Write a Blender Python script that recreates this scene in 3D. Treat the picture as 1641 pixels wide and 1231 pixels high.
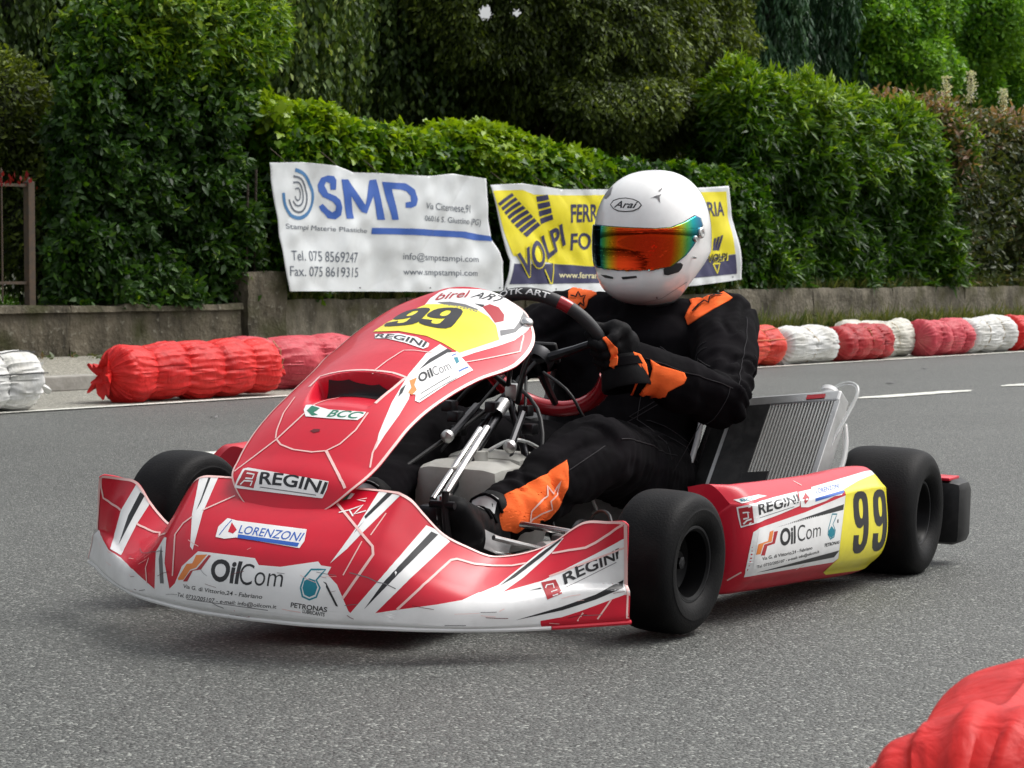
import bpy, bmesh, math, random
import numpy as np
from mathutils import Vector, Matrix
from mathutils.bvhtree import BVHTree
from mathutils.geometry import tessellate_polygon

for _o in list(bpy.data.objects):
    bpy.data.objects.remove(_o)
SC = bpy.context.scene
COL = SC.collection

# ------------------------------------------------------------------ camera
cam_d = bpy.data.cameras.new("camera")
cam = bpy.data.objects.new("camera", cam_d)
COL.objects.link(cam)
SC.camera = cam
cam_d.sensor_width = 36.0
cam_d.lens = 82.17
cam_d.clip_start = 0.05
cam_d.clip_end = 500
_yaw, _pit = math.radians(218.213), math.radians(2.756)
_F = Vector((math.cos(_yaw)*math.cos(_pit), math.sin(_yaw)*math.cos(_pit), -math.sin(_pit)))
cam.rotation_euler = _F.to_track_quat('-Z', 'Y').to_euler()
cam.location = (4.3786, 3.0981, 0.6550)
cam_d.dof.use_dof = True
cam_d.dof.focus_distance = 4.4
cam_d.dof.aperture_fstop = 24.0

# ------------------------------------------------------------------ sky, sun, exposure
SUN_EL, SUN_AZ = math.radians(58), math.radians(150)      # direction the sun stands in (azimuth from +x, counter-clockwise)
world = bpy.data.worlds.new("World"); SC.world = world; world.use_nodes = True
nt = world.node_tree; nt.nodes.clear()
sky = nt.nodes.new('ShaderNodeTexSky'); sky.sky_type = 'NISHITA'; sky.sun_disc = False
sky.sun_elevation = SUN_EL; sky.sun_rotation = math.pi/2 - SUN_AZ
sky.air_density = 1.0; sky.dust_density = 6.0; sky.ozone_density = 1.0
hs = nt.nodes.new('ShaderNodeHueSaturation'); hs.inputs['Saturation'].default_value = 0.22; hs.inputs['Value'].default_value = 1.0
bg = nt.nodes.new('ShaderNodeBackground'); bg.inputs['Strength'].default_value = 0.14
wo = nt.nodes.new('ShaderNodeOutputWorld')
nt.links.new(sky.outputs[0], hs.inputs['Color']); nt.links.new(hs.outputs[0], bg.inputs['Color']); nt.links.new(bg.outputs[0], wo.inputs['Surface'])
sun_d = bpy.data.lights.new("sun", 'SUN'); sun_d.energy = 0.85; sun_d.angle = math.radians(35); sun_d.color = (1, .97, .92)
sun = bpy.data.objects.new("sun", sun_d); COL.objects.link(sun)
_sd = Vector((math.cos(SUN_AZ)*math.cos(SUN_EL), math.sin(SUN_AZ)*math.cos(SUN_EL), math.sin(SUN_EL)))
sun.rotation_euler = _sd.to_track_quat('Z', 'Y').to_euler()
sun.location = (0, 0, 12)
SC.view_settings.view_transform = 'Standard'
try: SC.view_settings.look = 'None'
except Exception: pass
SC.view_settings.exposure = 0.72
SC.view_settings.gamma = 1.0
SC.view_settings.use_curve_mapping = False
SC.render.engine = 'CYCLES'

# ------------------------------------------------------------------ helpers
random.seed(7)
RNG = np.random.default_rng(11)

def link(ob, parent=None):
    COL.objects.link(ob)
    if parent is not None: ob.parent = parent
    return ob
def tag(o, label=None, cat=None, group=None, kind=None):
    if label: o['label'] = label
    if cat: o['category'] = cat
    if group: o['group'] = group
    if kind: o['kind'] = kind
    return o
def empty(name, loc=(0, 0, 0), parent=None):
    o = bpy.data.objects.new(name, None); o.location = loc; o.empty_display_size = .1
    return link(o, parent)

def hash3(i, j, k, s):
    h = (i * 374761393 + j * 668265263 + k * 2147483647 + s * 974634777) & 0xffffffff
    h = ((h ^ (h >> 13)) * 1274126177) & 0xffffffff
    h = ((h ^ (h >> 16)) * 2246822519) & 0xffffffff
    return ((h ^ (h >> 15)) & 0xffff) / 65535.0
def noise(P, seed=0):
    P = np.asarray(P, float); f = np.floor(P); t = P - f; i = f.astype(np.int64); t = t*t*(3-2*t)
    out = 0
    for a in (0, 1):
        for b in (0, 1):
            for c in (0, 1):
                w = (t[..., 0] if a else 1-t[..., 0])*(t[..., 1] if b else 1-t[..., 1])*(t[..., 2] if c else 1-t[..., 2])
                out = out + w*hash3(i[..., 0]+a, i[..., 1]+b, i[..., 2]+c, seed)
    return out*2-1
def fbm(P, seed=0, o=3):
    P = np.asarray(P, float); s = 0; a = 1
    for k in range(o): s = s + a*noise(P*(2**k), seed+k); a *= .5
    return s

class MB:
    """collects shapes; build() links them as one mesh object"""
    def __init__(self): self.v = []; self.f = []; self.m = []; self.n = 0
    def add(self, vs, fs, mi=0):
        vs = np.asarray(vs, float).reshape(-1, 3)
        self.v.append(vs); self.f += [tuple(i + self.n for i in f) for f in fs]; self.m += [mi]*len(fs); self.n += len(vs)
        return self
    def box(self, c, s, mi=0, rot=None, bevel=0.0):
        c = np.array(c, float); h = np.array(s, float)/2; b = min(bevel, min(h)*.9)
        if b <= 0:
            v = np.array([[x, y, z] for x in (-1, 1) for y in (-1, 1) for z in (-1, 1)])*h
            f = [(0, 1, 3, 2), (4, 6, 7, 5), (0, 4, 5, 1), (2, 3, 7, 6), (0, 2, 6, 4), (1, 5, 7, 3)]
        else:
            bm = bmesh.new(); bmesh.ops.create_cube(bm, size=1)
            for q in bm.verts: q.co = Vector((q.co.x*h[0]*2, q.co.y*h[1]*2, q.co.z*h[2]*2))
            bmesh.ops.bevel(bm, geom=bm.edges[:], offset=b, segments=2, affect='EDGES', profile=.5)
            bm.verts.ensure_lookup_table()
            v = np.array([q.co[:] for q in bm.verts]); f = [tuple(q.index for q in fc.verts) for fc in bm.faces]; bm.free()
        if rot is not None: v = v @ np.array(rot).T
        return self.add(v + c, f, mi)
    def tube(self, pts, r, n=10, mi=0, closed=False, caps=True, smooth=0):
        pts = np.array(pts, float)
        if smooth:
            for _ in range(smooth):
                if closed: a = pts; b = np.roll(pts, -1, 0); pts = np.stack([.75*a+.25*b, .25*a+.75*b], 1).reshape(-1, 3)
                else:
                    a = pts[:-1]; b = pts[1:]; m = np.stack([.75*a+.25*b, .25*a+.75*b], 1).reshape(-1, 3); pts = np.vstack([pts[:1], m[1:-1], pts[-1:]])
        N = len(pts); r = np.full(N, r, float) if np.isscalar(r) else np.interp(np.linspace(0, 1, N), np.linspace(0, 1, len(r)), r)
        T = np.roll(pts, -1, 0)-np.roll(pts, 1, 0) if closed else np.gradient(pts, axis=0)
        T = T/np.maximum(np.linalg.norm(T, axis=1, keepdims=True), 1e-9)
        up = np.array([0, 0, 1.]) if abs(T[0][2]) < .9 else np.array([1., 0, 0])
        a = np.cross(T[0], up); a /= np.linalg.norm(a); vs = []
        for i in range(N):
            a = a-(a@T[i])*T[i]; a /= np.linalg.norm(a); b = np.cross(T[i], a)
            for k in range(n):
                t = 2*math.pi*k/n; vs.append(pts[i]+r[i]*(math.cos(t)*a+math.sin(t)*b))
        fs = []
        for i in range(N if closed else N-1):
            j = (i+1) % N
            for k in range(n):
                l = (k+1) % n; fs.append((i*n+k, i*n+l, j*n+l, j*n+k))
        if caps and not closed: fs.append(tuple(range(n))[::-1]); fs.append(tuple((N-1)*n+k for k in range(n)))
        return self.add(vs, fs, mi)
    def lathe(self, prof, c=(0, 0, 0), axis=(0, 1, 0), n=48, mi=0, closed=False):
        """prof: list of (along axis, radius)"""
        ax = np.array(axis, float); ax /= np.linalg.norm(ax)
        up = np.array([0, 0, 1.]) if abs(ax[2]) < .9 else np.array([1., 0, 0])
        a = np.cross(ax, up); a /= np.linalg.norm(a); b = np.cross(ax, a); c = np.array(c, float)
        vs = [c+ax*h+r*(math.cos(2*math.pi*k/n)*a+math.sin(2*math.pi*k/n)*b) for h, r in prof for k in range(n)]
        M = len(prof); fs = []
        for i in range(M if closed else M-1):
            j = (i+1) % M
            for k in range(n):
                l = (k+1) % n; fs.append((i*n+k, j*n+k, j*n+l, i*n+l))
        return self.add(vs, fs, mi)
    def sphere(self, c, r, n=12, mi=0):
        r = np.array([r]*3 if np.isscalar(r) else r, float); vs = []; fs = []
        for i in range(n+1):
            t = math.pi*i/n
            for k in range(2*n): p = math.pi*k/n; vs.append(np.array(c)+r*np.array([math.sin(t)*math.cos(p), math.sin(t)*math.sin(p), math.cos(t)]))
        for i in range(n):
            for k in range(2*n): l = (k+1) % (2*n); fs.append((i*2*n+k, (i+1)*2*n+k, (i+1)*2*n+l, i*2*n+l))
        return self.add(vs, fs, mi)
    def grid(self, P, mi=0, closed_u=False, flip=False):
        P = np.asarray(P, float); a, b = P.shape[:2]; fs = []
        for i in range(a-1):
            for j in range(b if closed_u else b-1):
                k = (j+1) % b; q = (i*b+j, i*b+k, (i+1)*b+k, (i+1)*b+j); fs.append(q[::-1] if flip else q)
        return self.add(P.reshape(-1, 3), fs, mi)
    def build(self, name, mats, parent=None, smooth=True, weld=False):
        me = bpy.data.meshes.new(name); me.from_pydata(np.vstack(self.v).tolist(), [], self.f)
        if not isinstance(mats, (list, tuple)): mats = [mats]
        for m in mats: me.materials.append(m)
        if len(mats) > 1: me.polygons.foreach_set('material_index', self.m)
        if smooth: me.polygons.foreach_set('use_smooth', [True]*len(me.polygons))
        me.update()
        if weld:
            bm = bmesh.new(); bm.from_mesh(me); bmesh.ops.remove_doubles(bm, verts=bm.verts, dist=1e-5); bmesh.ops.recalc_face_normals(bm, faces=bm.faces); bm.to_mesh(me); bm.free()
        if smooth:
            try: me.set_sharp_from_angle(angle=math.radians(38))
            except Exception: pass
        return link(bpy.data.objects.new(name, me), parent)

# ------------------------------------------------------------------ materials
def lin(c): return tuple(((x/255)/12.92 if x/255 <= .04045 else ((x/255+.055)/1.055)**2.4) for x in c)+(1,)
def mat(name, col, rough=.5, metal=0.0, bump=None, var=None, coat=0.0, sheen=0.0, spec=.5, trans=0.0):
    """principled with an optional noise bump (scale, strength, distance) and an optional colour variation (scale, second colour, amount)"""
    m = bpy.data.materials.new(name); m.use_nodes = True; t = m.node_tree; N = t.nodes; b = N['Principled BSDF']
    col = tuple(col)+(1,) if len(col) == 3 else col
    b.inputs['Base Color'].default_value = col; b.inputs['Roughness'].default_value = rough; b.inputs['Metallic'].default_value = metal
    b.inputs['Coat Weight'].default_value = coat; b.inputs['Coat Roughness'].default_value = .06
    b.inputs['Sheen Weight'].default_value = sheen; b.inputs['Specular IOR Level'].default_value = spec
    b.inputs['Transmission Weight'].default_value = trans
    tc = N.new('ShaderNodeTexCoord')
    if var:
        n = N.new('ShaderNodeTexNoise'); n.inputs['Scale'].default_value = var[0]; n.inputs['Detail'].default_value = 6; n.inputs['Roughness'].default_value = .65
        t.links.new(tc.outputs['Object'], n.inputs['Vector'])
        r = N.new('ShaderNodeValToRGB'); r.color_ramp.elements[0].position = .42; r.color_ramp.elements[1].position = .68
        c2 = tuple(var[1])+(1,) if len(var[1]) == 3 else var[1]
        r.color_ramp.elements[0].color = col; r.color_ramp.elements[1].color = tuple(col[i]*(1-var[2])+c2[i]*var[2] for i in range(3))+(1,)
        t.links.new(n.outputs['Fac'], r.inputs[0]); t.links.new(r.outputs[0], b.inputs['Base Color'])
        rr = N.new('ShaderNodeMapRange'); rr.inputs[3].default_value = max(rough-.06, 0); rr.inputs[4].default_value = min(rough+.12, 1)
        t.links.new(n.outputs['Fac'], rr.inputs[0]); t.links.new(rr.outputs[0], b.inputs['Roughness'])
    if bump:
        n2 = N.new('ShaderNodeTexNoise'); n2.inputs['Scale'].default_value = bump[0]; n2.inputs['Detail'].default_value = 5
        t.links.new(tc.outputs['Object'], n2.inputs['Vector'])
        bp = N.new('ShaderNodeBump'); bp.inputs['Strength'].default_value = bump[1]; bp.inputs['Distance'].default_value = bump[2]
        t.links.new(n2.outputs['Fac'], bp.inputs['Height']); t.links.new(bp.outputs[0], b.inputs['Normal'])
    return m
M = {}
dirt = (.12, .10, .08)
M['red'] = mat('red_plastic', (.56, .007, .026), .34, var=(22, (.46, .010, .026), .5), coat=.18, spec=.35)
M['stickerred'] = mat('sticker_red', (.38, .012, .02), .35)
M['darkred'] = mat('dark_red_plastic', (.12, .004, .008), .4)
M['white'] = mat('white_sticker', (.80, .80, .79), .32, var=(14, dirt, .12), coat=.2)
M['pink'] = mat('pale_line', (.78, .50, .47), .35)
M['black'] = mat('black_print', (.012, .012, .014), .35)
M['grey'] = mat('grey_print', (.13, .13, .135), .35)
M['yellow'] = mat('yellow_vinyl', (.84, .74, .02), .33, var=(16, (.5, .42, .05), .25), coat=.3)
M['blue'] = mat('blue_print', (.02, .10, .42), .4)
M['logoblue'] = mat('logo_blue_print', (.05, .17, .36), .4)
M['teal'] = mat('teal_print', (.0, .20, .27), .4)
M['green'] = mat('green_print', (.01, .17, .10), .4)
M['orange'] = mat('orange_print', (.75, .22, .04), .4)
M['chrome'] = mat('chrome', (.62, .61, .60), .16, 1.0, var=(30, (.25, .22, .2), .4))
M['alu'] = mat('dull_aluminium', (.55, .55, .54), .38, .9, var=(25, (.3, .3, .3), .4))
M['tubes'] = mat('radiator_tube_metal', (.55, .55, .53), .5, .7)
M['steel'] = mat('dark_steel', (.035, .035, .038), .34, .8)
M['rubber'] = mat('worn_tyre_rubber', (.0045, .0045, .005), .55, bump=(260, .35, .002), var=(14, (.017, .0165, .016), .5), spec=.12)
M['rim'] = mat('black_rim', (.003, .003, .0034), .4, spec=.1)
M['plastic'] = mat('black_plastic', (.009, .009, .0095), .42, var=(30, (.03, .03, .03), .5), spec=.3)
M['redmetal'] = mat('red_frame_paint', (.33, .008, .015), .25, .2, coat=.5)
M['leather'] = mat('steering_leather', (.02, .02, .022), .55, bump=(300, .3, .001))
M['tank'] = mat('milky_tank_plastic', (.42, .42, .39), .5, var=(8, (.2, .19, .16), .6))
M['helmet'] = mat('white_helmet_lacquer', (.84, .84, .83), .16, var=(20, (.6, .6, .58), .25), coat=.8)
M['clear'] = mat('clear_hose', (.75, .77, .76), .12, trans=.6)
M['banner_white'] = mat('banner_vinyl', (.66, .69, .70), .42, bump=(9, .25, .01), var=(2.2, (.45, .47, .47), .4))
M['b_blue'] = mat('banner_blue', (.035, .11, .42), .45)
M['textgrey'] = mat('banner_text_grey', (.10, .12, .15), .5)
M['b_yellow'] = mat('banner_yellow', (.78, .68, .01), .45, var=(3, (.5, .42, .02), .3))
M['navy'] = mat('banner_navy', (.018, .018, .075), .45, var=(4, (.06, .06, .12), .4))
M['cream'] = mat('banner_cream', (.75, .70, .40), .45)
def cloth(name, col, col2, r=.85, sc=420, sheen=0.0):
    return mat(name, col, r, bump=(sc, .25, .001), var=(9, col2, .7), sheen=sheen, spec=.05)
M['suit'] = cloth('black_suit_cloth', (.0036, .0033, .0040), (.0085, .0072, .0090))
M['orange_cloth'] = cloth('orange_cloth', (.86, .15, .035), (.70, .10, .03), .75)
M['black_cloth'] = cloth('black_trim', (.01, .01, .01), (.02, .02, .02))
M['pale_thread'] = cloth('pale_thread', (.75, .5, .42), (.6, .4, .35))
M['glove'] = cloth('black_glove', (.006, .006, .0065), (.014, .0135, .015), .55)
M['boot'] = cloth('black_boot', (.008, .008, .0085), (.02, .02, .02), .5)
M['bootgrey'] = mat('silver_boot_panel', (.42, .42, .42), .4, .3)
M['seat'] = mat('seat_shell', (.05, .05, .052), .3, var=(20, (.1, .1, .1), .5), coat=.3)
M['seatedge'] = mat('seat_edge', (.36, .36, .36), .35, .3)

# iridescent visor: the coating's colour turns with the angle to the surface
def visor_mat():
    m = bpy.data.materials.new('iridescent_visor'); m.use_nodes = True; t = m.node_tree; N = t.nodes; b = N['Principled BSDF']
    b.inputs['Metallic'].default_value = 1; b.inputs['Roughness'].default_value = .06
    lw = N.new('ShaderNodeLayerWeight'); lw.inputs[0].default_value = .5
    r = N.new('ShaderNodeValToRGB'); e = r.color_ramp
    e.elements[0].position = .0; e.elements[0].color = (.80, .045, .012, 1)
    e.elements[1].position = 1.0; e.elements[1].color = (.25, .45, .40, 1)
    for p, c in ((.13, (.70, .06, .01, 1)), (.19, (.50, .20, .01, 1)), (.25, (.42, .38, .02, 1)), (.33, (.10, .42, .10, 1)), (.43, (.01, .30, .32, 1)), (.60, (.01, .08, .26, 1))):
        x = e.elements.new(p); x.color = c
    t.links.new(lw.outputs['Facing'], r.inputs[0]); t.links.new(r.outputs[0], b.inputs['Base Color'])
    return m
M['visor'] = visor_mat()

def leaf_mat(name, stops, rough=.50, trans=.34):
    m = bpy.data.materials.new(name); m.use_nodes = True; t = m.node_tree; N = t.nodes; b = N['Principled BSDF']
    at = N.new('ShaderNodeAttribute'); at.attribute_name = 'tint'
    oi = N.new('ShaderNodeObjectInfo')
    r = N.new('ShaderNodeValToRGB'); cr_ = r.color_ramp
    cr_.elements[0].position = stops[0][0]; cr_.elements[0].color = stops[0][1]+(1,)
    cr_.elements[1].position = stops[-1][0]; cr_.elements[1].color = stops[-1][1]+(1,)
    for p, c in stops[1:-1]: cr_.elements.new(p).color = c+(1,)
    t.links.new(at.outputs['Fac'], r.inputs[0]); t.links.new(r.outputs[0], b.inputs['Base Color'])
    b.inputs['Roughness'].default_value = rough
    b.inputs['Specular IOR Level'].default_value = .30
    tr = N.new('ShaderNodeBsdfTranslucent'); mx = N.new('ShaderNodeMixShader'); mx.inputs[0].default_value = trans
    g = N.new('ShaderNodeMixRGB'); g.blend_type = 'MULTIPLY'; g.inputs[0].default_value = 1; g.inputs[2].default_value = (1.3, 1.25, .5, 1)
    t.links.new(r.outputs[0], g.inputs[1]); t.links.new(g.outputs[0], tr.inputs['Color'])
    out = N['Material Output']
    t.links.new(b.outputs[0], mx.inputs[1]); t.links.new(tr.outputs[0], mx.inputs[2]); t.links.new(mx.outputs[0], out.inputs['Surface'])
    return m
M['laurel'] = leaf_mat('laurel_leaf', [(0, (.009, .030, .004)), (.45, (.024, .072, .006)), (.8, (.065, .145, .010)), (1, (.20, .30, .022))])
M['laurel2'] = leaf_mat('bright_laurel_leaf', [(0, (.011, .038, .003)), (.45, (.034, .098, .005)), (.8, (.098, .205, .008)), (1, (.24, .37, .016))], .38)
M['ivy'] = leaf_mat('ivy_leaf', [(0, (.009, .034, .004)), (.45, (.032, .098, .005)), (.75, (.088, .19, .007)), (1, (.23, .35, .012))], .36)
M['birch'] = leaf_mat('weeping_leaf', [(0, (.022, .045, .012)), (.5, (.058, .105, .022)), (.85, (.13, .20, .045)), (1, (.32, .40, .12))], .5)
M['olive'] = leaf_mat('olive_green_leaf', [(0, (.035, .055, .010)), (.5, (.10, .145, .02)), (.85, (.20, .26, .035)), (1, (.31, .35, .07))], .5)
M['photinia'] = leaf_mat('red_green_leaf', [(0, (.022, .04, .012)), (.4, (.055, .08, .022)), (.7, (.11, .11, .045)), (.88, (.22, .13, .08)), (1, (.32, .20, .13))], .42)
M['conifer'] = leaf_mat('blue_green_needles', [(0, (.010, .036, .014)), (.6, (.030, .085, .034)), (1, (.08, .17, .065))], .5, .1)
M['bright_tree'] = leaf_mat('light_tree_leaf', [(0, (.025, .09, .008)), (.5, (.08, .22, .016)), (1, (.20, .38, .035))], .45)
M['dull'] = leaf_mat('dull_shrub_leaf', [(0, (.018, .028, .014)), (.6, (.04, .055, .022)), (1, (.09, .10, .045))], .5)
M['grass'] = leaf_mat('grass_blade', [(0, (.05, .09, .02)), (.6, (.12, .14, .04)), (1, (.26, .24, .11))], .6)
M['rose'] = leaf_mat('rose_petal', [(0, (.10, .006, .008)), (1, (.24, .012, .014))], .5)
M['blossom'] = leaf_mat('white_blossom', [(0, (.6, .6, .52)), (1, (.75, .75, .68))], .5)
M['bark'] = mat('bark', (.06, .045, .032), .85, bump=(30, .8, .02), var=(12, (.03, .025, .02), .7))
M['core'] = mat('twig_shade', (.012, .016, .008), .95, bump=(20, .8, .03))  # dark solid added inside foliage: stands in for inner shade, blocks light

def fixroot(r):
    for c in r.children: c.location -= r.location
# ------------------------------------------------------------------ ground
def asphalt(name, base, light, dark, grain=215.0, contrast=1.0):
    m = bpy.data.materials.new(name); m.use_nodes = True; t = m.node_tree; N = t.nodes; L = t.links; b = N['Principled BSDF']
    tc = N.new('ShaderNodeTexCoord')
    vo = N.new('ShaderNodeTexVoronoi'); vo.inputs['Scale'].default_value = grain; vo.inputs['Randomness'].default_value = 1
    v2 = N.new('ShaderNodeTexVoronoi'); v2.inputs['Scale'].default_value = grain*1.9
    n1 = N.new('ShaderNodeTexNoise'); n1.inputs['Scale'].default_value = .55; n1.inputs['Detail'].default_value = 8; n1.inputs['Roughness'].default_value = .62
    n2 = N.new('ShaderNodeTexNoise'); n2.inputs['Scale'].default_value = 60; n2.inputs['Detail'].default_value = 4
    for n in (vo, v2, n1, n2): L.new(tc.outputs['Object'], n.inputs['Vector'])
    # per-stone brightness
    sp = N.new('ShaderNodeSeparateColor'); L.new(vo.outputs['Color'], sp.inputs[0])
    r1 = N.new('ShaderNodeValToRGB'); e = r1.color_ramp
    e.elements[0].position = 0; e.elements[0].color = dark+(1,)
    e.elements[1].position = 1; e.elements[1].color = light+(1,)
    x = e.elements.new(.35); x.color = base+(1,)
    x = e.elements.new(.80); x.color = tuple(c*1.25 for c in base)+(1,)
    x = e.elements.new(.90); x.color = tuple(c*1.9 for c in base)+(1,)
    L.new(sp.outputs[0], r1.inputs[0])
    sp2 = N.new('ShaderNodeSeparateColor'); L.new(v2.outputs['Color'], sp2.inputs[0])
    mr2 = N.new('ShaderNodeMapRange'); mr2.inputs[3].default_value = .72; mr2.inputs[4].default_value = 1.28; L.new(sp2.outputs[1], mr2.inputs[0])
    mr = N.new('ShaderNodeMapRange'); mr.inputs[1].default_value = .3; mr.inputs[2].default_value = .7; mr.inputs[3].default_value = .86; mr.inputs[4].default_value = 1.14; L.new(n1.outputs['Fac'], mr.inputs[0])
    mu = N.new('ShaderNodeMath'); mu.operation = 'MULTIPLY'; L.new(mr.outputs[0], mu.inputs[0]); L.new(mr2.outputs[0], mu.inputs[1])
    mx = N.new('ShaderNodeVectorMath'); mx.operation = 'SCALE'; L.new(r1.outputs[0], mx.inputs[0]); L.new(mu.outputs[0], mx.inputs['Scale'])
    L.new(mx.outputs[0], b.inputs['Base Color']); b.inputs['Roughness'].default_value = .62; b.inputs['Specular IOR Level'].default_value = .42
    bp = N.new('ShaderNodeBump'); bp.inputs['Strength'].default_value = .9; bp.inputs['Distance'].default_value = .003
    ad = N.new('ShaderNodeMath'); ad.operation = 'ADD'; L.new(vo.outputs['Distance'], ad.inputs[0]); L.new(n2.outputs['Fac'], ad.inputs[1]); ad.use_clamp = False
    ng = N.new('ShaderNodeMath'); ng.operation = 'MULTIPLY'; ng.inputs[1].default_value = -1.0; L.new(ad.outputs[0], ng.inputs[0])
    L.new(ng.outputs[0], bp.inputs['Height']); L.new(bp.outputs[0], b.inputs['Normal'])
    return m
M['asphalt'] = asphalt('asphalt', (.069, .072, .067), (.27, .28, .255), (.026, .027, .025))
M['shoulder'] = asphalt('light_asphalt', (.20, .195, .165), (.33, .32, .28), (.13, .125, .105), 110)
M['pavement'] = asphalt('concrete_pavement', (.215, .205, .17), (.32, .31, .27), (.14, .135, .11), 90)
M['soil'] = asphalt('soil', (.09, .10, .045), (.16, .15, .08), (.03, .035, .015), 40)
M['kerb'] = mat('kerb_stone', (.30, .29, .26), .85, bump=(60, .5, .005), var=(10, (.16, .15, .13), .6))
M['line'] = mat('road_paint', (.66, .66, .60), .6, bump=(120, .4, .002), var=(26, (.25, .25, .23), .6))
M['seam'] = mat('tar_patch', (.03, .03, .03), .5)

def sheet(name, x0, x1, y0, y1, z, m, nx=2, ny=2, parent=None, kind='structure'):
    g = np.array([[(x, y, z) for y in np.linspace(y0, y1, ny)] for x in np.linspace(x0, x1, nx)])
    o = MB().grid(g, flip=True).build(name, m, parent, smooth=False)
    if kind: o['kind'] = kind
    return o
sheet('ground', -160, 60, -120, 60, -.012, M['soil'])
sheet('road', -120, 30, -5.42, 14, 0.0, M['asphalt'])
sheet('road_shoulder', -120, 30, -6.72, -5.42, .002, M['shoulder'])
def line_strip(name, pts, w, z, parent=None, jag=.008, step=.05):
    pts = np.array(pts, float); a, b = pts; n = max(4, int(np.linalg.norm(b-a)/step)); rows = []
    for i in range(n+1):
        t = i/n; p = a+(b-a)*t; e = min(1, min(t, 1-t)*n*step/.18+.15) if jag else 1
        j1 = (random.random()-.5)*2*jag; j2 = (random.random()-.5)*2*jag
        rows.append([(p[0], p[1]-w/2*e+j1, z), (p[0], p[1]+w/2*e+j2, z)])
    o = MB().grid(rows).build(name, M['line'], parent, smooth=False); o['kind'] = 'structure'; return o
for k in range(-3, 9):
    x = -6.16-k*1.62 if k >= 0 else -6.16-k*1.62
    line_strip('lane_marking', [(x-1.12, -2.86), (x, -2.93)], .13, .004)
line_strip('edge_line', [(-30, -5.35), (8, -5.42)], .07, .006, jag=.004, step=.2)
# kerb stones, each its own piece
pav = MB(); g = np.array([[(x, y, .078+.05*np.clip((-6.84-y)/1.2, 0, 1)) for y in np.linspace(-8.2, -6.84, 6)] for x in np.linspace(-40, 12, 40)])
po = pav.grid(g, flip=True).build('pavement', M['pavement'], smooth=False); po['kind'] = 'structure'
kb = empty('kerb', (0, -6.78, 0)); kb['kind'] = 'structure'
kmesh = None
for i in range(44):
    x = 8-i*.8
    if kmesh is None:
        k0 = MB().box((0, 0, .04), (.788, .12, .085), bevel=.008).build('kerb_stone', M['kerb'], kb, smooth=False); kmesh = k0.data
    else: k0 = link(bpy.data.objects.new('kerb_stone', kmesh), kb)
    k0.location = (x, random.uniform(-.004, .004), random.uniform(-.003, .003)); k0.rotation_euler = (0, 0, random.uniform(-.004, .004))
# small dark debris on the road
for i, (x, y, s) in enumerate([(-6.2, -3.9, .05), (-7.7, -3.6, .06), (-9.6, -4.4, .04), (-4.0, -4.7, .035), (-3.0, -4.4, .03)]):
    rows = MB(); a = [(x+s*math.cos(t)*random.uniform(.6, 1.1), y+s*.5*math.sin(t)*random.uniform(.6, 1.1), .006+.004*math.sin(3*t)) for t in np.linspace(0, 2*math.pi, 9)[:-1]]
    rows.add([(x, y, .012)]+a, [(0, k+1, (k+1) % 8+1) for k in range(8)])
    tag(rows.build('dead_leaf', M['seam']), 'small dark dead leaf lying on the road by the centre line' if i == 0 else ['', 'dark scrap on the asphalt behind the radiator', 'dark scrap on the road below the far sacks', 'tiny dark leaf in front of the near red sack', 'tiny dark speck beside the white edge line'][i], 'debris', 'dead leaves on the road')

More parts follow.
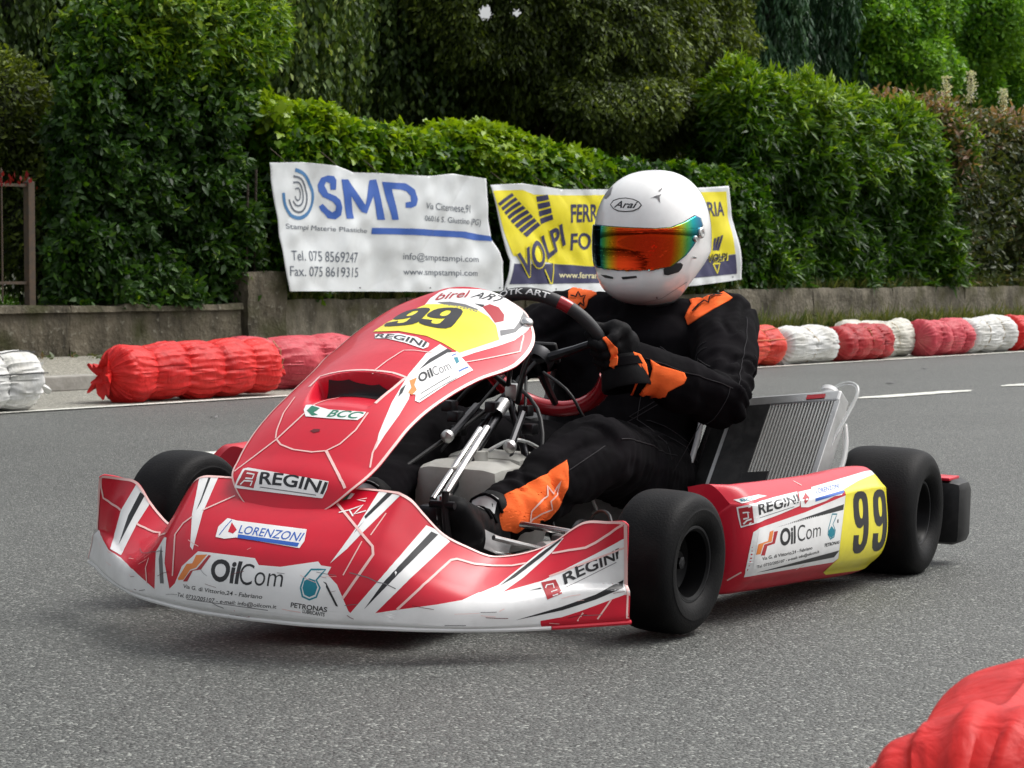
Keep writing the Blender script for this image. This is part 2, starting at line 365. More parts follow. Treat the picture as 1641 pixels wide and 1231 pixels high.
# ------------------------------------------------------------------ wall
def wall_mat(name, base, dark, light, moss):
    m = bpy.data.materials.new(name); m.use_nodes = True; t = m.node_tree; N = t.nodes; L = t.links; b = N['Principled BSDF']
    tc = N.new('ShaderNodeTexCoord'); mp = N.new('ShaderNodeMapping'); mp.inputs['Scale'].default_value = (1, 1, .35); L.new(tc.outputs['Object'], mp.inputs[0])
    n1 = N.new('ShaderNodeTexNoise'); n1.inputs['Scale'].default_value = 7; n1.inputs['Detail'].default_value = 9; n1.inputs['Roughness'].default_value = .7; L.new(mp.outputs[0], n1.inputs['Vector'])
    n2 = N.new('ShaderNodeTexNoise'); n2.inputs['Scale'].default_value = 28; n2.inputs['Detail'].default_value = 5; L.new(tc.outputs['Object'], n2.inputs['Vector'])
    r = N.new('ShaderNodeValToRGB'); e = r.color_ramp; e.elements[0].position = .34; e.elements[0].color = dark+(1,); e.elements[1].position = .62; e.elements[1].color = base+(1,)
    L.new(n1.outputs['Fac'], r.inputs[0])
    r2 = N.new('ShaderNodeValToRGB'); r2.color_ramp.elements[0].position = .60; r2.color_ramp.elements[0].color = (0, 0, 0, 1); r2.color_ramp.elements[1].position = .70; r2.color_ramp.elements[1].color = (1, 1, 1, 1)
    L.new(n2.outputs['Fac'], r2.inputs[0])
    mx = N.new('ShaderNodeMixRGB'); mx.inputs[2].default_value = light+(1,); L.new(r.outputs[0], mx.inputs[1])
    k = N.new('ShaderNodeMath'); k.operation = 'MULTIPLY'; k.inputs[1].default_value = .55; L.new(r2.outputs[0], k.inputs[0]); L.new(k.outputs[0], mx.inputs[0])
    n3 = N.new('ShaderNodeTexNoise'); n3.inputs['Scale'].default_value = 3.1; n3.inputs['Detail'].default_value = 6; L.new(tc.outputs['Object'], n3.inputs['Vector'])
    r3 = N.new('ShaderNodeValToRGB'); r3.color_ramp.elements[0].position = .5; r3.color_ramp.elements[0].color = (0, 0, 0, 1); r3.color_ramp.elements[1].position = .66; r3.color_ramp.elements[1].color = (1, 1, 1, 1); L.new(n3.outputs['Fac'], r3.inputs[0])
    m2 = N.new('ShaderNodeMixRGB'); m2.inputs[2].default_value = moss+(1,); L.new(mx.outputs[0], m2.inputs[1]); L.new(r3.outputs[0], m2.inputs[0])
    L.new(m2.outputs[0], b.inputs['Base Color']); b.inputs['Roughness'].default_value = .9; b.inputs['Specular IOR Level'].default_value = .2
    ad = N.new('ShaderNodeMath'); L.new(n1.outputs['Fac'], ad.inputs[0]); L.new(n2.outputs['Fac'], ad.inputs[1])
    bp = N.new('ShaderNodeBump'); bp.inputs['Strength'].default_value = .8; bp.inputs['Distance'].default_value = .02; L.new(ad.outputs[0], bp.inputs['Height']); L.new(bp.outputs[0], b.inputs['Normal'])
    return m
M['wall'] = wall_mat('weathered_wall', (.125, .108, .078), (.035, .031, .022), (.26, .25, .20), (.045, .045, .020))
M['wall2'] = wall_mat('pale_weathered_wall', (.19, .17, .13), (.06, .054, .04), (.28, .26, .21), (.08, .075, .04))
def wall_block(name, x0, x1, y0, y1, z0, z1, m, parent, rough=.012, seed=1, crack=()):
    """front face of a rendered wall as a rough relief with a real depth and top"""
    nx = max(4, int((x0-x1)/.035)); nz = max(4, int((z1-z0)/.03))
    X = np.linspace(x0, x1, nx); Z = np.linspace(z0, z1, nz); gx, gz = np.meshgrid(X, Z, indexing='ij')
    d = rough*fbm(np.stack([gx*4, gz*7, gx*0], -1), seed, 4)
    for (cx, amp) in crack: d = d-.022*np.exp(-((gx-cx-amp*np.sin(gz*17))/.014)**2)
    top = 1-np.clip((gz-z1+.04)/.04, 0, 1)*.5
    P = np.stack([gx, y1+d-.012*(1-top)*2, gz+.008*fbm(np.stack([gx*6, gx*0, gx*0], -1), seed+9)*np.clip((gz-z1+.05)/.05, 0, 1)], -1)
    b = MB().grid(P); bk = P[:, -1].copy(); bk2 = bk.copy(); bk2[:, 1] = y0
    b.grid(np.stack([bk, bk2], 1)); b.grid(np.array([P[0], P[0]*[1, 0, 1]+[0, y0, 0]])); b.grid(np.array([P[-1], P[-1]*[1, 0, 1]+[0, y0, 0]]), flip=True)
    return b.build(name, m, parent, smooth=True)
gw = empty('garden_wall', (-7, -8.15, 0)); tag(gw, 'low weathered grey garden wall with dark stains running behind the banners', 'wall')
xs = [-1.2, -2.6, -4.0, -5.35, -6.86]
for i in range(4): wall_block('wall_panel', xs[i]-.004, xs[i+1]+.004, -8.36, -8.07, .05, .415, M['wall'], gw, seed=i+3, crack=((xs[i]-.6, .02),))
for i in range(4): wall_block('coping', xs[i]-.004, xs[i+1]+.004, -8.38, -8.045, .400, .440, M['wall'], gw, .006, seed=i+30)
wall_block('pillar', -6.88, -7.24, -8.45, -8.02, .05, .655, M['wall'], gw, seed=12, crack=((-7.04, .03), (-7.15, -.02)))
xs = [-7.25, -8.6, -10.0, -11.4, -12.8]
for i in range(4): wall_block('wall_panel', xs[i]-.004, xs[i+1]+.004, -8.40, -8.09, .05, .46, M['wall2'], gw, seed=i+20, crack=((xs[i]-.7, .02),))
xs = [-12.81]+[-14.3-1.5*k for k in range(12)]
for i in range(12):
    wall_block('wall_panel', xs[i]-.004, xs[i+1]+.004, -8.42, -8.07, .24, .50, M['wall2'], gw, seed=i+40)
    wall_block('footing', xs[i]-.004, xs[i+1]+.004, -8.42, -8.03, .05, .25, M['wall2'], gw, .010, seed=i+60)

fixroot(gw)
# ------------------------------------------------------------------ fence at the left
fe = empty('iron_fence', (-4, -8.2, .42)); tag(fe, 'rusty brown iron railing on the wall at the left edge of the picture', 'fence')
M['rust'] = mat('rusty_paint', (.055, .042, .030), .85, .0, bump=(90, .5, .002), var=(30, (.11, .065, .035), .6))
MB().box((-4.1, -8.2, 1.185), (2.1, .016, .018)).build('rail', M['rust'], fe, smooth=False)
MB().box((-4.1, -8.2, .585), (2.1, .016, .018)).build('rail', M['rust'], fe, smooth=False)
bar0 = None
for i in range(14):
    x = -3.27-i*.128
    if bar0 is None: bar0 = MB().tube([(0, 0, .47), (0, 0, 1.25)], .0058, 6).lathe([(1.245, .006), (1.262, .011), (1.29, .0008)], axis=(0, 0, 1), n=6).build('railing_bar', M['rust'], fe); ob = bar0
    else: ob = link(bpy.data.objects.new('railing_bar', bar0.data), fe)
    ob.location = (x, -8.2, 0) if abs(x+5.15) > .05 else (x-.04, -8.2, 0)
for x in (-5.15, -3.3): MB().box((x, -8.2, .81), (.052, .05, .80), bevel=.004).lathe([(0, .02), (.03, .0)], c=(x, -8.2, 1.21), axis=(0, 0, 1), n=8).build('fence_post', M['rust'], fe, smooth=False)
fixroot(fe)
# stakes that carry the banner
st = empty('wooden_stakes', (-7.0, -8.2, .6)); tag(st, 'thin weathered stakes standing in the ivy left of the white banner', 'stakes')
for x, z in ((-6.98, 1.25), (-7.06, 1.35)): MB().tube([(x, -8.14, .6), (x-.01, -8.13, z)], .009, 6).build('stake', M['bark'], st)

fixroot(st)
# ------------------------------------------------------------------ foliage
def leaf_shapes(kind):
    """unit leaf (length 1 along +y, lying in xy, facing +z): verts, faces"""
    if kind == 'oval': v = [(0, 0, 0), (.19, .32, .05), (.17, .68, .03), (0, 1, -.10), (-.17, .68, .03), (-.19, .32, .05), (0, .33, 0), (0, .68, -.02)]; f = [(0, 1, 6), (6, 1, 2, 7), (7, 2, 3), (0, 6, 5), (5, 6, 7, 4), (4, 7, 3)]
    elif kind == 'slim': v = [(0, 0, 0), (.13, .35, .04), (0, 1, -.16), (-.13, .35, .04), (0, .4, 0)]; f = [(0, 1, 4), (4, 1, 2), (0, 4, 3), (3, 4, 2)]
    elif kind == 'lobed': v = [(0, 0, 0), (.34, -.04, .03), (.50, .30, -.03), (.27, .42, .02), (.16, .74, -.02), (0, 1, -.12), (-.16, .74, -.02), (-.27, .42, .02), (-.50, .30, -.03), (-.34, -.04, .03), (0, .4, .0)]; f = [(0, 1, 10), (1, 2, 3, 10), (3, 4, 5, 10), (10, 5, 6, 7), (10, 7, 8, 9), (10, 9, 0)]
    elif kind == 'small': v = [(0, 0, 0), (.30, .45, .05), (0, 1, -.08), (-.30, .45, .05)]; f = [(0, 1, 2), (0, 2, 3)]
    else: v = [(-.035, 0, 0), (.035, 0, 0), (.02, .55, .08), (0, 1, .3), (-.02, .55, .08)]; f = [(0, 1, 2, 4), (4, 2, 3)]
    return np.array(v, float), f
def leaves_mesh(name, P, Nn, Tt, size, kind, tint, mt, parent=None):
    """P points, Nn leaf normals, Tt leaf axis directions, size lengths, tint 0..1 per leaf: ONE mesh"""
    V, Fc = leaf_shapes(kind); n = len(P); k = len(V)
    T = Tt/np.linalg.norm(Tt, axis=1, keepdims=True); Nn = Nn-(Nn*T).sum(1, keepdims=True)*T; Nn /= np.maximum(np.linalg.norm(Nn, axis=1, keepdims=True), 1e-6); B = np.cross(T, Nn)
    co = P[:, None]+size[:, None, None]*(V[None, :, 0, None]*B[:, None]+V[None, :, 1, None]*T[:, None]+V[None, :, 2, None]*Nn[:, None])
    me = bpy.data.meshes.new(name); me.vertices.add(n*k); me.vertices.foreach_set('co', co.reshape(-1).astype(np.float32))
    ls = []; tot = []
    for f in Fc: ls += list(f); tot.append(len(f))
    ls = np.array(ls); tot = np.array(tot); idx = (ls[None]+(np.arange(n)*k)[:, None]).reshape(-1)
    me.loops.add(len(idx)); me.loops.foreach_set('vertex_index', idx.astype(np.int32))
    tt = np.tile(tot, n); me.polygons.add(len(tt)); st_ = np.concatenate([[0], np.cumsum(tt)[:-1]])
    me.polygons.foreach_set('loop_start', st_.astype(np.int32))
    try: me.polygons.foreach_set('loop_total', tt.astype(np.int32))
    except Exception: pass
    at = me.attributes.new('tint', 'FLOAT', 'POINT'); at.data.foreach_set('value', np.repeat(tint, k).astype(np.float32))
    me.update(calc_edges=True); me.validate(); me.materials.append(mt)
    return link(bpy.data.objects.new(name, me), parent)
def rand_dirs(n): v = RNG.normal(size=(n, 3)); return v/np.linalg.norm(v, axis=1, keepdims=True)
def single_leaves(parent, P, N_, T_, size, kind, tint, mt, name='leaf', nvar=6):
    """individual leaf parts that share a few meshes"""
    protos = []
    V, Fc = leaf_shapes(kind)
    for q in range(nvar):
        me = bpy.data.meshes.new(name); vv = V.copy(); vv[:, 2] += RNG.normal(0, .03, len(V)); me.from_pydata(vv.tolist(), [], Fc)
        at = me.attributes.new('tint', 'FLOAT', 'POINT'); at.data.foreach_set('value', np.full(len(V), .35+.6*q/max(1, nvar-1), np.float32)); me.materials.append(mt); protos.append(me)
    for i in range(len(P)):
        t = Vector(T_[i]).normalized(); n = Vector(N_[i]); n = (n-n.dot(t)*t).normalized(); b = t.cross(n)
        mt4 = Matrix(((b.x, t.x, n.x, 0), (b.y, t.y, n.y, 0), (b.z, t.z, n.z, 0), (0, 0, 0, 1)))
        o = link(bpy.data.objects.new(name, protos[int(np.clip(tint[i], 0, .999)*nvar)]), parent)
        o.matrix_world = Matrix.Translation(Vector(P[i])) @ mt4 @ Matrix.Scale(float(size[i]), 4)
def trunk(parent, x, y, z0, h, r, seed=0, lean=0.0):
    rr = random.Random(seed); b = MB()
    pts = [(x+lean*t+rr.uniform(-.03, .03), y+rr.uniform(-.03, .03), z0+h*t) for t in np.linspace(0, 1, 6)]
    b.tube(pts, [r, r*.85, r*.7, r*.45, r*.2], 9, smooth=1)
    for k in range(9):
        t = .3+.65*k/9; p = np.array(pts[0])+(np.array(pts[-1])-np.array(pts[0]))*t; a = k*2.4
        e = p+np.array([math.cos(a), math.sin(a), .5])*h*.28; m_ = (p+e)/2+[0, 0, .05]
        b.tube([p, m_, e], [r*.4, r*.25, r*.08], 6)
    return b.build('trunk', M['bark'], parent)

def hedge(name, label, cat, x0, x1, y0, y1, z0, ztop, mt, kind, size, dens, seed, bump=.12, freq=2.2, toplight=.35, group=None, spray=.0, nleaf=0, corner=.25, leafname='leaf', front_only=False, core=True, droop=.2, slant=0.0):
    """a clipped or shaggy hedge: a leafy shell with depth over a dark solid core added to block light; ztop may be a function of x"""
    zt = ztop if callable(ztop) else (lambda x: np.full_like(x, ztop))
    root = empty(name, ((x0+x1)/2, (y0+y1)/2, z0)); tag(root, label, cat, group)
    inv = -np.array([(x0+x1)/2, (y0+y1)/2, z0])
    W = abs(x1-x0); D = abs(y1-y0); H = float(np.mean(zt(np.linspace(x0, x1, 9))))-z0
    aF, aT, aS = W*H, W*D, D*H
    nF = int(dens*aF); nT = int(dens*aT*1.0); nS = int(dens*aS*.8)
    P = []; Nn = []
    for face, cnt in (('F', nF), ('T', nT), ('L', nS), ('R', nS), ('B', 0 if front_only else int(nF*.3))):
        if cnt <= 0: continue
        u = RNG.random(cnt); w = RNG.random(cnt)
        if face in 'FB':
            x = x0+(x1-x0)*u; z = z0+(zt(x)-z0)*w; y = np.full(cnt, y1 if face == 'F' else y0); n = np.tile([0, 1. if face == 'F' else -1., 0], (cnt, 1))
        elif face == 'T': x = x0+(x1-x0)*u; y = y0+(y1-y0)*w; z = zt(x); n = np.tile([0, 0, 1.], (cnt, 1))
        else: y = y0+(y1-y0)*u; xx = x0 if face == 'L' else x1; x = np.full(cnt, xx); z = z0+(zt(x)-z0)*w; n = np.tile([(1. if x0 > x1 else -1.)*(1 if face == 'L' else -1), 0, 0], (cnt, 1))
        P.append(np.stack([x, y, z], 1)); Nn.append(n)
    P = np.vstack(P); Nn = np.vstack(Nn)
    # round the corners; slant runs the first end back at an angle
    def sl(x, y, z): return x-slant*(max(y0, y1)-y)*np.clip(1-np.abs(x-x0)/1.2, 0, 1)-slant*.35*np.clip((z-z0)/H-.35, 0, 1)*np.clip(1-np.abs(x-x0)/1.2, 0, 1)
    c = np.array([(x0+x1)/2, (y0+y1)/2, 0]); zc = zt(P[:, 0])
    top = np.clip((P[:, 2]-(zc-corner))/corner, 0, 1); P[:, 1] -= (top**2)*corner*.5*(Nn[:, 1] > .5)
    endx = np.clip((np.abs(P[:, 0]-c[0])-(W/2-corner))/corner, 0, 1); P[:, 2] -= endx**2*corner*.5*(Nn[:, 2] > .5); P[:, 1] -= endx**2*corner*.6*(Nn[:, 1] > .5)
    fr = np.clip((P[:, 1]-(max(y0, y1)-corner))/corner, 0, 1); P[:, 2] -= fr**2*corner*.4*(Nn[:, 2] > .5)
    P[:, 0] = sl(P[:, 0], P[:, 1], P[:, 2])
    b = bump*fbm(P*freq, seed, 3)+bump*.55*noise(P*freq*3.1, seed+5)
    depth = RNG.random(len(P))**1.6*.16
    n2 = Nn+.55*np.clip(b/bump, -1, 1)[:, None]*np.array([0, 0, 1.])
    P = P+Nn*(b-depth+spray*(RNG.random(len(P))**6))[:, None]+RNG.normal(0, .012, P.shape)
    tint = np.clip(.30+.45*(b/bump)*.5+RNG.normal(0, .20, len(P))+toplight*np.clip((P[:, 2]-z0)/H-.55, 0, 1)*1.6, 0, 1)  # top light put into the leaf tint: upper and outer leaves lighter
    T = rand_dirs(len(P))*.8+n2*.65+np.array([0, 0, -droop]); Nl = n2*.8+rand_dirs(len(P))*.75+np.array([0, 0, .35])
    sz = size*(1+RNG.normal(0, .22, len(P))).clip(.5, 1.6)
    fo = leaves_mesh('foliage', P+inv, Nl, T, sz, kind, tint, mt, root); fo['kind'] = 'stuff'
    if nleaf:
        fi = np.where(Nn[:, 1] > .5)[0]; k = RNG.choice(fi, nleaf, replace=False); q = P[k].copy(); q[:, 1] += .02+RNG.random(nleaf)*.02
        single_leaves(root, q+inv, Nl[k]+np.array([.2, .6, .2]), T[k]+np.array([0, .2, -.3]), sz[k]*1.15, kind, tint[k], mt, leafname)
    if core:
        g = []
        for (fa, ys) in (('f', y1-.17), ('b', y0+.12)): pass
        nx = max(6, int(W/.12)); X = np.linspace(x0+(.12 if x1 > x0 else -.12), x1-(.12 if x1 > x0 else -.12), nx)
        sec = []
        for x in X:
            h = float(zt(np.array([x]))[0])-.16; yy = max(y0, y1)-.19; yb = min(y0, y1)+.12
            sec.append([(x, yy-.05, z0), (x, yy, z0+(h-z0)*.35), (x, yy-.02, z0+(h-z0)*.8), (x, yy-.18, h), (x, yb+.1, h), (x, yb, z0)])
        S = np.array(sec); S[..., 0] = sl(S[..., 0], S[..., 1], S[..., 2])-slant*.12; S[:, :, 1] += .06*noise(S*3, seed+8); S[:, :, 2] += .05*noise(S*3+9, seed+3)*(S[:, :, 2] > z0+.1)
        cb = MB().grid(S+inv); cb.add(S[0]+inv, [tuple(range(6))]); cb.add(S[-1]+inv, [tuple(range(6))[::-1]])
        cb.build('shade_core', M['core'], root)
    tb = MB()
    for q in range(max(3, int(W/.35))):
        x = x0+(x1-x0)*(q+.5)/max(3, int(W/.35)); yy = (y0+y1)/2+random.uniform(-.1, .1)
        x = float(sl(x, yy, z0+H*.8))-slant*.25 if slant else x
        tb.tube(np.array([(x, yy, z0), (x+random.uniform(-.06, .06), yy, z0+.5*H), (x+random.uniform(-.1, .1), yy, z0+.9*H)])+inv, [.02, .014, .006], 6)
    tb.build('stems', M['bark'], root)
    return root

GAPS = []      # lines along which the crowns are open, so that the sky shows: (point, direction, radius at the point, widening per metre)
def in_gap(P):
    P = np.asarray(P, float); m = np.zeros(P.shape[:-1], bool)
    for (p, d, r, w) in GAPS:
        e = P-p; t = e@d; m |= np.linalg.norm(e-t[..., None]*d, axis=-1) < r+w*t+.012*np.sin(t*9)
    return m
def _gap(a, b, r): a = np.array(a, float); b = np.array(b, float); d = (b-a)/np.linalg.norm(b-a); GAPS.append((a, d, r, r/9))
_gap((-13.49, -11.3, 3.203), (-23.048, -19, 4.566), .095); _gap((-13.975, -11.3, 3.246), (-23.79, -19, 4.631), .080)
def crown(name, label, cat, blobs, mt, kind, size, dens, seed, trunks=(), bump=.22, freq=1.6, hang=0.0, group=None, tint0=.35, corerad=.72, droop=.2, holes=(), flat=1.0):
    """a tree or shrub: leafy shells round several blobs (centre, radii), dark cores added to block light and real trunks; hang > 0 gives hanging strands"""
    root = empty(name, (blobs[0][0][0], blobs[0][0][1], 0)); tag(root, label, cat, group); inv = -np.array(root.location)
    AP = []; AN = []; AT = []; AS = []; Ti = []
    cb = MB()
    for bi, (c, r) in enumerate(blobs):
        c = np.array(c, float); r = np.array(r, float); area = 4*math.pi*(r[0]*r[2]+r[0]*r[1]+r[1]*r[2])/3
        n = int(dens*area); d = rand_dirs(n); keep = (d[:, 1] > -.35); d = d[keep]; n = len(d)
        b = bump*fbm(d*r*freq+c, seed+bi, 3)
        dep = RNG.random(n)**1.5*.32
        P = c+d*r*(1+(b-dep*.5)[:, None])
        P += RNG.normal(0, .02, P.shape)
        if hang > 0:
            # strands: regroup the points into hanging strings
            ns = max(1, n//26); top = P[RNG.choice(n, ns)]; L_ = hang*(.4+RNG.random(ns)); k = 26
            tt = np.linspace(0, 1, k); sway = RNG.normal(0, .05, (ns, 1, 2))*tt[None, :, None]**1.5
            Q = np.repeat(top[:, None], k, 1); Q[..., 2] -= tt[None]*L_[:, None]; Q[..., :2] += sway; Q += RNG.normal(0, .014, Q.shape); Q = Q.reshape(-1, 3)
            P = Q; n = len(P); d = np.repeat((top-c)/r, k, 0); b = np.repeat(bump*fbm(top*freq, seed+bi, 2), k)
            T = rand_dirs(n)*.55+np.array([0, 0, -1.]); N_ = d*.6+rand_dirs(n)*.8
        else:
            T = rand_dirs(n)*.8+d*.6+np.array([0, 0, -droop]); N_ = d*.7+rand_dirs(n)*.8+np.array([0, 0, .4])
        kk = ~in_gap(P); P, T, N_, d, b = P[kk], T[kk], N_[kk], d[kk], b[kk]
        for (hc, hr) in holes:
            kk = (np.abs((P-np.array(hc))/np.array(hr))**2).sum(1) > 1; P, T, N_, d, b = P[kk], T[kk], N_[kk], d[kk], b[kk]
        n = len(P)
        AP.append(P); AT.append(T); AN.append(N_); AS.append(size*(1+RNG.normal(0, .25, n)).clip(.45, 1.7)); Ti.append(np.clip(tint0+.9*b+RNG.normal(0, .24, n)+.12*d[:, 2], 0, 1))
        if corerad > 0:
            th = np.linspace(0, math.pi, 13)[1:-1]; ph = np.linspace(0, 2*math.pi, 22)[:-1]; a, p = np.meshgrid(th, ph, indexing='ij')
            dd = np.stack([np.sin(a)*np.cos(p), np.sin(a)*np.sin(p), np.cos(a)], -1); g = c+dd*r*corerad*(1+.25*fbm(dd*r*2+c, seed+4, 2)[..., None])
            k0 = cb.n; q0 = len(cb.f); cb.grid(g+inv, closed_u=True); GV = g.reshape(-1, 3)
            for fi in range(len(cb.f)-1, q0-1, -1):
                cc = GV[[i-k0 for i in cb.f[fi]]]
                if in_gap(cc).any() or in_gap(cc.mean(0)[None]).any() or any(np.linalg.norm((cc.mean(0)-p)-((cc.mean(0)-p)@dd_)*dd_) < .36*float(max(r)) for (p, dd_, r_, w_) in GAPS): del cb.f[fi]; del cb.m[fi]
    fo = leaves_mesh('foliage', np.vstack(AP)+inv, np.vstack(AN), np.vstack(AT), np.concatenate(AS), kind, np.concatenate(Ti), mt, root); fo['kind'] = 'stuff'
    if corerad > 0: cb.build('crown_shade_core', M['core'], root)
    for (x, y, h, rr) in trunks: trunk(root, x+inv[0], y+inv[1], 0, h, rr, seed)
    return root

G = 'garden plants behind the wall'
# dark laurel bush, left
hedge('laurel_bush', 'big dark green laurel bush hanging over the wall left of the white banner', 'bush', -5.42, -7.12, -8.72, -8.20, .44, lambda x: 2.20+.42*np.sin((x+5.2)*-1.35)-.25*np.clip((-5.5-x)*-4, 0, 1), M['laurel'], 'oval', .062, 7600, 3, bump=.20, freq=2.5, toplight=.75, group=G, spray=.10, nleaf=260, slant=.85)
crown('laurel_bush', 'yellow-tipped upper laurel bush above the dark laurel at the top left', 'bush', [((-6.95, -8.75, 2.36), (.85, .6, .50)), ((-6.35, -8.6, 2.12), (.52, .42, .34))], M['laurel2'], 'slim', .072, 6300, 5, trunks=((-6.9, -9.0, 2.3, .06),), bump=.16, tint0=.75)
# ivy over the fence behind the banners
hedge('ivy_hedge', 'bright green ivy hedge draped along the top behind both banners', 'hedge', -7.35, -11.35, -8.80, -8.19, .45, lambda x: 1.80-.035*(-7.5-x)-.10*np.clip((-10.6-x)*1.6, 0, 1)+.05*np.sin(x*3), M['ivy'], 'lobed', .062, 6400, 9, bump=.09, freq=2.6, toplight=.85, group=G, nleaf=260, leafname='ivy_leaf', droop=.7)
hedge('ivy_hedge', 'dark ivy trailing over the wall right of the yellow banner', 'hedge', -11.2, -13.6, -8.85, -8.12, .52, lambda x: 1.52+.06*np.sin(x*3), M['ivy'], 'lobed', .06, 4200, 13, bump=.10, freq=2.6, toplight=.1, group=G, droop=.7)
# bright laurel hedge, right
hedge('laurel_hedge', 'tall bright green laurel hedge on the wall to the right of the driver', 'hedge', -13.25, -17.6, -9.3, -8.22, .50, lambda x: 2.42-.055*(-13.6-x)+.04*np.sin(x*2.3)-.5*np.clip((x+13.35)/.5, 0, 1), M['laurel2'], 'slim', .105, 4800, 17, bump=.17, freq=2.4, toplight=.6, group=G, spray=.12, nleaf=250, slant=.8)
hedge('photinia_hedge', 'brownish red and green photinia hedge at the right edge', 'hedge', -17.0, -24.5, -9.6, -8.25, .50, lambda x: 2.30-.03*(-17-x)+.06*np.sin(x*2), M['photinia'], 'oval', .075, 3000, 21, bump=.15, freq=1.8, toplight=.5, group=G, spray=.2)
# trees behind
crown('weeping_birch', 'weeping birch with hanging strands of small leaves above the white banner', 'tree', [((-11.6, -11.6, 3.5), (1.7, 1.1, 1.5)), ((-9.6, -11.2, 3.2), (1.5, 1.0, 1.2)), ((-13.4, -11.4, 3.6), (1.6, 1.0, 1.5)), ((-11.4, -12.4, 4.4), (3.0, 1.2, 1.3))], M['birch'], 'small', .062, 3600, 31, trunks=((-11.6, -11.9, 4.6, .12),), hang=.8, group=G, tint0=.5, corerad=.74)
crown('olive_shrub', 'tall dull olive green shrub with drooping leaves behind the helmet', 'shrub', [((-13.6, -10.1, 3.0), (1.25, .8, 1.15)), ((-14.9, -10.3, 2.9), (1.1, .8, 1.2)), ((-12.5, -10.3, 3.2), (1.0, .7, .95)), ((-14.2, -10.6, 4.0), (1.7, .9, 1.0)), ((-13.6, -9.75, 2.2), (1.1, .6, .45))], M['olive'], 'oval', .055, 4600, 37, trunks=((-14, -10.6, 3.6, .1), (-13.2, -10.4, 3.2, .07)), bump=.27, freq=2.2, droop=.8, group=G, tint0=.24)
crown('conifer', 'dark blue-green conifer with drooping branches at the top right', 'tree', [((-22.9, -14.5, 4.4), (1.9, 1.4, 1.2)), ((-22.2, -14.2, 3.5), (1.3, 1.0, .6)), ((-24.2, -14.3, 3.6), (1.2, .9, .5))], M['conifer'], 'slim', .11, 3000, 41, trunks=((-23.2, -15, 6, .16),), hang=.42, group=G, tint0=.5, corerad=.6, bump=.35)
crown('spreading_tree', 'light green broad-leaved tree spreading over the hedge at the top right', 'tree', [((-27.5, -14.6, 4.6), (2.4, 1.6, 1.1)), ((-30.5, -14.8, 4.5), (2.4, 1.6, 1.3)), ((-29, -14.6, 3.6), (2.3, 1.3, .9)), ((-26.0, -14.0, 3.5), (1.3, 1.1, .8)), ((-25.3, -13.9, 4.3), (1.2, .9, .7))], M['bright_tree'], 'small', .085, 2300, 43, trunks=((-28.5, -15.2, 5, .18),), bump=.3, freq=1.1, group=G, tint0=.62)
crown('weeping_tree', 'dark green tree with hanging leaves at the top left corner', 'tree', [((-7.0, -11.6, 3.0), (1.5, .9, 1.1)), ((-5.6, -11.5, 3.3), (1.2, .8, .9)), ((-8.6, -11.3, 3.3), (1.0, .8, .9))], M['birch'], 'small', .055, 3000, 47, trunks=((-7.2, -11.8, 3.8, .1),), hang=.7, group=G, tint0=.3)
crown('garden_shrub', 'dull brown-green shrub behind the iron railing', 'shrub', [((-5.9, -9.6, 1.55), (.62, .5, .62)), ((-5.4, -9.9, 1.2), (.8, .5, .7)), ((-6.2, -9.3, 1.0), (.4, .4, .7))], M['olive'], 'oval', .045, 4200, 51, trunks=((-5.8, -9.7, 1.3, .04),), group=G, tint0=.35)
# a dark wood behind everything (nobody could count it)
bw = [((x, -19+1.2*math.sin(x), 3.6+.5*math.sin(x*1.7)), (2.4, 1.6, 3.3)) for x in np.arange(-48, 4, 3.2)]
wood = crown('far_wood', 'dark leafy wood closing the view behind the gardens', 'wood', bw, M['dull'], 'small', .15, 330, 61, bump=.2, tint0=.15, corerad=.93)
for ch in list(wood.children): ch['kind'] = 'stuff'
wood['kind'] = 'stuff'

def tufts(name, label, boxes, n, h, mt, kind='blade', up=1.0, cat='grass', tmin=0):
    P = []
    for (x0, x1, y0, y1, z0, z1) in boxes:
        k = n//len(boxes); r = RNG.random((k, 3)); cl = np.floor(r[:, 0]*40)/40*(x1-x0)
        P.append(np.stack([x0+cl+(RNG.normal(0, .035, k)), y0+(y1-y0)*r[:, 1], z0+(z1-z0)*r[:, 2]], 1))
    P = np.vstack(P); n = len(P)
    T = rand_dirs(n)*.5+np.array([0, .15, up]); N_ = rand_dirs(n)
    o = leaves_mesh(name, P, N_, T, h*(1+RNG.normal(0, .35, n)).clip(.3, 2), kind, np.clip(RNG.normal(.5, .25, n), tmin, 1), mt); tag(o, label, cat, kind='stuff'); return o
tufts('grass', 'dry grass and weeds on the ledge below the banners', [(-7.3, -12.8, -8.30, -8.10, .45, .47)], 5200, .075, M['grass'])
tufts('grass', 'straw-coloured grass growing at the foot of the right-hand wall', [(-11.5, -24, -8.02, -7.80, .11, .12)], 9000, .14, M['grass'])
tufts('grass', 'weeds on top of the right-hand wall under the hedge', [(-12.8, -24, -8.35, -8.10, .49, .5)], 7000, .09, M['grass'])
tufts('lawn', 'garden lawn seen through the iron railing', [(-3, -8, -11, -8.5, .05, .40)], 15000, .12, M['bright_tree'])
tufts('flowers', 'small white flowers in the lawn behind the railing', [(-4, -6.5, -9.3, -8.7, .40, .62)], 160, .03, M['blossom'], 'small', cat='flowers')
tufts('roses', 'dark red roses climbing along the top of the iron railing', [(-4.0, -5.2, -8.26, -8.12, 1.16, 1.24)], 120, .032, M['rose'], 'small', cat='flowers')
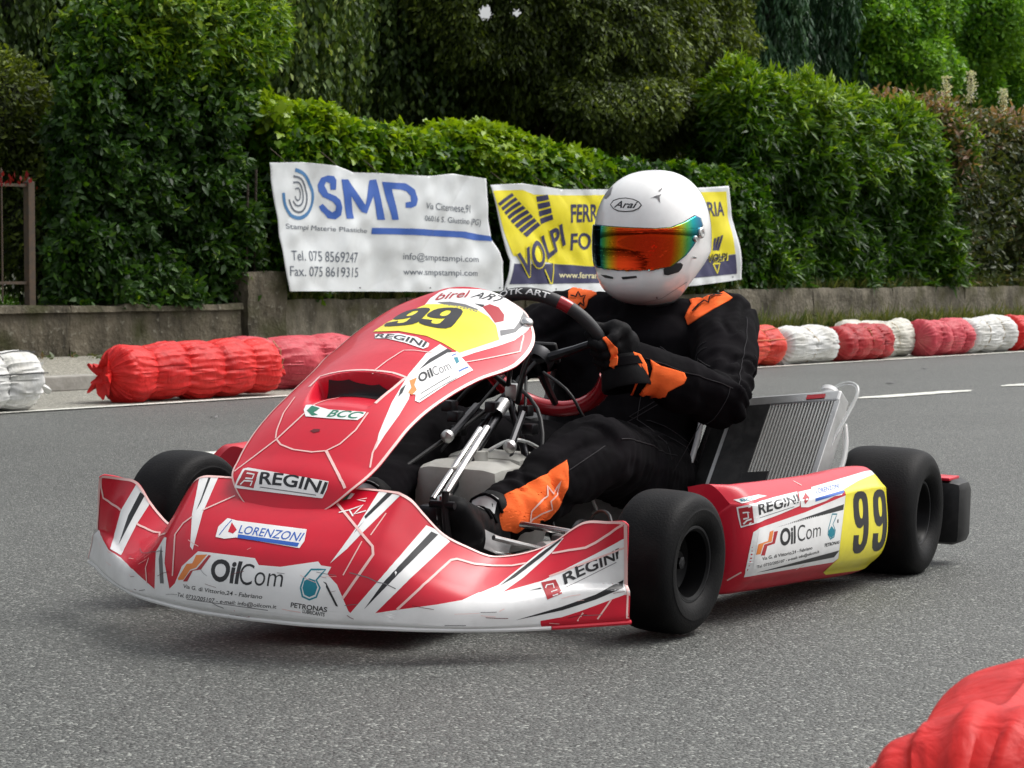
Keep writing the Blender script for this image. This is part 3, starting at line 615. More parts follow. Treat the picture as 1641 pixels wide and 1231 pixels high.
# pale seed heads above the right hedge
for x, z in ((-19.0, 2.55), (-19.6, 2.65), (-20.4, 2.5)):
    n = 260; tt = RNG.random(n); P = np.stack([x+RNG.normal(0, .03, n)*(1-tt), -9.2+RNG.normal(0, .03, n), z+.35*tt-.1], 1)
    root = empty('flower_spike', (x, -9.2, z-.5)); tag(root, {-19.0: 'leftmost pale plume above the photinia hedge', -19.6: 'middle and tallest pale plume above the photinia hedge', -20.4: 'rightmost pale plume above the photinia hedge'}[x], 'flower', 'pale plumes above the hedge')
    inv = -np.array(root.location); leaves_mesh('plume', P+inv, rand_dirs(n), rand_dirs(n)+np.array([0, 0, 1.]), np.full(n, .03), 'small', RNG.random(n), M['blossom'], root)['kind'] = 'stuff'
    MB().tube(np.array([(x, -9.2, z-.5), (x, -9.2, z+.2)])+inv, .006, 5).build('stalk', M['bark'], root)
# fallen leaves and litter
tufts('leaf_litter', 'dead leaves and straw lying along the foot of the wall', [(-2, -13, -8.05, -7.75, .128, .135)], 900, .03, M['photinia'], 'small', up=.1, cat='leaf litter', tmin=.4)

# ------------------------------------------------------------------ body surfaces (metres, kart frame)

def cr(xs, ys, x):
    """smooth (monotone-ish Catmull-Rom / Hermite) interpolation"""
    xs = np.asarray(xs, float); ys = np.asarray(ys, float); x = np.clip(np.asarray(x, float), xs[0], xs[-1])
    d = np.diff(ys) / np.diff(xs); m = np.empty_like(ys)
    m[1:-1] = np.where(d[1:] * d[:-1] <= 0, 0, (d[1:] + d[:-1]) / 2); m[0] = d[0]; m[-1] = d[-1]
    i = np.clip(np.searchsorted(xs, x) - 1, 0, len(xs) - 2); h = xs[i + 1] - xs[i]; t = (x - xs[i]) / h
    return ((2*t**3 - 3*t**2 + 1)*ys[i] + (t**3 - 2*t**2 + t)*h*m[i] + (-2*t**3 + 3*t**2)*ys[i+1] + (t**3 - t**2)*h*m[i+1])

def S_fairing(u, v):
    """front fairing: u in [-1,1] across (left = +), v in [0,1] from the bottom lip to the top edge"""
    u = np.asarray(u, float); v = np.asarray(v, float); a = np.abs(u); s = np.sign(u)
    xb = cr([0, .18, .36, .545, .69, .83, .95, 1], [1.612, 1.604, 1.568, 1.508, 1.442, 1.358, 1.276, 1.250], a)
    yb = cr([0, .95, 1], [0, .520, .538], a)
    xt = cr([0, .35, .372, .405, .44, .495, .545, .615, .71, .775, .815, .85, .93, .985, 1],
            [1.438, 1.452, 1.457, 1.453, 1.447, 1.430, 1.400, 1.359, 1.318, 1.300, 1.292, 1.286, 1.278, 1.290, 1.290], a)
    zt = cr([0, .35, .372, .405, .44, .495, .545, .615, .71, .775, .815, .85, .93, .985, 1],
            [.262, .262, .260, .250, .229, .195, .174, .155, .166, .186, .205, .218, .222, .225, .219], a)
    yt = cr([0, .95, 1], [0, .522, .550], a)
    zb = .042 + .004 * np.clip((a - .55) / .45, 0, 1) ** 2
    # profile: fraction from front-bottom to top
    k = cr([0, .10, .22, .34, .5, .75, 1], [0, .0, .03, .14, .34, .68, 1], v)       # horizontal progress
    q = cr([0, .10, .22, .34, .5, .75, 1], [0, .10, .30, .46, .60, .80, 1], v)      # vertical progress
    end = np.clip((a - .62) / .38, 0, 1)
    q = q * (1 - end) + (v ** .96) * end
    k = k * (1 - end) + cr([0, .3, .36, .6, 1], [0, .02, .16, .45, 1], v) * end
    x = xb + (xt - xb) * k; y = (yb + (yt - yb) * k) * s; z = zb + (zt - zb) * q
    mid = np.clip(1 - a / .42, 0, 1)
    x = x + .012 * np.sin(np.pi * v) * mid ** .5
    z = z + .016 * np.sin(np.pi * np.clip((v - .2) / .8, 0, 1)) * np.clip((.42 - a) / .12, 0, 1)
    # protruding lower band at the ends
    band = end * np.clip((.36 - v) / .05, 0, 1)
    x = x + .012 * band * .75; y = y + .012 * band * .66 * s
    # the far (right-hand) end is knocked outwards at the bottom
    kn = np.clip((-u - .66) / .34, 0, 1) ** 1.5 * (1 - np.clip(v, 0, 1)) ** .8
    y = y - .062 * kn; x = x - .012 * kn
    # rolled lower lip
    r = np.clip((.08 - v) / .08, 0, 1)
    x = x - .012 * r ** 2; 
    return np.stack([x, y, z], -1)

NV = [0, .04, .10, .18, .26, .35, .50, .66, .75, .84, .90, .95, 1.0]
def S_nassau(u, v):
    """front panel: u in [-1,1] across, v from the front tip to the rear top"""
    u = np.asarray(u, float); v = np.asarray(v, float)
    w = cr(NV, [.030, .078, .122, .140, .147, .149, .156, .176, .203, .198, .176, .140, .080], v)
    x = cr(NV, [1.520, 1.508, 1.485, 1.440, 1.390, 1.338, 1.250, 1.130, 1.030, .954, .914, .880, .855], v)
    z = cr(NV, [.208, .224, .262, .293, .329, .361, .400, .440, .466, .502, .532, .562, .588], v)
    cw = cr([0, .1, .3, .6, .8, 1], [.004, .014, .026, .034, .050, .016], v)         # crown
    x = x - .0 * u**2
    return np.stack([x + cw*.35*(1-u**2), w * u, z + cw * (1 - np.abs(u) ** 2.2)], -1)

def S_pod(u, v):
    """left side pod: u 0 rear .. 1 front, v around the section from the bottom inside, over the outer face, to the top inside"""
    u = np.asarray(u, float); v = np.asarray(v, float)
    x = .165 + .70 * u
    yo = cr([0, .04, .12, .5, .9, .97, 1], [.640, .656, .662, .645, .612, .600, .570], u)
    zl = cr([0, .1, .5, 1], [.042, .042, .052, .062], u)
    zh = cr([0, .05, .12, .5, 1], [.195, .214, .221, .222, .226], u)
    yy = cr([0, .12, .22, .27, .62, .68, .80, .86, 1], [-.20, -.06, -.018, 0, .004, -.004, -.032, -.046, -.085], v)
    zz = cr([0, .12, .22, .27, .62, .68, .80, .86, 1], [-.010, -.012, .012, .03, 1.0 - .03, 1.0, 1.18, 1.22, 1.30], v)
    z = np.where(zz < .2, zl + zz, zl + .03 + (zh - zl) * (zz - .03))
    z = np.where(v < .27, zl + cr([0, .12, .22, .27], [-.014, -.014, .010, .03], v), zl + .03 + (zh - zl - .03) * cr([.27, .62, .68, .80, .86, 1], [0, .93, 1.0, 1.19, 1.22, 1.16], v))
    return np.stack([x, yo + yy, z], -1)

HC = np.array([.02, .035, .712])
def S_helmet(u, v):
    """helmet shell: u azimuth in degrees (0 = front, + = left), v elevation in degrees"""
    a = np.radians(u); e = np.radians(v)
    c, s = np.cos(e), np.sin(e); ca, sa = np.cos(a), np.sin(a)
    X = c * ca; Y = c * sa; Z = s
    A = np.where(X > 0, .148, .150); B = .122; Cc = np.where(Z > 0, .158, .150)
    n = 2.35
    r = (np.abs(X / A) ** n + np.abs(Y / B) ** n + np.abs(Z / Cc) ** n) ** (-1 / n)
    x, y, z = X * r, Y * r, Z * r
    # chin bar pushes forward low down, the back tucks in towards the neck
    ch = np.exp(-((v + 38) / 22) ** 2) * np.clip(ca, 0, 1) ** 2
    x = x + .030 * ch; z = z - .004 * ch
    tuck = np.clip((-z - .03) / .12, 0, 1) * np.clip(-ca + .3, 0, 1.3)
    x = x + .045 * tuck; z = z + .055 * tuck
    p = np.radians(7); yw = np.radians(-3)
    x, z = x * np.cos(p) + z * np.sin(p), -x * np.sin(p) + z * np.cos(p)
    x, y = x * np.cos(yw) - y * np.sin(yw), x * np.sin(yw) + y * np.cos(yw)
    return np.stack([x + HC[0], y + HC[1], z + HC[2]], -1)

# ------------------------------------------------------------------ decals: thin printed film laid on a surface chart
def chart_pts(fn, uv, off, sgn, eu, ev):
    u, v = uv[:, 0], uv[:, 1]; P = fn(u, v)
    a = fn(u+eu, v)-fn(u-eu, v); b = fn(u, v+ev)-fn(u, v-ev)
    n = np.cross(a, b); n /= np.maximum(np.linalg.norm(n, axis=1, keepdims=True), 1e-12)
    return P+sgn*n*off, sgn*n
def refine(V2, tris, su, sv, h):
    bm = bmesh.new(); vs = [bm.verts.new((p[0]*su, p[1]*sv, 0)) for p in V2]
    for t in tris:
        try: bm.faces.new([vs[i] for i in t])
        except ValueError: pass
    bmesh.ops.remove_doubles(bm, verts=bm.verts, dist=1e-6)
    for _ in range(8):
        e = [x for x in bm.edges if x.calc_length() > h]
        if not e: break
        bmesh.ops.subdivide_edges(bm, edges=e, cuts=1); bmesh.ops.triangulate(bm, faces=[f for f in bm.faces if len(f.verts) > 3])
    bm.verts.index_update()
    co = np.array([(q.co.x/su, q.co.y/sv) for q in bm.verts]).reshape(-1, 2); fs = [tuple(q.index for q in f.verts) for f in bm.faces]; bm.free(); return co, fs
_tc = {}
def text_tris(s, bold, shear):
    k = (s, bold, shear)
    if k in _tc: return _tc[k]
    if s == '9':
        A = [(.0, .70), (.02, .84), (.12, .94), (.30, .99), (.50, 1.0), (.70, .99), (.88, .94), (.98, .84), (1.0, .70), (1.0, .30), (.98, .16), (.88, .06), (.70, .01), (.50, .0), (.30, .01), (.12, .06), (.02, .16), (.0, .28),
             (.36, .28), (.37, .20), (.42, .15), (.50, .135), (.58, .15), (.63, .20), (.64, .30), (.64, .43), (.56, .40), (.42, .375), (.22, .39), (.08, .45), (.01, .55)]
        H = [(.5+.135*math.cos(t)*abs(math.cos(t))**-.25 if abs(math.cos(t)) > 1e-6 else .5, .685+.165*math.sin(t)) for t in np.linspace(0, 2*math.pi, 19)[:-1]]
        v = np.array(A+H); t = tessellate_polygon([[Vector((x, y, 0)) for x, y in A], [Vector((x, y, 0)) for x, y in H]]); _tc[k] = (v, t); return _tc[k]
    c = bpy.data.curves.new('t', 'FONT'); c.body = s; c.offset = bold; c.shear = shear; c.resolution_u = 4; c.fill_mode = 'FRONT'
    o = bpy.data.objects.new('t', c); COL.objects.link(o); dg = bpy.context.evaluated_depsgraph_get(); dg.update()
    me = o.evaluated_get(dg).to_mesh(); v = np.array([q.co[:2] for q in me.vertices]); f = [tuple(p.vertices) for p in me.polygons]
    t = []
    for q in f: t += [(q[0], q[i], q[i+1]) for i in range(1, len(q)-1)]
    o.evaluated_get(dg).to_mesh_clear(); bpy.data.objects.remove(o); bpy.data.curves.remove(c)
    lo, hi = v.min(0), v.max(0); v = (v-lo)/(hi-lo); _tc[k] = (v, t); return _tc[k]
SURF = {}
def sticker_mesh(name, surf, ops, parent, matmap=None):
    fn, sgn, su, sv, h, base = SURF[surf]; b = MB(); mats = []
    def mi(n):
        n = (matmap or {}).get(n, n)
        if n not in mats: mats.append(n)
        return mats.index(n)
    eu, ev = 1e-4/su, 1e-4/sv
    for op in ops:
        off = base+(.0022 if surf in ('W', 'Y') else .0003)*op[2]
        if op[0] == 'l':
            _, m, lay, w, pts = op; pts = np.array(pts, float)
            if surf in ('W', 'Y') and len(pts) > 5:
                for _ in range(2): a_ = pts[:-1]; b_ = pts[1:]; pts = np.vstack([pts[:1], np.stack([.75*a_+.25*b_, .25*a_+.75*b_], 1).reshape(-1, 2)[1:-1], pts[-1:]])
            seg = [pts[0]]
            for a, c in zip(pts[:-1], pts[1:]):
                L = math.hypot((c[0]-a[0])*su, (c[1]-a[1])*sv); k = max(1, int(L/h))
                seg += [a+(c-a)*j/k for j in range(1, k+1)]
            uv = np.array(seg); P, n = chart_pts(fn, uv, off, sgn, eu, ev); T = np.gradient(P, axis=0); s = np.cross(n, T); s /= np.maximum(np.linalg.norm(s, axis=1, keepdims=True), 1e-9)
            b.grid(np.stack([P-s*w/2, P+s*w/2], 1), mi(m)); continue
        if op[0] == 'p':
            _, m, lay, pts = op; V2 = [tuple(p) for p in pts]; tris = tessellate_polygon([[Vector((p[0]*su, p[1]*sv, 0)) for p in V2]])
        else:
            _, m, lay, s, q, bold, shear = op; v, tris = text_tris(s, bold, shear); q = np.array(q, float)   # TL TR BR BL
            V2 = [tuple(q[3]*(1-x)*(1-y)+q[2]*x*(1-y)+q[1]*x*y+q[0]*(1-x)*y) for x, y in v]
        co, fs = refine(V2, tris, su, sv, h); P, _ = chart_pts(fn, co, off, sgn, eu, ev)
        # orient faces outward
        if fs:
            f0 = np.array(fs); A = P[f0[:, 0]]; nn = np.cross(P[f0[:, 1]]-A, P[f0[:, 2]]-A); _, n = chart_pts(fn, co[f0[:, 0]], off, sgn, eu, ev)
            fl = (nn*n).sum(1) < 0; fs = [f[::-1] if x else f for f, x in zip(fs, fl)]
            b.add(P, fs, mi(m))
    if not b.f: return None
    return b.build(name, [M[x] for x in mats], parent, smooth=True)

DECALS = {
 'fairing': [
  ('livery_stripe', [
   ('p','white',1,[(-0.9995,0.44),(-1.0,0.44),(-0.9941,0.3721),(-0.9372,0.3302),(-0.8476,0.3034),(-0.7982,0.2896),(-0.7495,0.3127),(-0.7014,0.3218),(-0.6392,0.3049),(-0.5668,0.2583),(-0.5079,0.2015),(-0.4678,0.1651),(-0.4326,0.1358),(-0.3984,0.1114),(-0.3563,0.1194),(-0.3169,0.1289),(-0.2854,0.1209),(-0.2606,0.1552),(-0.2379,0.1869),(-0.2023,0.1989),(-0.1686,0.209),(-0.1369,0.2187),(-0.1067,0.2281),(-0.0772,0.2373),(-0.0481,0.2464),(-0.0187,0.2556),(0.01,0.2646),(0.0369,0.2731),(0.0637,0.2818),(0.0901,0.2906),(0.1159,0.2995),(0.141,0.3083),(0.1654,0.317),(0.1889,0.3256),(0.2119,0.3342),(0.2312,0.302),(0.2493,0.2722),(0.2637,0.2529),(0.2775,0.2339),(0.287,0.2076),(0.2959,0.1807),(0.3043,0.1536),(0.3123,0.1251),(0.3173,0.1164),(0.3387,0.117),(0.3599,0.1176),(0.3809,0.1193),(0.402,0.1293),(0.4224,0.1411),(0.4433,0.1553),(0.462,0.1688),(0.4804,0.1841),(0.4986,0.2004),(0.5165,0.2177),(0.5341,0.2361),(0.5532,0.2603),(0.5716,0.2876),(0.5897,0.3164),(0.6005,0.3521),(0.611,0.3894),(0.6214,0.4261),(0.6405,0.4295),(0.6599,0.4282),(0.6797,0.4229),(0.6968,0.4448),(0.7141,0.4633),(0.7321,0.4768),(0.7506,0.485),(0.7696,0.4886),(0.787,0.5081),(0.8051,0.5201),(0.8233,0.5348),(0.8417,0.5522),(0.8599,0.5802),(0.8782,0.6162),(0.897,0.6571),(0.9162,0.7005),(0.9371,0.7416),(0.9629,0.7823),(0.9897,0.832),(0.9995,0.832),(0.9995,0.0),(0.9389,0.0),(0.8783,0.0),(0.8178,0.0),(0.7572,0.0),(0.6966,0.0),(0.636,0.0),(0.5755,0.0),(0.5149,0.0),(0.4543,0.0),(0.3937,0.0),(0.3332,0.0),(0.2726,0.0),(0.212,0.0),(0.1514,0.0),(0.0909,0.0),(0.0303,0.0),(-0.0303,0.0),(-0.0909,0.0),(-0.1514,0.0),(-0.212,0.0),(-0.2726,0.0),(-0.3332,0.0),(-0.3937,0.0),(-0.4543,0.0),(-0.5149,0.0),(-0.5755,0.0),(-0.636,0.0),(-0.6966,0.0),(-0.7572,0.0),(-0.8178,0.0),(-0.8783,0.0),(-0.9389,0.0),(-0.9995,0.0)]),
   ('p','black',2,[(0.7241,0.1262),(0.7418,0.1406),(0.7594,0.1532),(0.777,0.1643),(0.7946,0.1731),(0.8123,0.1812),(0.8301,0.19),(0.845,0.2015),(0.8598,0.2158),(0.8745,0.2325),(0.8893,0.2509),(0.9043,0.2708),(0.9204,0.3041),(0.9393,0.3345),(0.9613,0.3667),(0.9853,0.4069),(0.9807,0.3302),(0.9559,0.3044),(0.938,0.2781),(0.9213,0.2528),(0.9051,0.2281),(0.8863,0.2076),(0.8677,0.1897),(0.8492,0.1744),(0.8304,0.1621),(0.8126,0.1576),(0.7949,0.1537),(0.7772,0.1492),(0.7595,0.1429),(0.7419,0.1352)]),
  ]),
  ('livery_stripe', [
   ('p','white',1,[(0.2808,0.9828),(0.3097,0.9724),(0.3381,0.9653),(0.3676,0.9689),(0.3563,0.8985),(0.3466,0.8332),(0.338,0.7698),(0.3299,0.7084),(0.3223,0.6495),(0.3145,0.5942),(0.3064,0.5428),(0.2987,0.4977),(0.2904,0.4575),(0.2821,0.4188),(0.271,0.3856),(0.2594,0.3554),(0.2472,0.3283),(0.2544,0.3572),(0.2608,0.3896),(0.2665,0.4254),(0.2715,0.4694),(0.2764,0.5146),(0.2807,0.5622),(0.2843,0.6135),(0.2855,0.6756),(0.2858,0.7433),(0.2854,0.8171),(0.2837,0.8975)]),
   ('p','black',2,[(0.3146,0.972),(0.3364,0.9742),(0.3274,0.9094),(0.3193,0.8439),(0.3117,0.7798),(0.3044,0.7185),(0.2969,0.6624),(0.2886,0.6849),(0.2956,0.7479),(0.3022,0.8175),(0.3082,0.894)]),
   ('p','black',2,[(0.2963,0.6445),(0.2905,0.5848),(0.284,0.5302),(0.2863,0.5709),(0.2914,0.6066)]),
  ]),
  ('livery_stripe', [
   ('p','white',1,[(0.4538,0.9228),(0.468,0.9544),(0.4818,0.9848),(0.4975,0.9782),(0.5127,0.958),(0.505,0.8562),(0.4969,0.756),(0.4887,0.6576),(0.4803,0.5621),(0.4713,0.4712),(0.4617,0.3849),(0.4524,0.3244),(0.4421,0.2766),(0.4309,0.2353),(0.4191,0.1994),(0.407,0.1701),(0.3942,0.1434),(0.3809,0.1162),(0.36,0.1145),(0.3388,0.1139),(0.3173,0.1133),(0.3309,0.1426),(0.344,0.1692),(0.3568,0.196),(0.3691,0.2246),(0.3807,0.2573),(0.3914,0.2945),(0.4013,0.3392),(0.4103,0.4018),(0.4175,0.4791),(0.4246,0.558),(0.4319,0.6428),(0.4391,0.7317),(0.4465,0.8244)]),
   ('p','black',2,[(0.4687,0.9143),(0.4849,0.9446),(0.4769,0.8398),(0.4688,0.739),(0.4607,0.6429),(0.4525,0.5524),(0.4436,0.4681),(0.4344,0.3885),(0.4236,0.3241),(0.4125,0.2744),(0.402,0.2388),(0.3906,0.2082),(0.3785,0.1821),(0.366,0.1578),(0.3532,0.1337),(0.3655,0.1646),(0.3774,0.1961),(0.3885,0.2309),(0.3986,0.2709),(0.4101,0.3172),(0.4198,0.3774),(0.4286,0.4535),(0.4371,0.5357),(0.4452,0.6218),(0.453,0.7138),(0.4609,0.8112)]),
  ]),
  ('livery_stripe', [
   ('p','white',1,[(0.7664,0.9908),(0.7805,0.9766),(0.7954,0.9529),(0.7858,0.9223),(0.777,0.885),(0.769,0.8409),(0.757,0.8036),(0.7458,0.761),(0.7354,0.7134),(0.7257,0.661),(0.7166,0.6048),(0.7039,0.5476),(0.6915,0.4875),(0.6797,0.4229),(0.6602,0.425),(0.641,0.4232),(0.6222,0.4169),(0.634,0.4584),(0.6462,0.4973),(0.6587,0.5327),(0.6668,0.5931),(0.675,0.6523),(0.6835,0.7096),(0.6925,0.7643),(0.7021,0.8162),(0.7131,0.8695),(0.725,0.9174),(0.7379,0.9584),(0.7518,0.9779)]),
   ('p','black',2,[(0.7816,0.9733),(0.7906,0.9455),(0.7773,0.9311),(0.765,0.9057),(0.7534,0.875),(0.7423,0.8392),(0.7283,0.7939),(0.7154,0.7414),(0.7035,0.6826),(0.6923,0.6198),(0.6824,0.5857),(0.6728,0.5498),(0.6634,0.5125),(0.6702,0.5635),(0.6769,0.614),(0.6838,0.6635),(0.6945,0.7282),(0.7059,0.7889),(0.7181,0.845),(0.7313,0.8942),(0.7469,0.9305),(0.7637,0.9572)]),
  ]),
  ('livery_stripe', [
   ('p','white',1,[(-0.8456,1.0),(-0.8457,0.9262),(-0.8481,0.8341),(-0.8517,0.742),(-0.8567,0.6498),(-0.8486,0.5684),(-0.8413,0.4881),(-0.8324,0.4107),(-0.8162,0.3489),(-0.7886,0.3101),(-0.7533,0.3251),(-0.7147,0.3371),(-0.7287,0.4032),(-0.7381,0.4819),(-0.7456,0.561),(-0.7532,0.6381),(-0.7602,0.7145),(-0.7631,0.8006),(-0.7657,0.8873),(-0.7681,0.9737),(-0.7878,0.9915),(-0.8054,1.0),(-0.825,1.0)]),
   ('p','black',2,[(-0.8177,0.9549),(-0.7983,0.9747),(-0.7959,0.8915),(-0.7934,0.8076),(-0.7907,0.7238),(-0.7867,0.6383),(-0.7824,0.5517),(-0.7789,0.4621),(-0.7736,0.3761),(-0.7858,0.4505),(-0.7948,0.5281),(-0.803,0.6044),(-0.8109,0.6796),(-0.8133,0.7714),(-0.8155,0.8634)]),
  ]),
  ('livery_stripe', [
   ('p','white',1,[(-0.4012,0.4214),(-0.4142,0.3746),(-0.4307,0.3342),(-0.4154,0.2714),(-0.4071,0.2244),(-0.4034,0.1855),(-0.4021,0.1498),(-0.4021,0.1108),(-0.3597,0.1186),(-0.3201,0.1282),(-0.3276,0.1572),(-0.3362,0.185),(-0.3459,0.2129),(-0.3572,0.2427),(-0.3622,0.2846),(-0.37,0.333),(-0.3837,0.3993)]),
   ('p','grey',2,[(-0.3998,0.3522),(-0.3947,0.3037),(-0.3926,0.2636),(-0.3823,0.2201),(-0.3756,0.1824),(-0.3709,0.1465),(-0.3505,0.1502),(-0.3552,0.1852),(-0.3616,0.2211),(-0.3706,0.261),(-0.3828,0.3)]),
  ]),
  ('livery_stripe', [
   ('p','white',1,[(-0.38,0.995),(-0.3573,0.9824),(-0.3367,0.9813),(-0.3154,0.9822),(-0.3049,0.8881),(-0.2943,0.7986),(-0.2852,0.72),(-0.2771,0.6486),(-0.2705,0.5839),(-0.2605,0.5234),(-0.2522,0.4671),(-0.2447,0.413),(-0.2398,0.3647),(-0.2378,0.3229),(-0.2535,0.3398),(-0.2641,0.3867),(-0.2779,0.4409),(-0.2933,0.4999),(-0.3114,0.5691),(-0.3265,0.6453),(-0.3422,0.7286),(-0.3558,0.8146),(-0.3676,0.9063)]),
   ('p','black',2,[(-0.3471,0.9698),(-0.3388,0.9708),(-0.3312,0.8945),(-0.3227,0.8178),(-0.3138,0.7435),(-0.3046,0.6729),(-0.3014,0.5988),(-0.3093,0.6623),(-0.318,0.7317),(-0.3286,0.81),(-0.3384,0.8903)]),
  ]),
  ('pin_line', [
   ('l','pink',3,0.004,[(0.437,0.1528),(0.4551,0.1974),(0.4718,0.2545),(0.4867,0.3241),(0.4994,0.4164),(0.5099,0.5249),(0.5194,0.6361),(0.5284,0.7511),(0.5394,0.7943),(0.5587,0.8058),(0.5779,0.8177),(0.5976,0.843),(0.6198,0.8415),(0.643,0.8346),(0.6675,0.8172),(0.6854,0.818),(0.7038,0.8139)]),
   ('l','pink',3,0.004,[(0.7716,0.8271),(0.8055,0.7648),(0.8375,0.7237),(0.8676,0.7202),(0.8932,0.7711),(0.918,0.8379),(0.9473,0.9007),(0.9837,0.9667)]),
   ('l','pink',3,0.0045,[(0.1552,0.8252),(0.1966,0.7481),(0.2346,0.6767),(0.2691,0.6105),(0.2891,0.5714),(0.3071,0.5384),(0.3282,0.5053),(0.3485,0.4709),(0.3575,0.4136),(0.3476,0.3491),(0.3362,0.2984),(0.3239,0.255),(0.3105,0.2156),(0.296,0.1781)]),
   ('l','pink',3,0.002,[(0.3479,0.7642),(0.3428,0.6878),(0.3377,0.6154),(0.3321,0.5481)]),
   ('l','pink',3,0.002,[(0.3153,0.4865),(0.3113,0.421),(0.3059,0.3633),(0.2987,0.3158),(0.2905,0.2756)]),
   ('l','pink',3,0.004,[(-0.995,1.0),(-0.9848,0.8603),(-0.9706,0.7369),(-0.9266,0.6864),(-0.8567,0.6498)]),
   ('l','pink',3,0.004,[(-0.7607,0.7041),(-0.7154,0.7525),(-0.66,0.7916),(-0.6228,0.83),(-0.4083,0.4684)]),
   ('l','pink',3,0.004,[(-0.3014,0.544),(-0.315,0.52),(-0.3293,0.4964),(-0.3355,0.4518),(-0.3427,0.4083),(-0.3273,0.338),(-0.3172,0.284),(-0.3106,0.2367),(-0.3077,0.1924)]),
   ('l','pink',3,0.004,[(-0.2768,0.6047),(-0.2553,0.6447),(-0.2352,0.6864),(-0.2161,0.7297),(-0.1978,0.7748)]),
   ('l','pink',3,0.004,[(-0.4675,0.3176),(-0.4694,0.2434),(-0.4571,0.1887),(-0.4494,0.1444)]),
   ('l','pink',3,0.003,[(0.7846,0.5184),(0.8081,0.5184),(0.8314,0.5244),(0.8546,0.5413),(0.8776,0.5728),(0.9012,0.6117),(0.9262,0.652),(0.9555,0.6892),(0.9895,0.7349)]),
  ]),
  ('livery_stripe', [
   ('p','red',2,[(0.781,0.0988),(0.7971,0.1028),(0.8132,0.1062),(0.8294,0.1097),(0.8427,0.1194),(0.8558,0.1296),(0.8689,0.1403),(0.886,0.1581),(0.9033,0.1772),(0.9209,0.1978),(0.939,0.2194),(0.9583,0.2422),(0.982,0.267),(0.9995,0.267),(0.9995,0.0),(0.9267,0.0),(0.8538,0.0),(0.781,0.0)]),
   ('l','pink',3,0.003,[(0.8648,0.0623),(0.8775,0.1285)]),
   ('l','pink',3,0.003,[(0.9107,0.0654),(0.9214,0.1198),(0.9319,0.171),(0.9425,0.2245)]),
  ]),
  ('livery_stripe', [
   ('p','black',2,[(0.7428,0.3945),(0.7565,0.3999),(0.7704,0.4035),(0.7746,0.3845),(0.7587,0.3903)]),
   ('p','black',3,[(0.2384,0.2441),(0.2476,0.2395),(0.2578,0.2155),(0.2674,0.192),(0.2765,0.1675),(0.2852,0.1428),(0.2784,0.145),(0.2692,0.1702),(0.2595,0.1955),(0.2493,0.2193)]),
  ]),
  ('sponsor_sticker', [
   ('p','white',3,[(-0.1654,0.4193),(-0.1707,0.4548),(-0.1766,0.4914),(-0.1685,0.5271),(-0.1614,0.5645),(-0.1413,0.559),(-0.1216,0.5534),(-0.0918,0.5523),(-0.0623,0.5511),(-0.0329,0.5498),(-0.0033,0.5485),(0.025,0.5466),(0.0531,0.5446),(0.0809,0.5426),(0.1082,0.5405),(0.1351,0.5381),(0.1414,0.4943),(0.1472,0.4514),(0.1418,0.4023),(0.1149,0.4065),(0.0873,0.4105),(0.0592,0.4145),(0.0307,0.4184),(0.0021,0.4225),(-0.0284,0.4255),(-0.0588,0.4287),(-0.0891,0.4318),(-0.1092,0.423),(-0.1295,0.4142),(-0.1472,0.4169)]),
   ('t','blue',4,'LORENZONI',[(-0.103,0.5227),(0.1358,0.5095),(0.1403,0.4456),(-0.0909,0.4637)],0.006,0.25),
   ('p','blue',4,[(-0.0885,0.4549),(-0.0593,0.4531),(-0.0302,0.4512),(-0.0008,0.4494),(0.0269,0.4467),(0.0543,0.444),(0.0815,0.4413),(0.1083,0.4385),(0.1344,0.4355),(0.1341,0.4093),(0.1049,0.4127),(0.075,0.4158),(0.0445,0.4188),(0.0138,0.4218),(-0.0182,0.4243),(-0.0509,0.4264),(-0.0835,0.4285)]),
   ('p','red',4,[(-0.1292,0.4646),(-0.132,0.4995),(-0.1353,0.535),(-0.1182,0.5097),(-0.1016,0.485),(-0.1075,0.4554)]),
   ('l','blue',4,0.002,[(-0.155,0.4353),(-0.1486,0.498),(-0.141,0.5539)]),
  ]),
  ('sponsor_sticker', [
   ('p','white',3,[(-0.2929,0.1624),(-0.2835,0.189),(-0.2752,0.2145),(-0.2682,0.2403),(-0.248,0.2665),(-0.2295,0.2933),(-0.2125,0.3215),(-0.1861,0.3233),(-0.1607,0.3248),(-0.1316,0.325),(-0.1033,0.3249),(-0.0755,0.3245),(-0.0478,0.3241),(-0.0199,0.3237),(0.0076,0.3231),(0.0267,0.2922),(0.0533,0.2927),(0.0796,0.2933),(0.1055,0.2937),(0.1308,0.294),(0.1554,0.2941),(0.1791,0.2938),(0.192,0.3192),(0.2128,0.3163),(0.2332,0.3133),(0.2533,0.3101),(0.2485,0.2862),(0.2433,0.2634),(0.2479,0.228),(0.2513,0.1939),(0.2537,0.1586),(0.2554,0.1215),(0.2561,0.0721),(0.2319,0.0756),(0.207,0.0787),(0.1815,0.0813),(0.155,0.0832),(0.1273,0.0844),(0.0985,0.0851),(0.069,0.0855),(0.0389,0.0857),(0.0088,0.0862),(-0.023,0.0875),(-0.055,0.0885),(-0.0867,0.0896),(-0.1189,0.0903),(-0.1521,0.0904),(-0.1874,0.0893),(-0.2249,0.0867),(-0.2646,0.0828),(-0.2915,0.1097),(-0.3201,0.1311)]),
   ('t','black',4,'Oil',[(-0.1473,0.2991),(-0.0321,0.3018),(-0.035,0.2006),(-0.1385,0.2017)],0.034,0.0),
   ('t','black',4,'Com',[(-0.0331,0.2956),(0.1191,0.2868),(0.1171,0.2086),(-0.0327,0.2009)],-0.006,0.0),
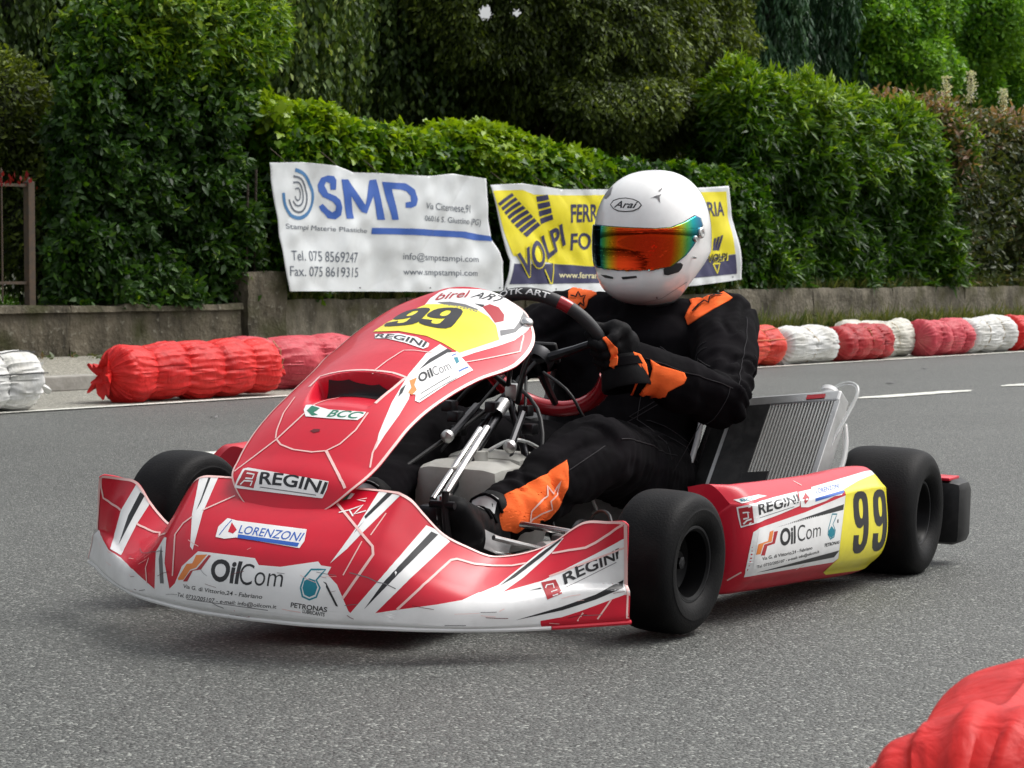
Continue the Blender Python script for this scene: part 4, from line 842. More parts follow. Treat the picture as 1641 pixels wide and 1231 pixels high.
   ('p','orange',4,[(-0.2756,0.1795),(-0.2793,0.1871),(-0.2621,0.221),(-0.2476,0.2553),(-0.2235,0.2625),(-0.2194,0.2819),(-0.2159,0.302),(-0.1929,0.3078),(-0.1707,0.3134),(-0.1863,0.2792),(-0.2039,0.2466),(-0.2266,0.2343),(-0.2389,0.2107),(-0.2524,0.1869)]),
   ('p','stickerred',4,[(-0.1651,0.3113),(-0.1547,0.31),(-0.1672,0.2753),(-0.1816,0.2422),(-0.2149,0.231),(-0.2242,0.2069),(-0.2346,0.182),(-0.2546,0.1782),(-0.2396,0.2043),(-0.2258,0.229),(-0.2003,0.2417),(-0.1875,0.2642),(-0.1758,0.2873)]),
   ('p','teal',4,[(0.1815,0.2128),(0.1843,0.2418),(0.1977,0.2538),(0.2148,0.2474),(0.2246,0.2192),(0.2195,0.1879),(0.2039,0.1759),(0.1888,0.185)]),
   ('l','teal',4,0.003,[(0.1759,0.2123),(0.1812,0.2522),(0.1898,0.2722),(0.1979,0.2929),(0.2187,0.295),(0.2391,0.2969),(0.229,0.2718),(0.2184,0.2477),(0.2319,0.2173),(0.2236,0.1777),(0.2043,0.1654),(0.1837,0.1766),(0.1759,0.2123)]),
   ('t','black',4,'PETRONAS',[(0.1502,0.1491),(0.2562,0.1377),(0.2547,0.114),(0.1486,0.1265)],0.02,0.0),
   ('t','black',4,'LUBRICANTS',[(0.1868,0.1222),(0.2495,0.1103),(0.2476,0.0883),(0.1848,0.1026)],0.02,0.0),
   ('t','black',4,'Via G. di Vittorio,24 - Fabriano',[(-0.251,0.168),(0.0563,0.1694),(0.0526,0.1475),(-0.253,0.1484)],0.008,0.0),
   ('t','black',4,'Tel. 0732/205107 - e-mail: info@oilcom.it',[(-0.2763,0.1261),(0.1039,0.1321),(0.1017,0.1071),(-0.2824,0.0978)],0.008,0.0),
   ('l','grey',4,0.0012,[(-0.2352,0.0996),(-0.1904,0.1029),(-0.1487,0.1044),(-0.1097,0.1046),(-0.0719,0.104),(-0.0343,0.1033),(0.0038,0.1027),(0.039,0.1006),(0.074,0.0987)]),
  ]),
  ('sponsor_sticker', [
   ('p','stickerred',3,[(0.7678,0.4678),(0.7856,0.4613),(0.8038,0.4502),(0.817,0.3618),(0.8269,0.2982),(0.8102,0.2829),(0.7935,0.269),(0.7861,0.3251),(0.7779,0.388)]),
   ('l','white',4,0.0022,[(0.7838,0.3809),(0.7846,0.415),(0.8001,0.4068),(0.806,0.3548)]),
   ('l','white',4,0.0022,[(0.8141,0.3324),(0.801,0.3276),(0.8054,0.292),(0.8167,0.2999)]),
   ('t','black',3,'REGINI',[(0.8189,0.4845),(0.9625,0.72),(0.9674,0.6184),(0.8313,0.361)],0.022,0.0),
   ('p','black',3,[(0.9602,0.7134),(0.9696,0.727),(0.9673,0.6502)]),
   ('l','grey',3,0.001,[(0.8332,0.3392),(0.8531,0.3648),(0.8722,0.402),(0.8918,0.4451),(0.9125,0.4911),(0.9347,0.5358),(0.9608,0.5798)]),
  ]),
  ('flag_sticker', [
   ('p','green',3,[(0.1786,0.9084),(0.1913,0.9203),(0.1945,0.8438),(0.1815,0.8253)]),
   ('p','white',3,[(0.1913,0.9203),(0.2057,0.9169),(0.2052,0.8544),(0.1945,0.8438)]),
   ('l','white',3,0.0025,[(0.2575,0.878),(0.2311,0.847),(0.2611,0.8409)]),
   ('l','white',3,0.003,[(0.2007,0.7018),(0.2287,0.7342),(0.245,0.765),(0.2616,0.7973),(0.2568,0.7445),(0.2518,0.695),(0.2676,0.7178),(0.2837,0.7414)]),
   ('l','white',3,0.0025,[(0.2287,0.7342),(0.2536,0.6769)]),
  ]),
  ('crack', [
   ('l','grey',4,0.0016,[(0.3061,0.2889),(0.3321,0.2824),(0.3578,0.2755),(0.3817,0.2622),(0.4038,0.2643),(0.4291,0.2566)]),
   ('l','grey',4,0.0012,[(-0.6381,0.5301),(-0.4811,0.3809),(-0.4247,0.3241),(-0.3763,0.3022)]),
  ]),
 ],
 'nassau': [
  ('number_plate', [
   ('p','yellow',2,[(-0.5906,0.7846),(-0.5722,0.7932),(-0.5541,0.802),(-0.5374,0.8113),(-0.5229,0.8212),(-0.4927,0.8292),(-0.4653,0.838),(-0.4401,0.8476),(-0.4155,0.8577),(-0.3888,0.8674),(-0.3631,0.8775),(-0.3385,0.8879),(-0.3163,0.8956),(-0.2945,0.9034),(-0.2214,0.9016),(-0.1529,0.9009),(-0.0874,0.901),(-0.0297,0.8991),(0.026,0.8976),(0.08,0.8965),(0.1326,0.8958),(0.1943,0.8927),(0.2534,0.8904),(0.3106,0.8887),(0.3663,0.8877),(0.4135,0.8815),(0.4589,0.8759),(0.5029,0.8707),(0.5393,0.8611),(0.5755,0.8521),(0.6117,0.8438),(0.6463,0.8269),(0.6822,0.8114),(0.7189,0.797),(0.6963,0.786),(0.6747,0.7753),(0.6537,0.7648),(0.6332,0.7545),(0.6138,0.7445),(0.598,0.7353),(0.5849,0.7265),(0.5735,0.7179),(0.5632,0.7094),(0.5084,0.7129),(0.4521,0.7168),(0.3945,0.7213),(0.3358,0.7264),(0.2791,0.7302),(0.221,0.7346),(0.1618,0.7396),(0.1017,0.7453),(0.0472,0.7471),(-0.0085,0.7494),(-0.0656,0.7521),(-0.1245,0.7553),(-0.1857,0.7593),(-0.2495,0.7641),(-0.3095,0.7655),(-0.3727,0.7679),(-0.4399,0.7716),(-0.512,0.777)]),
  ]),
  ('livery_stripe', [
   ('p','white',1,[(-0.3046,0.8969),(-0.3383,0.9173),(-0.379,0.9365),(-0.3855,0.9473),(-0.4051,0.9599),(-0.4463,0.9742),(-0.4143,0.9826),(-0.3735,0.9908),(-0.2273,0.9882),(-0.1024,0.9878),(0.016,0.9887),(0.1366,0.9894),(0.259,0.9915),(0.3909,0.9951),(0.5305,0.996),(0.6893,0.9996),(0.84,1.0),(0.96,1.0),(1.0,0.9939),(0.9999,0.9839),(1.0,0.9769),(1.0,0.97),(1.0,0.9632),(0.99,0.95),(1.0,0.9392),(0.9949,0.9236),(0.9998,0.9095),(0.9416,0.8882),(0.9007,0.867),(0.8694,0.8497),(0.8472,0.8334),(0.831,0.8179),(0.8065,0.8056),(0.7838,0.7938),(0.7624,0.7823),(0.7421,0.771),(0.7213,0.7612),(0.701,0.7515),(0.6824,0.7422),(0.6671,0.7334),(0.6542,0.7249),(0.6465,0.7162),(0.6399,0.7077),(0.6338,0.6992),(0.579,0.7042),(0.5232,0.7096),(0.5387,0.7194),(0.5556,0.7294),(0.5749,0.7397),(0.5983,0.7505),(0.6186,0.7622),(0.6396,0.7741),(0.6615,0.7863),(0.6845,0.7988),(0.6448,0.8155),(0.6062,0.8338),(0.5677,0.8427),(0.5291,0.8523),(0.4905,0.8628),(0.4454,0.8667),(0.399,0.8712),(0.351,0.8763),(0.2935,0.8771),(0.2342,0.8787),(0.1729,0.8811),(0.109,0.8842),(0.0541,0.8841),(-0.0022,0.8844),(-0.0599,0.8852),(-0.1197,0.8865),(-0.1774,0.8892),(-0.2387,0.8926)]),
   ('p','stickerred',2,[(0.3961,0.9091),(0.4354,0.9177),(0.4788,0.9263),(0.5367,0.9245),(0.5934,0.9232),(0.6291,0.9119),(0.6639,0.9006),(0.6628,0.8868),(0.6649,0.8731),(0.625,0.8625),(0.5886,0.8521),(0.5493,0.8646),(0.5104,0.878),(0.474,0.8881),(0.4361,0.8986)]),
   ('p','black',2,[(0.2852,0.9162),(0.3519,0.9173),(0.4182,0.9191),(0.3988,0.9064),(0.3434,0.9111)]),  # no stripe: black patch paints the dark inside of a slit
   ('p','grey',2,[(0.669,0.8301),(0.7047,0.8397),(0.743,0.8498),(0.785,0.8605),(0.8059,0.8786),(0.837,0.897),(0.8754,0.9193),(0.947,0.9427),(0.9555,0.9368),(0.9673,0.9315),(0.912,0.9106),(0.8761,0.8889),(0.8344,0.8683),(0.8064,0.8484),(0.7695,0.8353),(0.7363,0.8229),(0.7055,0.8112),(0.687,0.8204)]),
   ('p','grey',2,[(-0.1811,0.911),(-0.1318,0.9118),(-0.0835,0.9131),(-0.0359,0.9146),(0.0392,0.9118),(0.1109,0.9095),(0.1798,0.9079),(0.2429,0.9026),(0.3027,0.8978),(0.3597,0.8937),(0.3637,0.8775),(0.3172,0.8789),(0.2696,0.8807),(0.2205,0.883),(0.1628,0.885),(0.1029,0.8876),(0.0404,0.8909),(-0.0252,0.8947),(-0.0997,0.9027)]),
   ('t','stickerred',3,'birel',[(-0.3726,0.9562),(0.1558,0.9799),(0.1793,0.9409),(-0.2502,0.9211)],0.012,0.3),
   ('t','black',3,'ART',[(0.2805,0.973),(1.0,0.9964),(0.5847,0.9424),(0.1966,0.9416)],0.012,0.0),
  ]),
  ('race_number', [
   ('t','black',4,'9',[(-0.1023,0.8793),(0.2223,0.8866),(0.2602,0.7727),(-0.1515,0.793)],0.06,0.0),
  ]),
  ('pin_line', [
   ('l','pink',3,0.003,[(0.7091,0.684),(0.7385,0.6986),(0.7661,0.7131),(0.7937,0.7292),(0.8287,0.7469),(0.8776,0.7691),(0.9298,0.7924),(0.8998,0.8216),(0.8859,0.854)]),
   ('l','pink',3,0.004,[(-0.9574,0.1259),(-0.854,0.147),(-0.7686,0.1691),(-0.6811,0.1888),(-0.5991,0.2073),(-0.5231,0.2259),(-0.4737,0.2468),(-0.4288,0.27),(-0.3889,0.2954),(-0.3544,0.3233),(-0.3274,0.3544),(-0.3,0.3937),(-0.2831,0.4382),(-0.2746,0.4844)]),
   ('l','pink',3,0.003,[(-0.5288,0.2281),(-0.4114,0.2081),(-0.297,0.1994),(-0.1856,0.1918),(-0.0431,0.1894),(0.0955,0.188),(0.1858,0.1924),(0.2733,0.1971),(0.3317,0.2101),(0.3885,0.2233),(0.4276,0.2477),(0.463,0.275),(0.4641,0.3105),(0.4567,0.3501)]),
   ('l','pink',3,0.005,[(0.2733,0.1971),(0.4141,0.1715),(0.5653,0.1439),(0.7253,0.1184),(0.897,0.0979)]),
   ('l','pink',3,0.003,[(-0.7759,0.4419),(-0.7338,0.3875),(-0.7097,0.3426),(-0.648,0.298),(-0.6049,0.2607),(-0.5445,0.2305)]),
   ('l','pink',3,0.003,[(0.0095,0.5629),(0.0165,0.5962),(0.0244,0.6269),(0.0514,0.6537),(0.0708,0.6791),(0.1835,0.6838),(0.2815,0.6841),(0.3726,0.6858)]),
   ('l','pink',3,0.003,[(0.9202,0.1825),(0.8707,0.2028),(0.8269,0.2226),(0.8063,0.2428),(0.7848,0.2647)]),
  ]),
  ('livery_stripe', [
   ('p','white',1,[(0.3136,0.7216),(0.3773,0.7159),(0.4396,0.7109),(0.4496,0.6971),(0.4601,0.6831),(0.4679,0.6686),(0.4697,0.6534),(0.4803,0.6382),(0.4907,0.6222),(0.5013,0.6054),(0.5121,0.5876),(0.5223,0.5693),(0.5728,0.5437),(0.6221,0.5182),(0.6704,0.4933),(0.7167,0.4679),(0.7374,0.4467),(0.7561,0.4253),(0.7728,0.4042),(0.7877,0.3839),(0.797,0.3633),(0.8047,0.3439),(0.8092,0.3253),(0.8113,0.3075),(0.8122,0.2905),(0.8161,0.275),(0.8207,0.2602),(0.8252,0.2463),(0.829,0.2332),(0.8068,0.2456),(0.7841,0.2586),(0.7613,0.2725),(0.7391,0.287),(0.7249,0.3041),(0.7097,0.322),(0.692,0.3407),(0.6709,0.3604),(0.6479,0.3814),(0.6228,0.4038),(0.5952,0.4271),(0.5715,0.4534),(0.5449,0.4794),(0.516,0.5045),(0.4863,0.5296),(0.456,0.5548),(0.4248,0.5797),(0.4063,0.602),(0.3883,0.623),(0.3709,0.6426),(0.3531,0.6612),(0.3294,0.6789),(0.3241,0.6933),(0.3179,0.7075)]),
   ('p','black',2,[(0.427,0.7124),(0.4943,0.7087),(0.498,0.6975),(0.5019,0.6862),(0.5045,0.6747),(0.5036,0.6627),(0.4986,0.6501),(0.4926,0.6371),(0.4928,0.6213),(0.4928,0.6046),(0.4929,0.5871),(0.4922,0.569),(0.4798,0.5893),(0.4669,0.6089),(0.4546,0.6273),(0.4422,0.6447),(0.4295,0.6613),(0.4328,0.6746),(0.4318,0.6874),(0.4292,0.7)]),
   ('p','black',2,[(0.523,0.5306),(0.5575,0.5083),(0.5914,0.4863),(0.6005,0.4598),(0.5301,0.5007)]),
  ]),
  ('sponsor_sticker', [
   ('p','white',3,[(0.4846,0.6983),(0.5125,0.7036),(0.5393,0.7089),(0.6058,0.7013),(0.6712,0.6944),(0.735,0.6881),(0.7972,0.6822),(0.8575,0.6766),(0.862,0.6633),(0.8617,0.6488),(0.86,0.6336),(0.8572,0.6176),(0.8532,0.601),(0.8553,0.5832),(0.8561,0.5648),(0.8557,0.546),(0.8543,0.5272),(0.8521,0.5084),(0.8492,0.4897),(0.845,0.4703),(0.7897,0.4704),(0.759,0.4842),(0.7274,0.4978),(0.6869,0.4923),(0.6451,0.487),(0.5975,0.5091),(0.549,0.5317),(0.4994,0.5546),(0.4846,0.5775),(0.4688,0.5998),(0.472,0.6144),(0.4751,0.6284),(0.4779,0.6418),(0.4855,0.6569),(0.4897,0.6713),(0.4883,0.685)]),
   ('t','black',4,'Oil',[(0.5125,0.5869),(0.5429,0.6304),(0.6696,0.6006),(0.6321,0.5513)],0.034,0.0),
   ('t','grey',4,'Com',[(0.548,0.6311),(0.604,0.6717),(0.7174,0.6522),(0.6744,0.6015)],0.0,0.0),
   ('p','orange',4,[(0.5145,0.5489),(0.5445,0.5724),(0.6107,0.5359),(0.6891,0.518),(0.7027,0.4892),(0.642,0.4943),(0.6121,0.5205)]),
   ('p','teal',4,[(0.5923,0.689),(0.6075,0.6947),(0.6831,0.6822),(0.6879,0.6732)]),
   ('l','blue',4,0.003,[(0.5556,0.6927),(0.5593,0.7026)]),
   ('l','black',4,0.0018,[(0.7617,0.5083),(0.7717,0.5421),(0.7785,0.5757),(0.7844,0.6006),(0.7883,0.6243)]),
   ('l','black',4,0.0015,[(0.8189,0.4807),(0.8278,0.5182),(0.8334,0.5559),(0.8406,0.5819),(0.8451,0.6069),(0.8474,0.6305)]),
   ('l','blue',4,0.004,[(0.7905,0.6535),(0.7942,0.6787)]),
  ]),
  ('sponsor_sticker', [
   ('p','white',3,[(-0.5186,0.7657),(-0.4511,0.7607),(-0.388,0.7571),(-0.3286,0.7546),(-0.2722,0.7531),(-0.2183,0.7524),(-0.156,0.7476),(-0.0959,0.7436),(-0.0377,0.7402),(0.0192,0.7373),(0.0858,0.73),(0.1517,0.7234),(0.2165,0.7174),(0.2573,0.7028),(0.2403,0.693),(0.1765,0.6965),(0.1107,0.7007),(0.0431,0.7056),(-0.0258,0.7111),(-0.0907,0.7151),(-0.1576,0.7198),(-0.2266,0.7255),(-0.2985,0.7323),(-0.3697,0.7353),(-0.4458,0.74)]),
   ('t','black',4,'REGINI',[(-0.4723,0.7617),(0.1833,0.7212),(0.2279,0.698),(-0.4649,0.7442)],0.025,0.0),
  ]),
  ('sponsor_sticker', [
   ('p','white',3,[(-0.4121,0.3411),(-0.4395,0.3676),(-0.3613,0.3649),(-0.2797,0.3568),(-0.2016,0.3501),(-0.1264,0.3444),(-0.0536,0.3396),(0.0208,0.3396),(0.0936,0.34),(0.1646,0.341),(0.2338,0.3426),(0.3011,0.3447),(0.3665,0.3475),(0.4301,0.3508),(0.4357,0.3304),(0.4201,0.3207),(0.4037,0.3114),(0.3426,0.3088),(0.2802,0.3066),(0.2163,0.3049),(0.1511,0.3037),(0.0844,0.3028),(0.0164,0.3024),(-0.0606,0.3028),(-0.1393,0.3037),(-0.2203,0.3053),(-0.3041,0.3077),(-0.356,0.3236)]),
   ('t','green',4,'BCC',[(-0.0387,0.3369),(0.4223,0.3471),(0.4056,0.3142),(-0.0117,0.307)],0.02,0.3),
   ('p','green',4,[(-0.3487,0.3335),(-0.3354,0.3578),(-0.187,0.344),(-0.2029,0.3322),(-0.2267,0.3236),(-0.1394,0.313),(-0.2204,0.3099)]),
  ]),
  ('sponsor_sticker', [
   ('p','white',3,[(-0.8171,0.1293),(-0.7387,0.1313),(-0.6418,0.1251),(-0.5469,0.1202),(-0.4533,0.1161),(-0.3604,0.1129),(-0.268,0.1102),(-0.1761,0.108),(-0.0847,0.1063),(0.0062,0.1049),(0.0967,0.1037),(0.1864,0.1029),(0.275,0.1023),(0.3622,0.1021),(0.4476,0.1023),(0.5312,0.1027),(0.6125,0.1035),(0.6469,0.0933),(0.6809,0.0842),(0.703,0.0746),(0.7299,0.0652),(0.6361,0.0638),(0.538,0.0627),(0.4361,0.0618),(0.3306,0.0612),(0.2223,0.0609),(0.1117,0.0609),(-0.0002,0.0611),(-0.1128,0.0615),(-0.2256,0.0621),(-0.3323,0.0631),(-0.4377,0.0644),(-0.5413,0.066),(-0.6425,0.0679),(-0.7409,0.0702),(-0.8361,0.0728),(-0.928,0.0757),(-1.0,0.0791),(-0.9446,0.0893),(-0.8876,0.1014),(-0.8435,0.1141)]),
   ('p','stickerred',4,[(-0.7782,0.1231),(-0.6572,0.1165),(-0.5378,0.1116),(-0.572,0.0894),(-0.64,0.0719),(-0.7956,0.077),(-0.9422,0.0832),(-0.839,0.1)]),
   ('l','white',5,0.003,[(-0.7363,0.111),(-0.6057,0.1047),(-0.6379,0.0931),(-0.7584,0.0965)]),
   ('l','white',5,0.003,[(-0.6901,0.0777),(-0.6419,0.0871),(-0.7868,0.0906),(-0.8706,0.0832)]),
   ('t','black',4,'REGINI',[(-0.4959,0.1112),(0.6188,0.1),(0.6878,0.0726),(-0.5201,0.0792)],0.022,0.0),
   ('l','grey',4,0.0015,[(-0.5129,0.0738),(-0.3295,0.0708),(-0.1423,0.0687),(0.0459,0.0675),(0.2327,0.0669),(0.4146,0.0672),(0.5884,0.0682)]),
  ]),
  ('mounting_hole', [
   ('p','darkred',2,[(-0.1061,0.2525),(-0.0715,0.2597),(0.0121,0.2611),(0.0254,0.2525),(-0.0391,0.2471)]),  # flat dark red patch paints the shade in an oval recess
   ('p','darkred',2,[(-0.82,0.0),(-0.75,0.0),(-0.66,0.0),(-0.73,0.0)]),
  ]),
  ('scoop_marker', [
   ('p','black',2,[(-0.7303,0.5839),(-0.621,0.5707),(-0.5217,0.5615),(-0.4298,0.5554),(-0.3438,0.5515),(-0.2626,0.5493),(-0.1872,0.5464),(-0.1149,0.5446),(-0.0452,0.5436),(0.0225,0.5433),(0.0884,0.5435),(0.1523,0.5443),(0.2141,0.5458),(0.267,0.5218),(0.3191,0.4984),(0.3697,0.475),(0.4179,0.4513),(0.423,0.4305),(0.426,0.4099),(0.4271,0.3901),(0.4264,0.3712),(0.424,0.3534),(0.3527,0.354),(0.2793,0.3552),(0.2037,0.3573),(0.1257,0.3601),(0.0453,0.3637),(-0.0344,0.3671),(-0.1163,0.3711),(-0.2011,0.3763),(-0.2898,0.3828),(-0.3832,0.3911),(-0.4828,0.4018),(-0.5422,0.4345),(-0.6089,0.4699),(-0.6805,0.5063),(-0.6964,0.5319),(-0.7132,0.5579)]),
  ]),
 ],
 'pod': [
  ('number_plate', [
   ('p','yellow',2,[(0.4012,0.6186),(0.3971,0.6737),(0.3301,0.6947),(0.2598,0.7131),(0.2046,0.7226),(0.1409,0.7359),(0.0667,0.7533),(0.0633,0.7167),(0.0667,0.6639),(0.0567,0.6333),(0.0467,0.59),(0.0467,0.5368),(0.0467,0.49),(0.0467,0.4467),(0.0432,0.4054),(0.0433,0.3632),(0.0467,0.3233),(0.0492,0.2845),(0.0528,0.2657),(0.0588,0.2507),(0.0633,0.2302),(0.0597,0.2012),(0.0635,0.1728),(0.1464,0.1776),(0.225,0.1849),(0.291,0.187),(0.3512,0.1873),(0.4087,0.1871),(0.4495,0.2093),(0.455,0.239),(0.4494,0.262),(0.4305,0.2846),(0.4439,0.3276),(0.4479,0.3678),(0.4456,0.4064),(0.4392,0.4447),(0.43,0.4835),(0.4194,0.5239),(0.4088,0.5677)]),
   ('t','black',3,'9',[(0.3508,0.632),(0.2376,0.6126),(0.2478,0.2962),(0.3593,0.3007)],0.065,0.0),
   ('t','black',3,'9',[(0.1962,0.6156),(0.0754,0.6144),(0.0726,0.2844),(0.208,0.2982)],0.065,0.0),
  ]),
  ('livery_stripe', [
   ('p','white',1,[(0.9466,0.4979),(0.9007,0.5055),(0.8599,0.5145),(0.8172,0.5233),(0.7726,0.5321),(0.7262,0.5407),(0.6779,0.5493),(0.632,0.5603),(0.585,0.5715),(0.5373,0.583),(0.4892,0.5948),(0.441,0.6061),(0.3923,0.6167),(0.4012,0.5664),(0.4129,0.523),(0.4246,0.4828),(0.4348,0.4442),(0.4424,0.4061),(0.4457,0.3675),(0.4428,0.3275),(0.4305,0.2846),(0.4536,0.2667),(0.5088,0.2658),(0.5638,0.2656),(0.6178,0.2654),(0.6703,0.2651),(0.7208,0.2647),(0.7692,0.264),(0.8153,0.2631),(0.8591,0.2618),(0.9005,0.2602),(0.9478,0.2598),(0.9702,0.2547),(0.9756,0.2929),(0.9772,0.3312),(0.9769,0.3679),(0.9752,0.4041),(0.9723,0.4403),(0.9679,0.4771)]),
   ('p','black',2,[(0.8599,0.4875),(0.8171,0.496),(0.7723,0.5045),(0.7256,0.5128),(0.677,0.521),(0.6268,0.5291),(0.5753,0.5372),(0.5227,0.5454),(0.4696,0.5534),(0.416,0.5605),(0.4232,0.5296),(0.476,0.526),(0.5284,0.5217),(0.5801,0.5172),(0.6308,0.5126),(0.6801,0.5079),(0.7278,0.5031),(0.7737,0.4981),(0.8178,0.4929)]),
   ('p','black',2,[(0.9379,0.2736),(0.8909,0.279),(0.8495,0.2856),(0.8057,0.2918),(0.7595,0.2976),(0.711,0.3031),(0.6602,0.3082),(0.6075,0.3132),(0.5533,0.3181),(0.498,0.3229),(0.4419,0.3282),(0.4552,0.312),(0.4667,0.2952),(0.5193,0.2932),(0.5714,0.2915),(0.6226,0.2898),(0.6722,0.288),(0.7202,0.286),(0.7663,0.2839),(0.8103,0.2814),(0.8522,0.2786),(0.8921,0.2754)]),
   ('p','white',1,[(0.5761,0.7317),(0.5189,0.7391),(0.4617,0.7457),(0.4056,0.7499),(0.3489,0.7531),(0.2898,0.7562),(0.2257,0.7611),(0.1502,0.7715),(0.07,0.7833),(0.0667,0.75),(0.1421,0.7304),(0.2156,0.7131),(0.2787,0.6997),(0.337,0.687),(0.3934,0.6725),(0.4274,0.6246),(0.4804,0.6236),(0.5328,0.6209),(0.5844,0.6179),(0.635,0.6148),(0.6091,0.683)]),
   ('l','pink',2,0.003,[(0.9917,0.2376),(0.9872,0.2579),(0.9804,0.2792)]),
   ('l','pink',2,0.003,[(0.6456,0.7968),(0.6252,0.7539)]),
   ('l','pink',2,0.002,[(0.6955,0.2582),(0.6595,0.2795)]),
  ]),
  ('sponsor_sticker', [
   ('p','white',2,[(0.95,0.4855),(0.908,0.4898),(0.8694,0.4949),(0.8298,0.5),(0.7885,0.5049),(0.7455,0.5096),(0.7009,0.5142),(0.6473,0.517),(0.5918,0.5195),(0.535,0.522),(0.4774,0.5242),(0.4192,0.5256),(0.4311,0.4851),(0.4417,0.4462),(0.4496,0.408),(0.4534,0.3693),(0.451,0.3292),(0.5068,0.325),(0.562,0.3211),(0.616,0.3173),(0.6685,0.3134),(0.7191,0.3092),(0.7675,0.3048),(0.8136,0.3001),(0.851,0.2984),(0.8869,0.2964),(0.9267,0.2954),(0.9581,0.2926),(0.9621,0.333),(0.9625,0.3716),(0.9604,0.4093),(0.9563,0.447)]),
   ('t','black',3,'Oil',[(0.8367,0.4785),(0.7457,0.4869),(0.7481,0.3978),(0.838,0.3931)],0.034,0.0),
   ('t','black',3,'Com',[(0.7345,0.4856),(0.582,0.4835),(0.5892,0.4159),(0.737,0.4026)],-0.004,0.0),
   ('p','orange',3,[(0.8908,0.4721),(0.8708,0.4761),(0.8773,0.449),(0.8828,0.4223),(0.9303,0.416),(0.9384,0.3929),(0.9441,0.3695),(0.9604,0.3678),(0.958,0.3933),(0.9544,0.4185),(0.9323,0.4237),(0.9023,0.4275),(0.8969,0.4496)]),
   ('p','stickerred',3,[(0.8679,0.4695),(0.8476,0.4703),(0.8576,0.4407),(0.8661,0.4114),(0.9054,0.4037),(0.9114,0.3819),(0.916,0.3598),(0.9401,0.363),(0.9345,0.388),(0.9262,0.4124),(0.8795,0.4189),(0.8742,0.444)]),
   ('p','teal',3,[(0.5342,0.4341),(0.5119,0.4563),(0.4914,0.4323),(0.4954,0.4082),(0.5163,0.3984),(0.5342,0.4157)]),
   ('l','teal',3,0.003,[(0.5338,0.4464),(0.5187,0.4808),(0.5023,0.5165),(0.4683,0.5122),(0.5028,0.4647),(0.4871,0.4318),(0.4951,0.4021),(0.5201,0.3927),(0.5385,0.4192),(0.5338,0.4464)]),
   ('p','black',3,[(0.4712,0.4831),(0.4624,0.4852),(0.464,0.4664),(0.4725,0.4674)]),
   ('t','black',3,'PETRONAS',[(0.5565,0.3754),(0.454,0.3792),(0.4559,0.364),(0.553,0.3565)],0.03,0.0),
   ('t','black',3,'Via G. di Vittorio,24 - Fabriano',[(0.9311,0.3527),(0.6394,0.3729),(0.6359,0.354),(0.9259,0.3335)],0.015,0.0),
   ('t','black',3,'Tel. 0732/205107 - e-mail: info@oilcom.it',[(0.9502,0.3145),(0.5891,0.3483),(0.5833,0.3288),(0.9441,0.2945)],0.015,0.0),
  ]),
  ('sponsor_sticker', [
   ('p','white',2,[(0.993,0.6186),(0.9819,0.6339),(0.9647,0.6545),(0.9246,0.6743),(0.8761,0.6859),(0.8297,0.6972),(0.782,0.7041),(0.7323,0.7104),(0.6807,0.7162),(0.7095,0.6535),(0.7107,0.5921),(0.7506,0.5804),(0.7892,0.569),(0.8267,0.5578),(0.8718,0.5455),(0.9176,0.5339),(0.959,0.5218),(0.977,0.5104),(0.9885,0.498),(0.9897,0.5241),(0.9909,0.5516),(0.9917,0.5832)]),
   ('p','stickerred',3,[(0.9903,0.6102),(0.9804,0.6204),(0.9667,0.6317),(0.9651,0.5734),(0.9643,0.5254),(0.9778,0.5169),(0.9874,0.5078),(0.9882,0.539),(0.9891,0.5726)]),
   ('l','white',4,0.003,[(0.9842,0.5822),(0.9763,0.5869),(0.9758,0.5531),(0.9839,0.5453)]),
   ('l','white',4,0.003,[(0.9698,0.5462),(0.9783,0.5389),(0.9845,0.518)]),
   ('t','black',3,'REGINI',[(0.9488,0.6434),(0.6921,0.6987),(0.7184,0.6146),(0.9448,0.5661)],0.022,0.0),
   ('l','grey',3,0.0012,[(0.9427,0.5513),(0.8913,0.5605),(0.8448,0.5713),(0.7961,0.5821),(0.7451,0.593)]),
  ]),
  ('sponsor_sticker', [
   ('p','white',2,[(0.6765,0.7108),(0.6194,0.7165),(0.5609,0.7218),(0.5013,0.7268),(0.4424,0.7302),(0.3839,0.7315),(0.3881,0.7019),(0.3936,0.6649),(0.4501,0.6395),(0.4964,0.6178),(0.5389,0.5997),(0.5785,0.5917),(0.6176,0.584),(0.656,0.5763),(0.7033,0.583),(0.7073,0.6404)]),
   ('t','blue',3,'LORENZONI',[(0.5628,0.7156),(0.3973,0.7254),(0.4104,0.6948),(0.5795,0.6766)],0.01,0.0),
   ('p','blue',3,[(0.6097,0.6304),(0.5589,0.6401),(0.5052,0.651),(0.4508,0.6603),(0.3972,0.6663),(0.4113,0.6385),(0.4633,0.6309),(0.5136,0.6223),(0.5623,0.6143),(0.6102,0.6065)]),
   ('p','stickerred',3,[(0.6905,0.6436),(0.6398,0.6996),(0.6416,0.6458),(0.6752,0.5993)]),
  ]),
  ('sponsor_sticker', [
   ('p','white',2,[(0.9896,0.6973),(0.9745,0.7121),(0.9471,0.7227),(0.8963,0.7265),(0.8778,0.7192),(0.859,0.7117),(0.9096,0.7005),(0.9589,0.6885),(0.9818,0.6619),(0.9855,0.682)]),
   ('t','teal',3,'BCC',[(0.9795,0.7038),(0.9386,0.7199),(0.9394,0.7011),(0.9798,0.683)],0.02,0.0),
  ]),
 ],
 'helmet': [
  ('visor', [
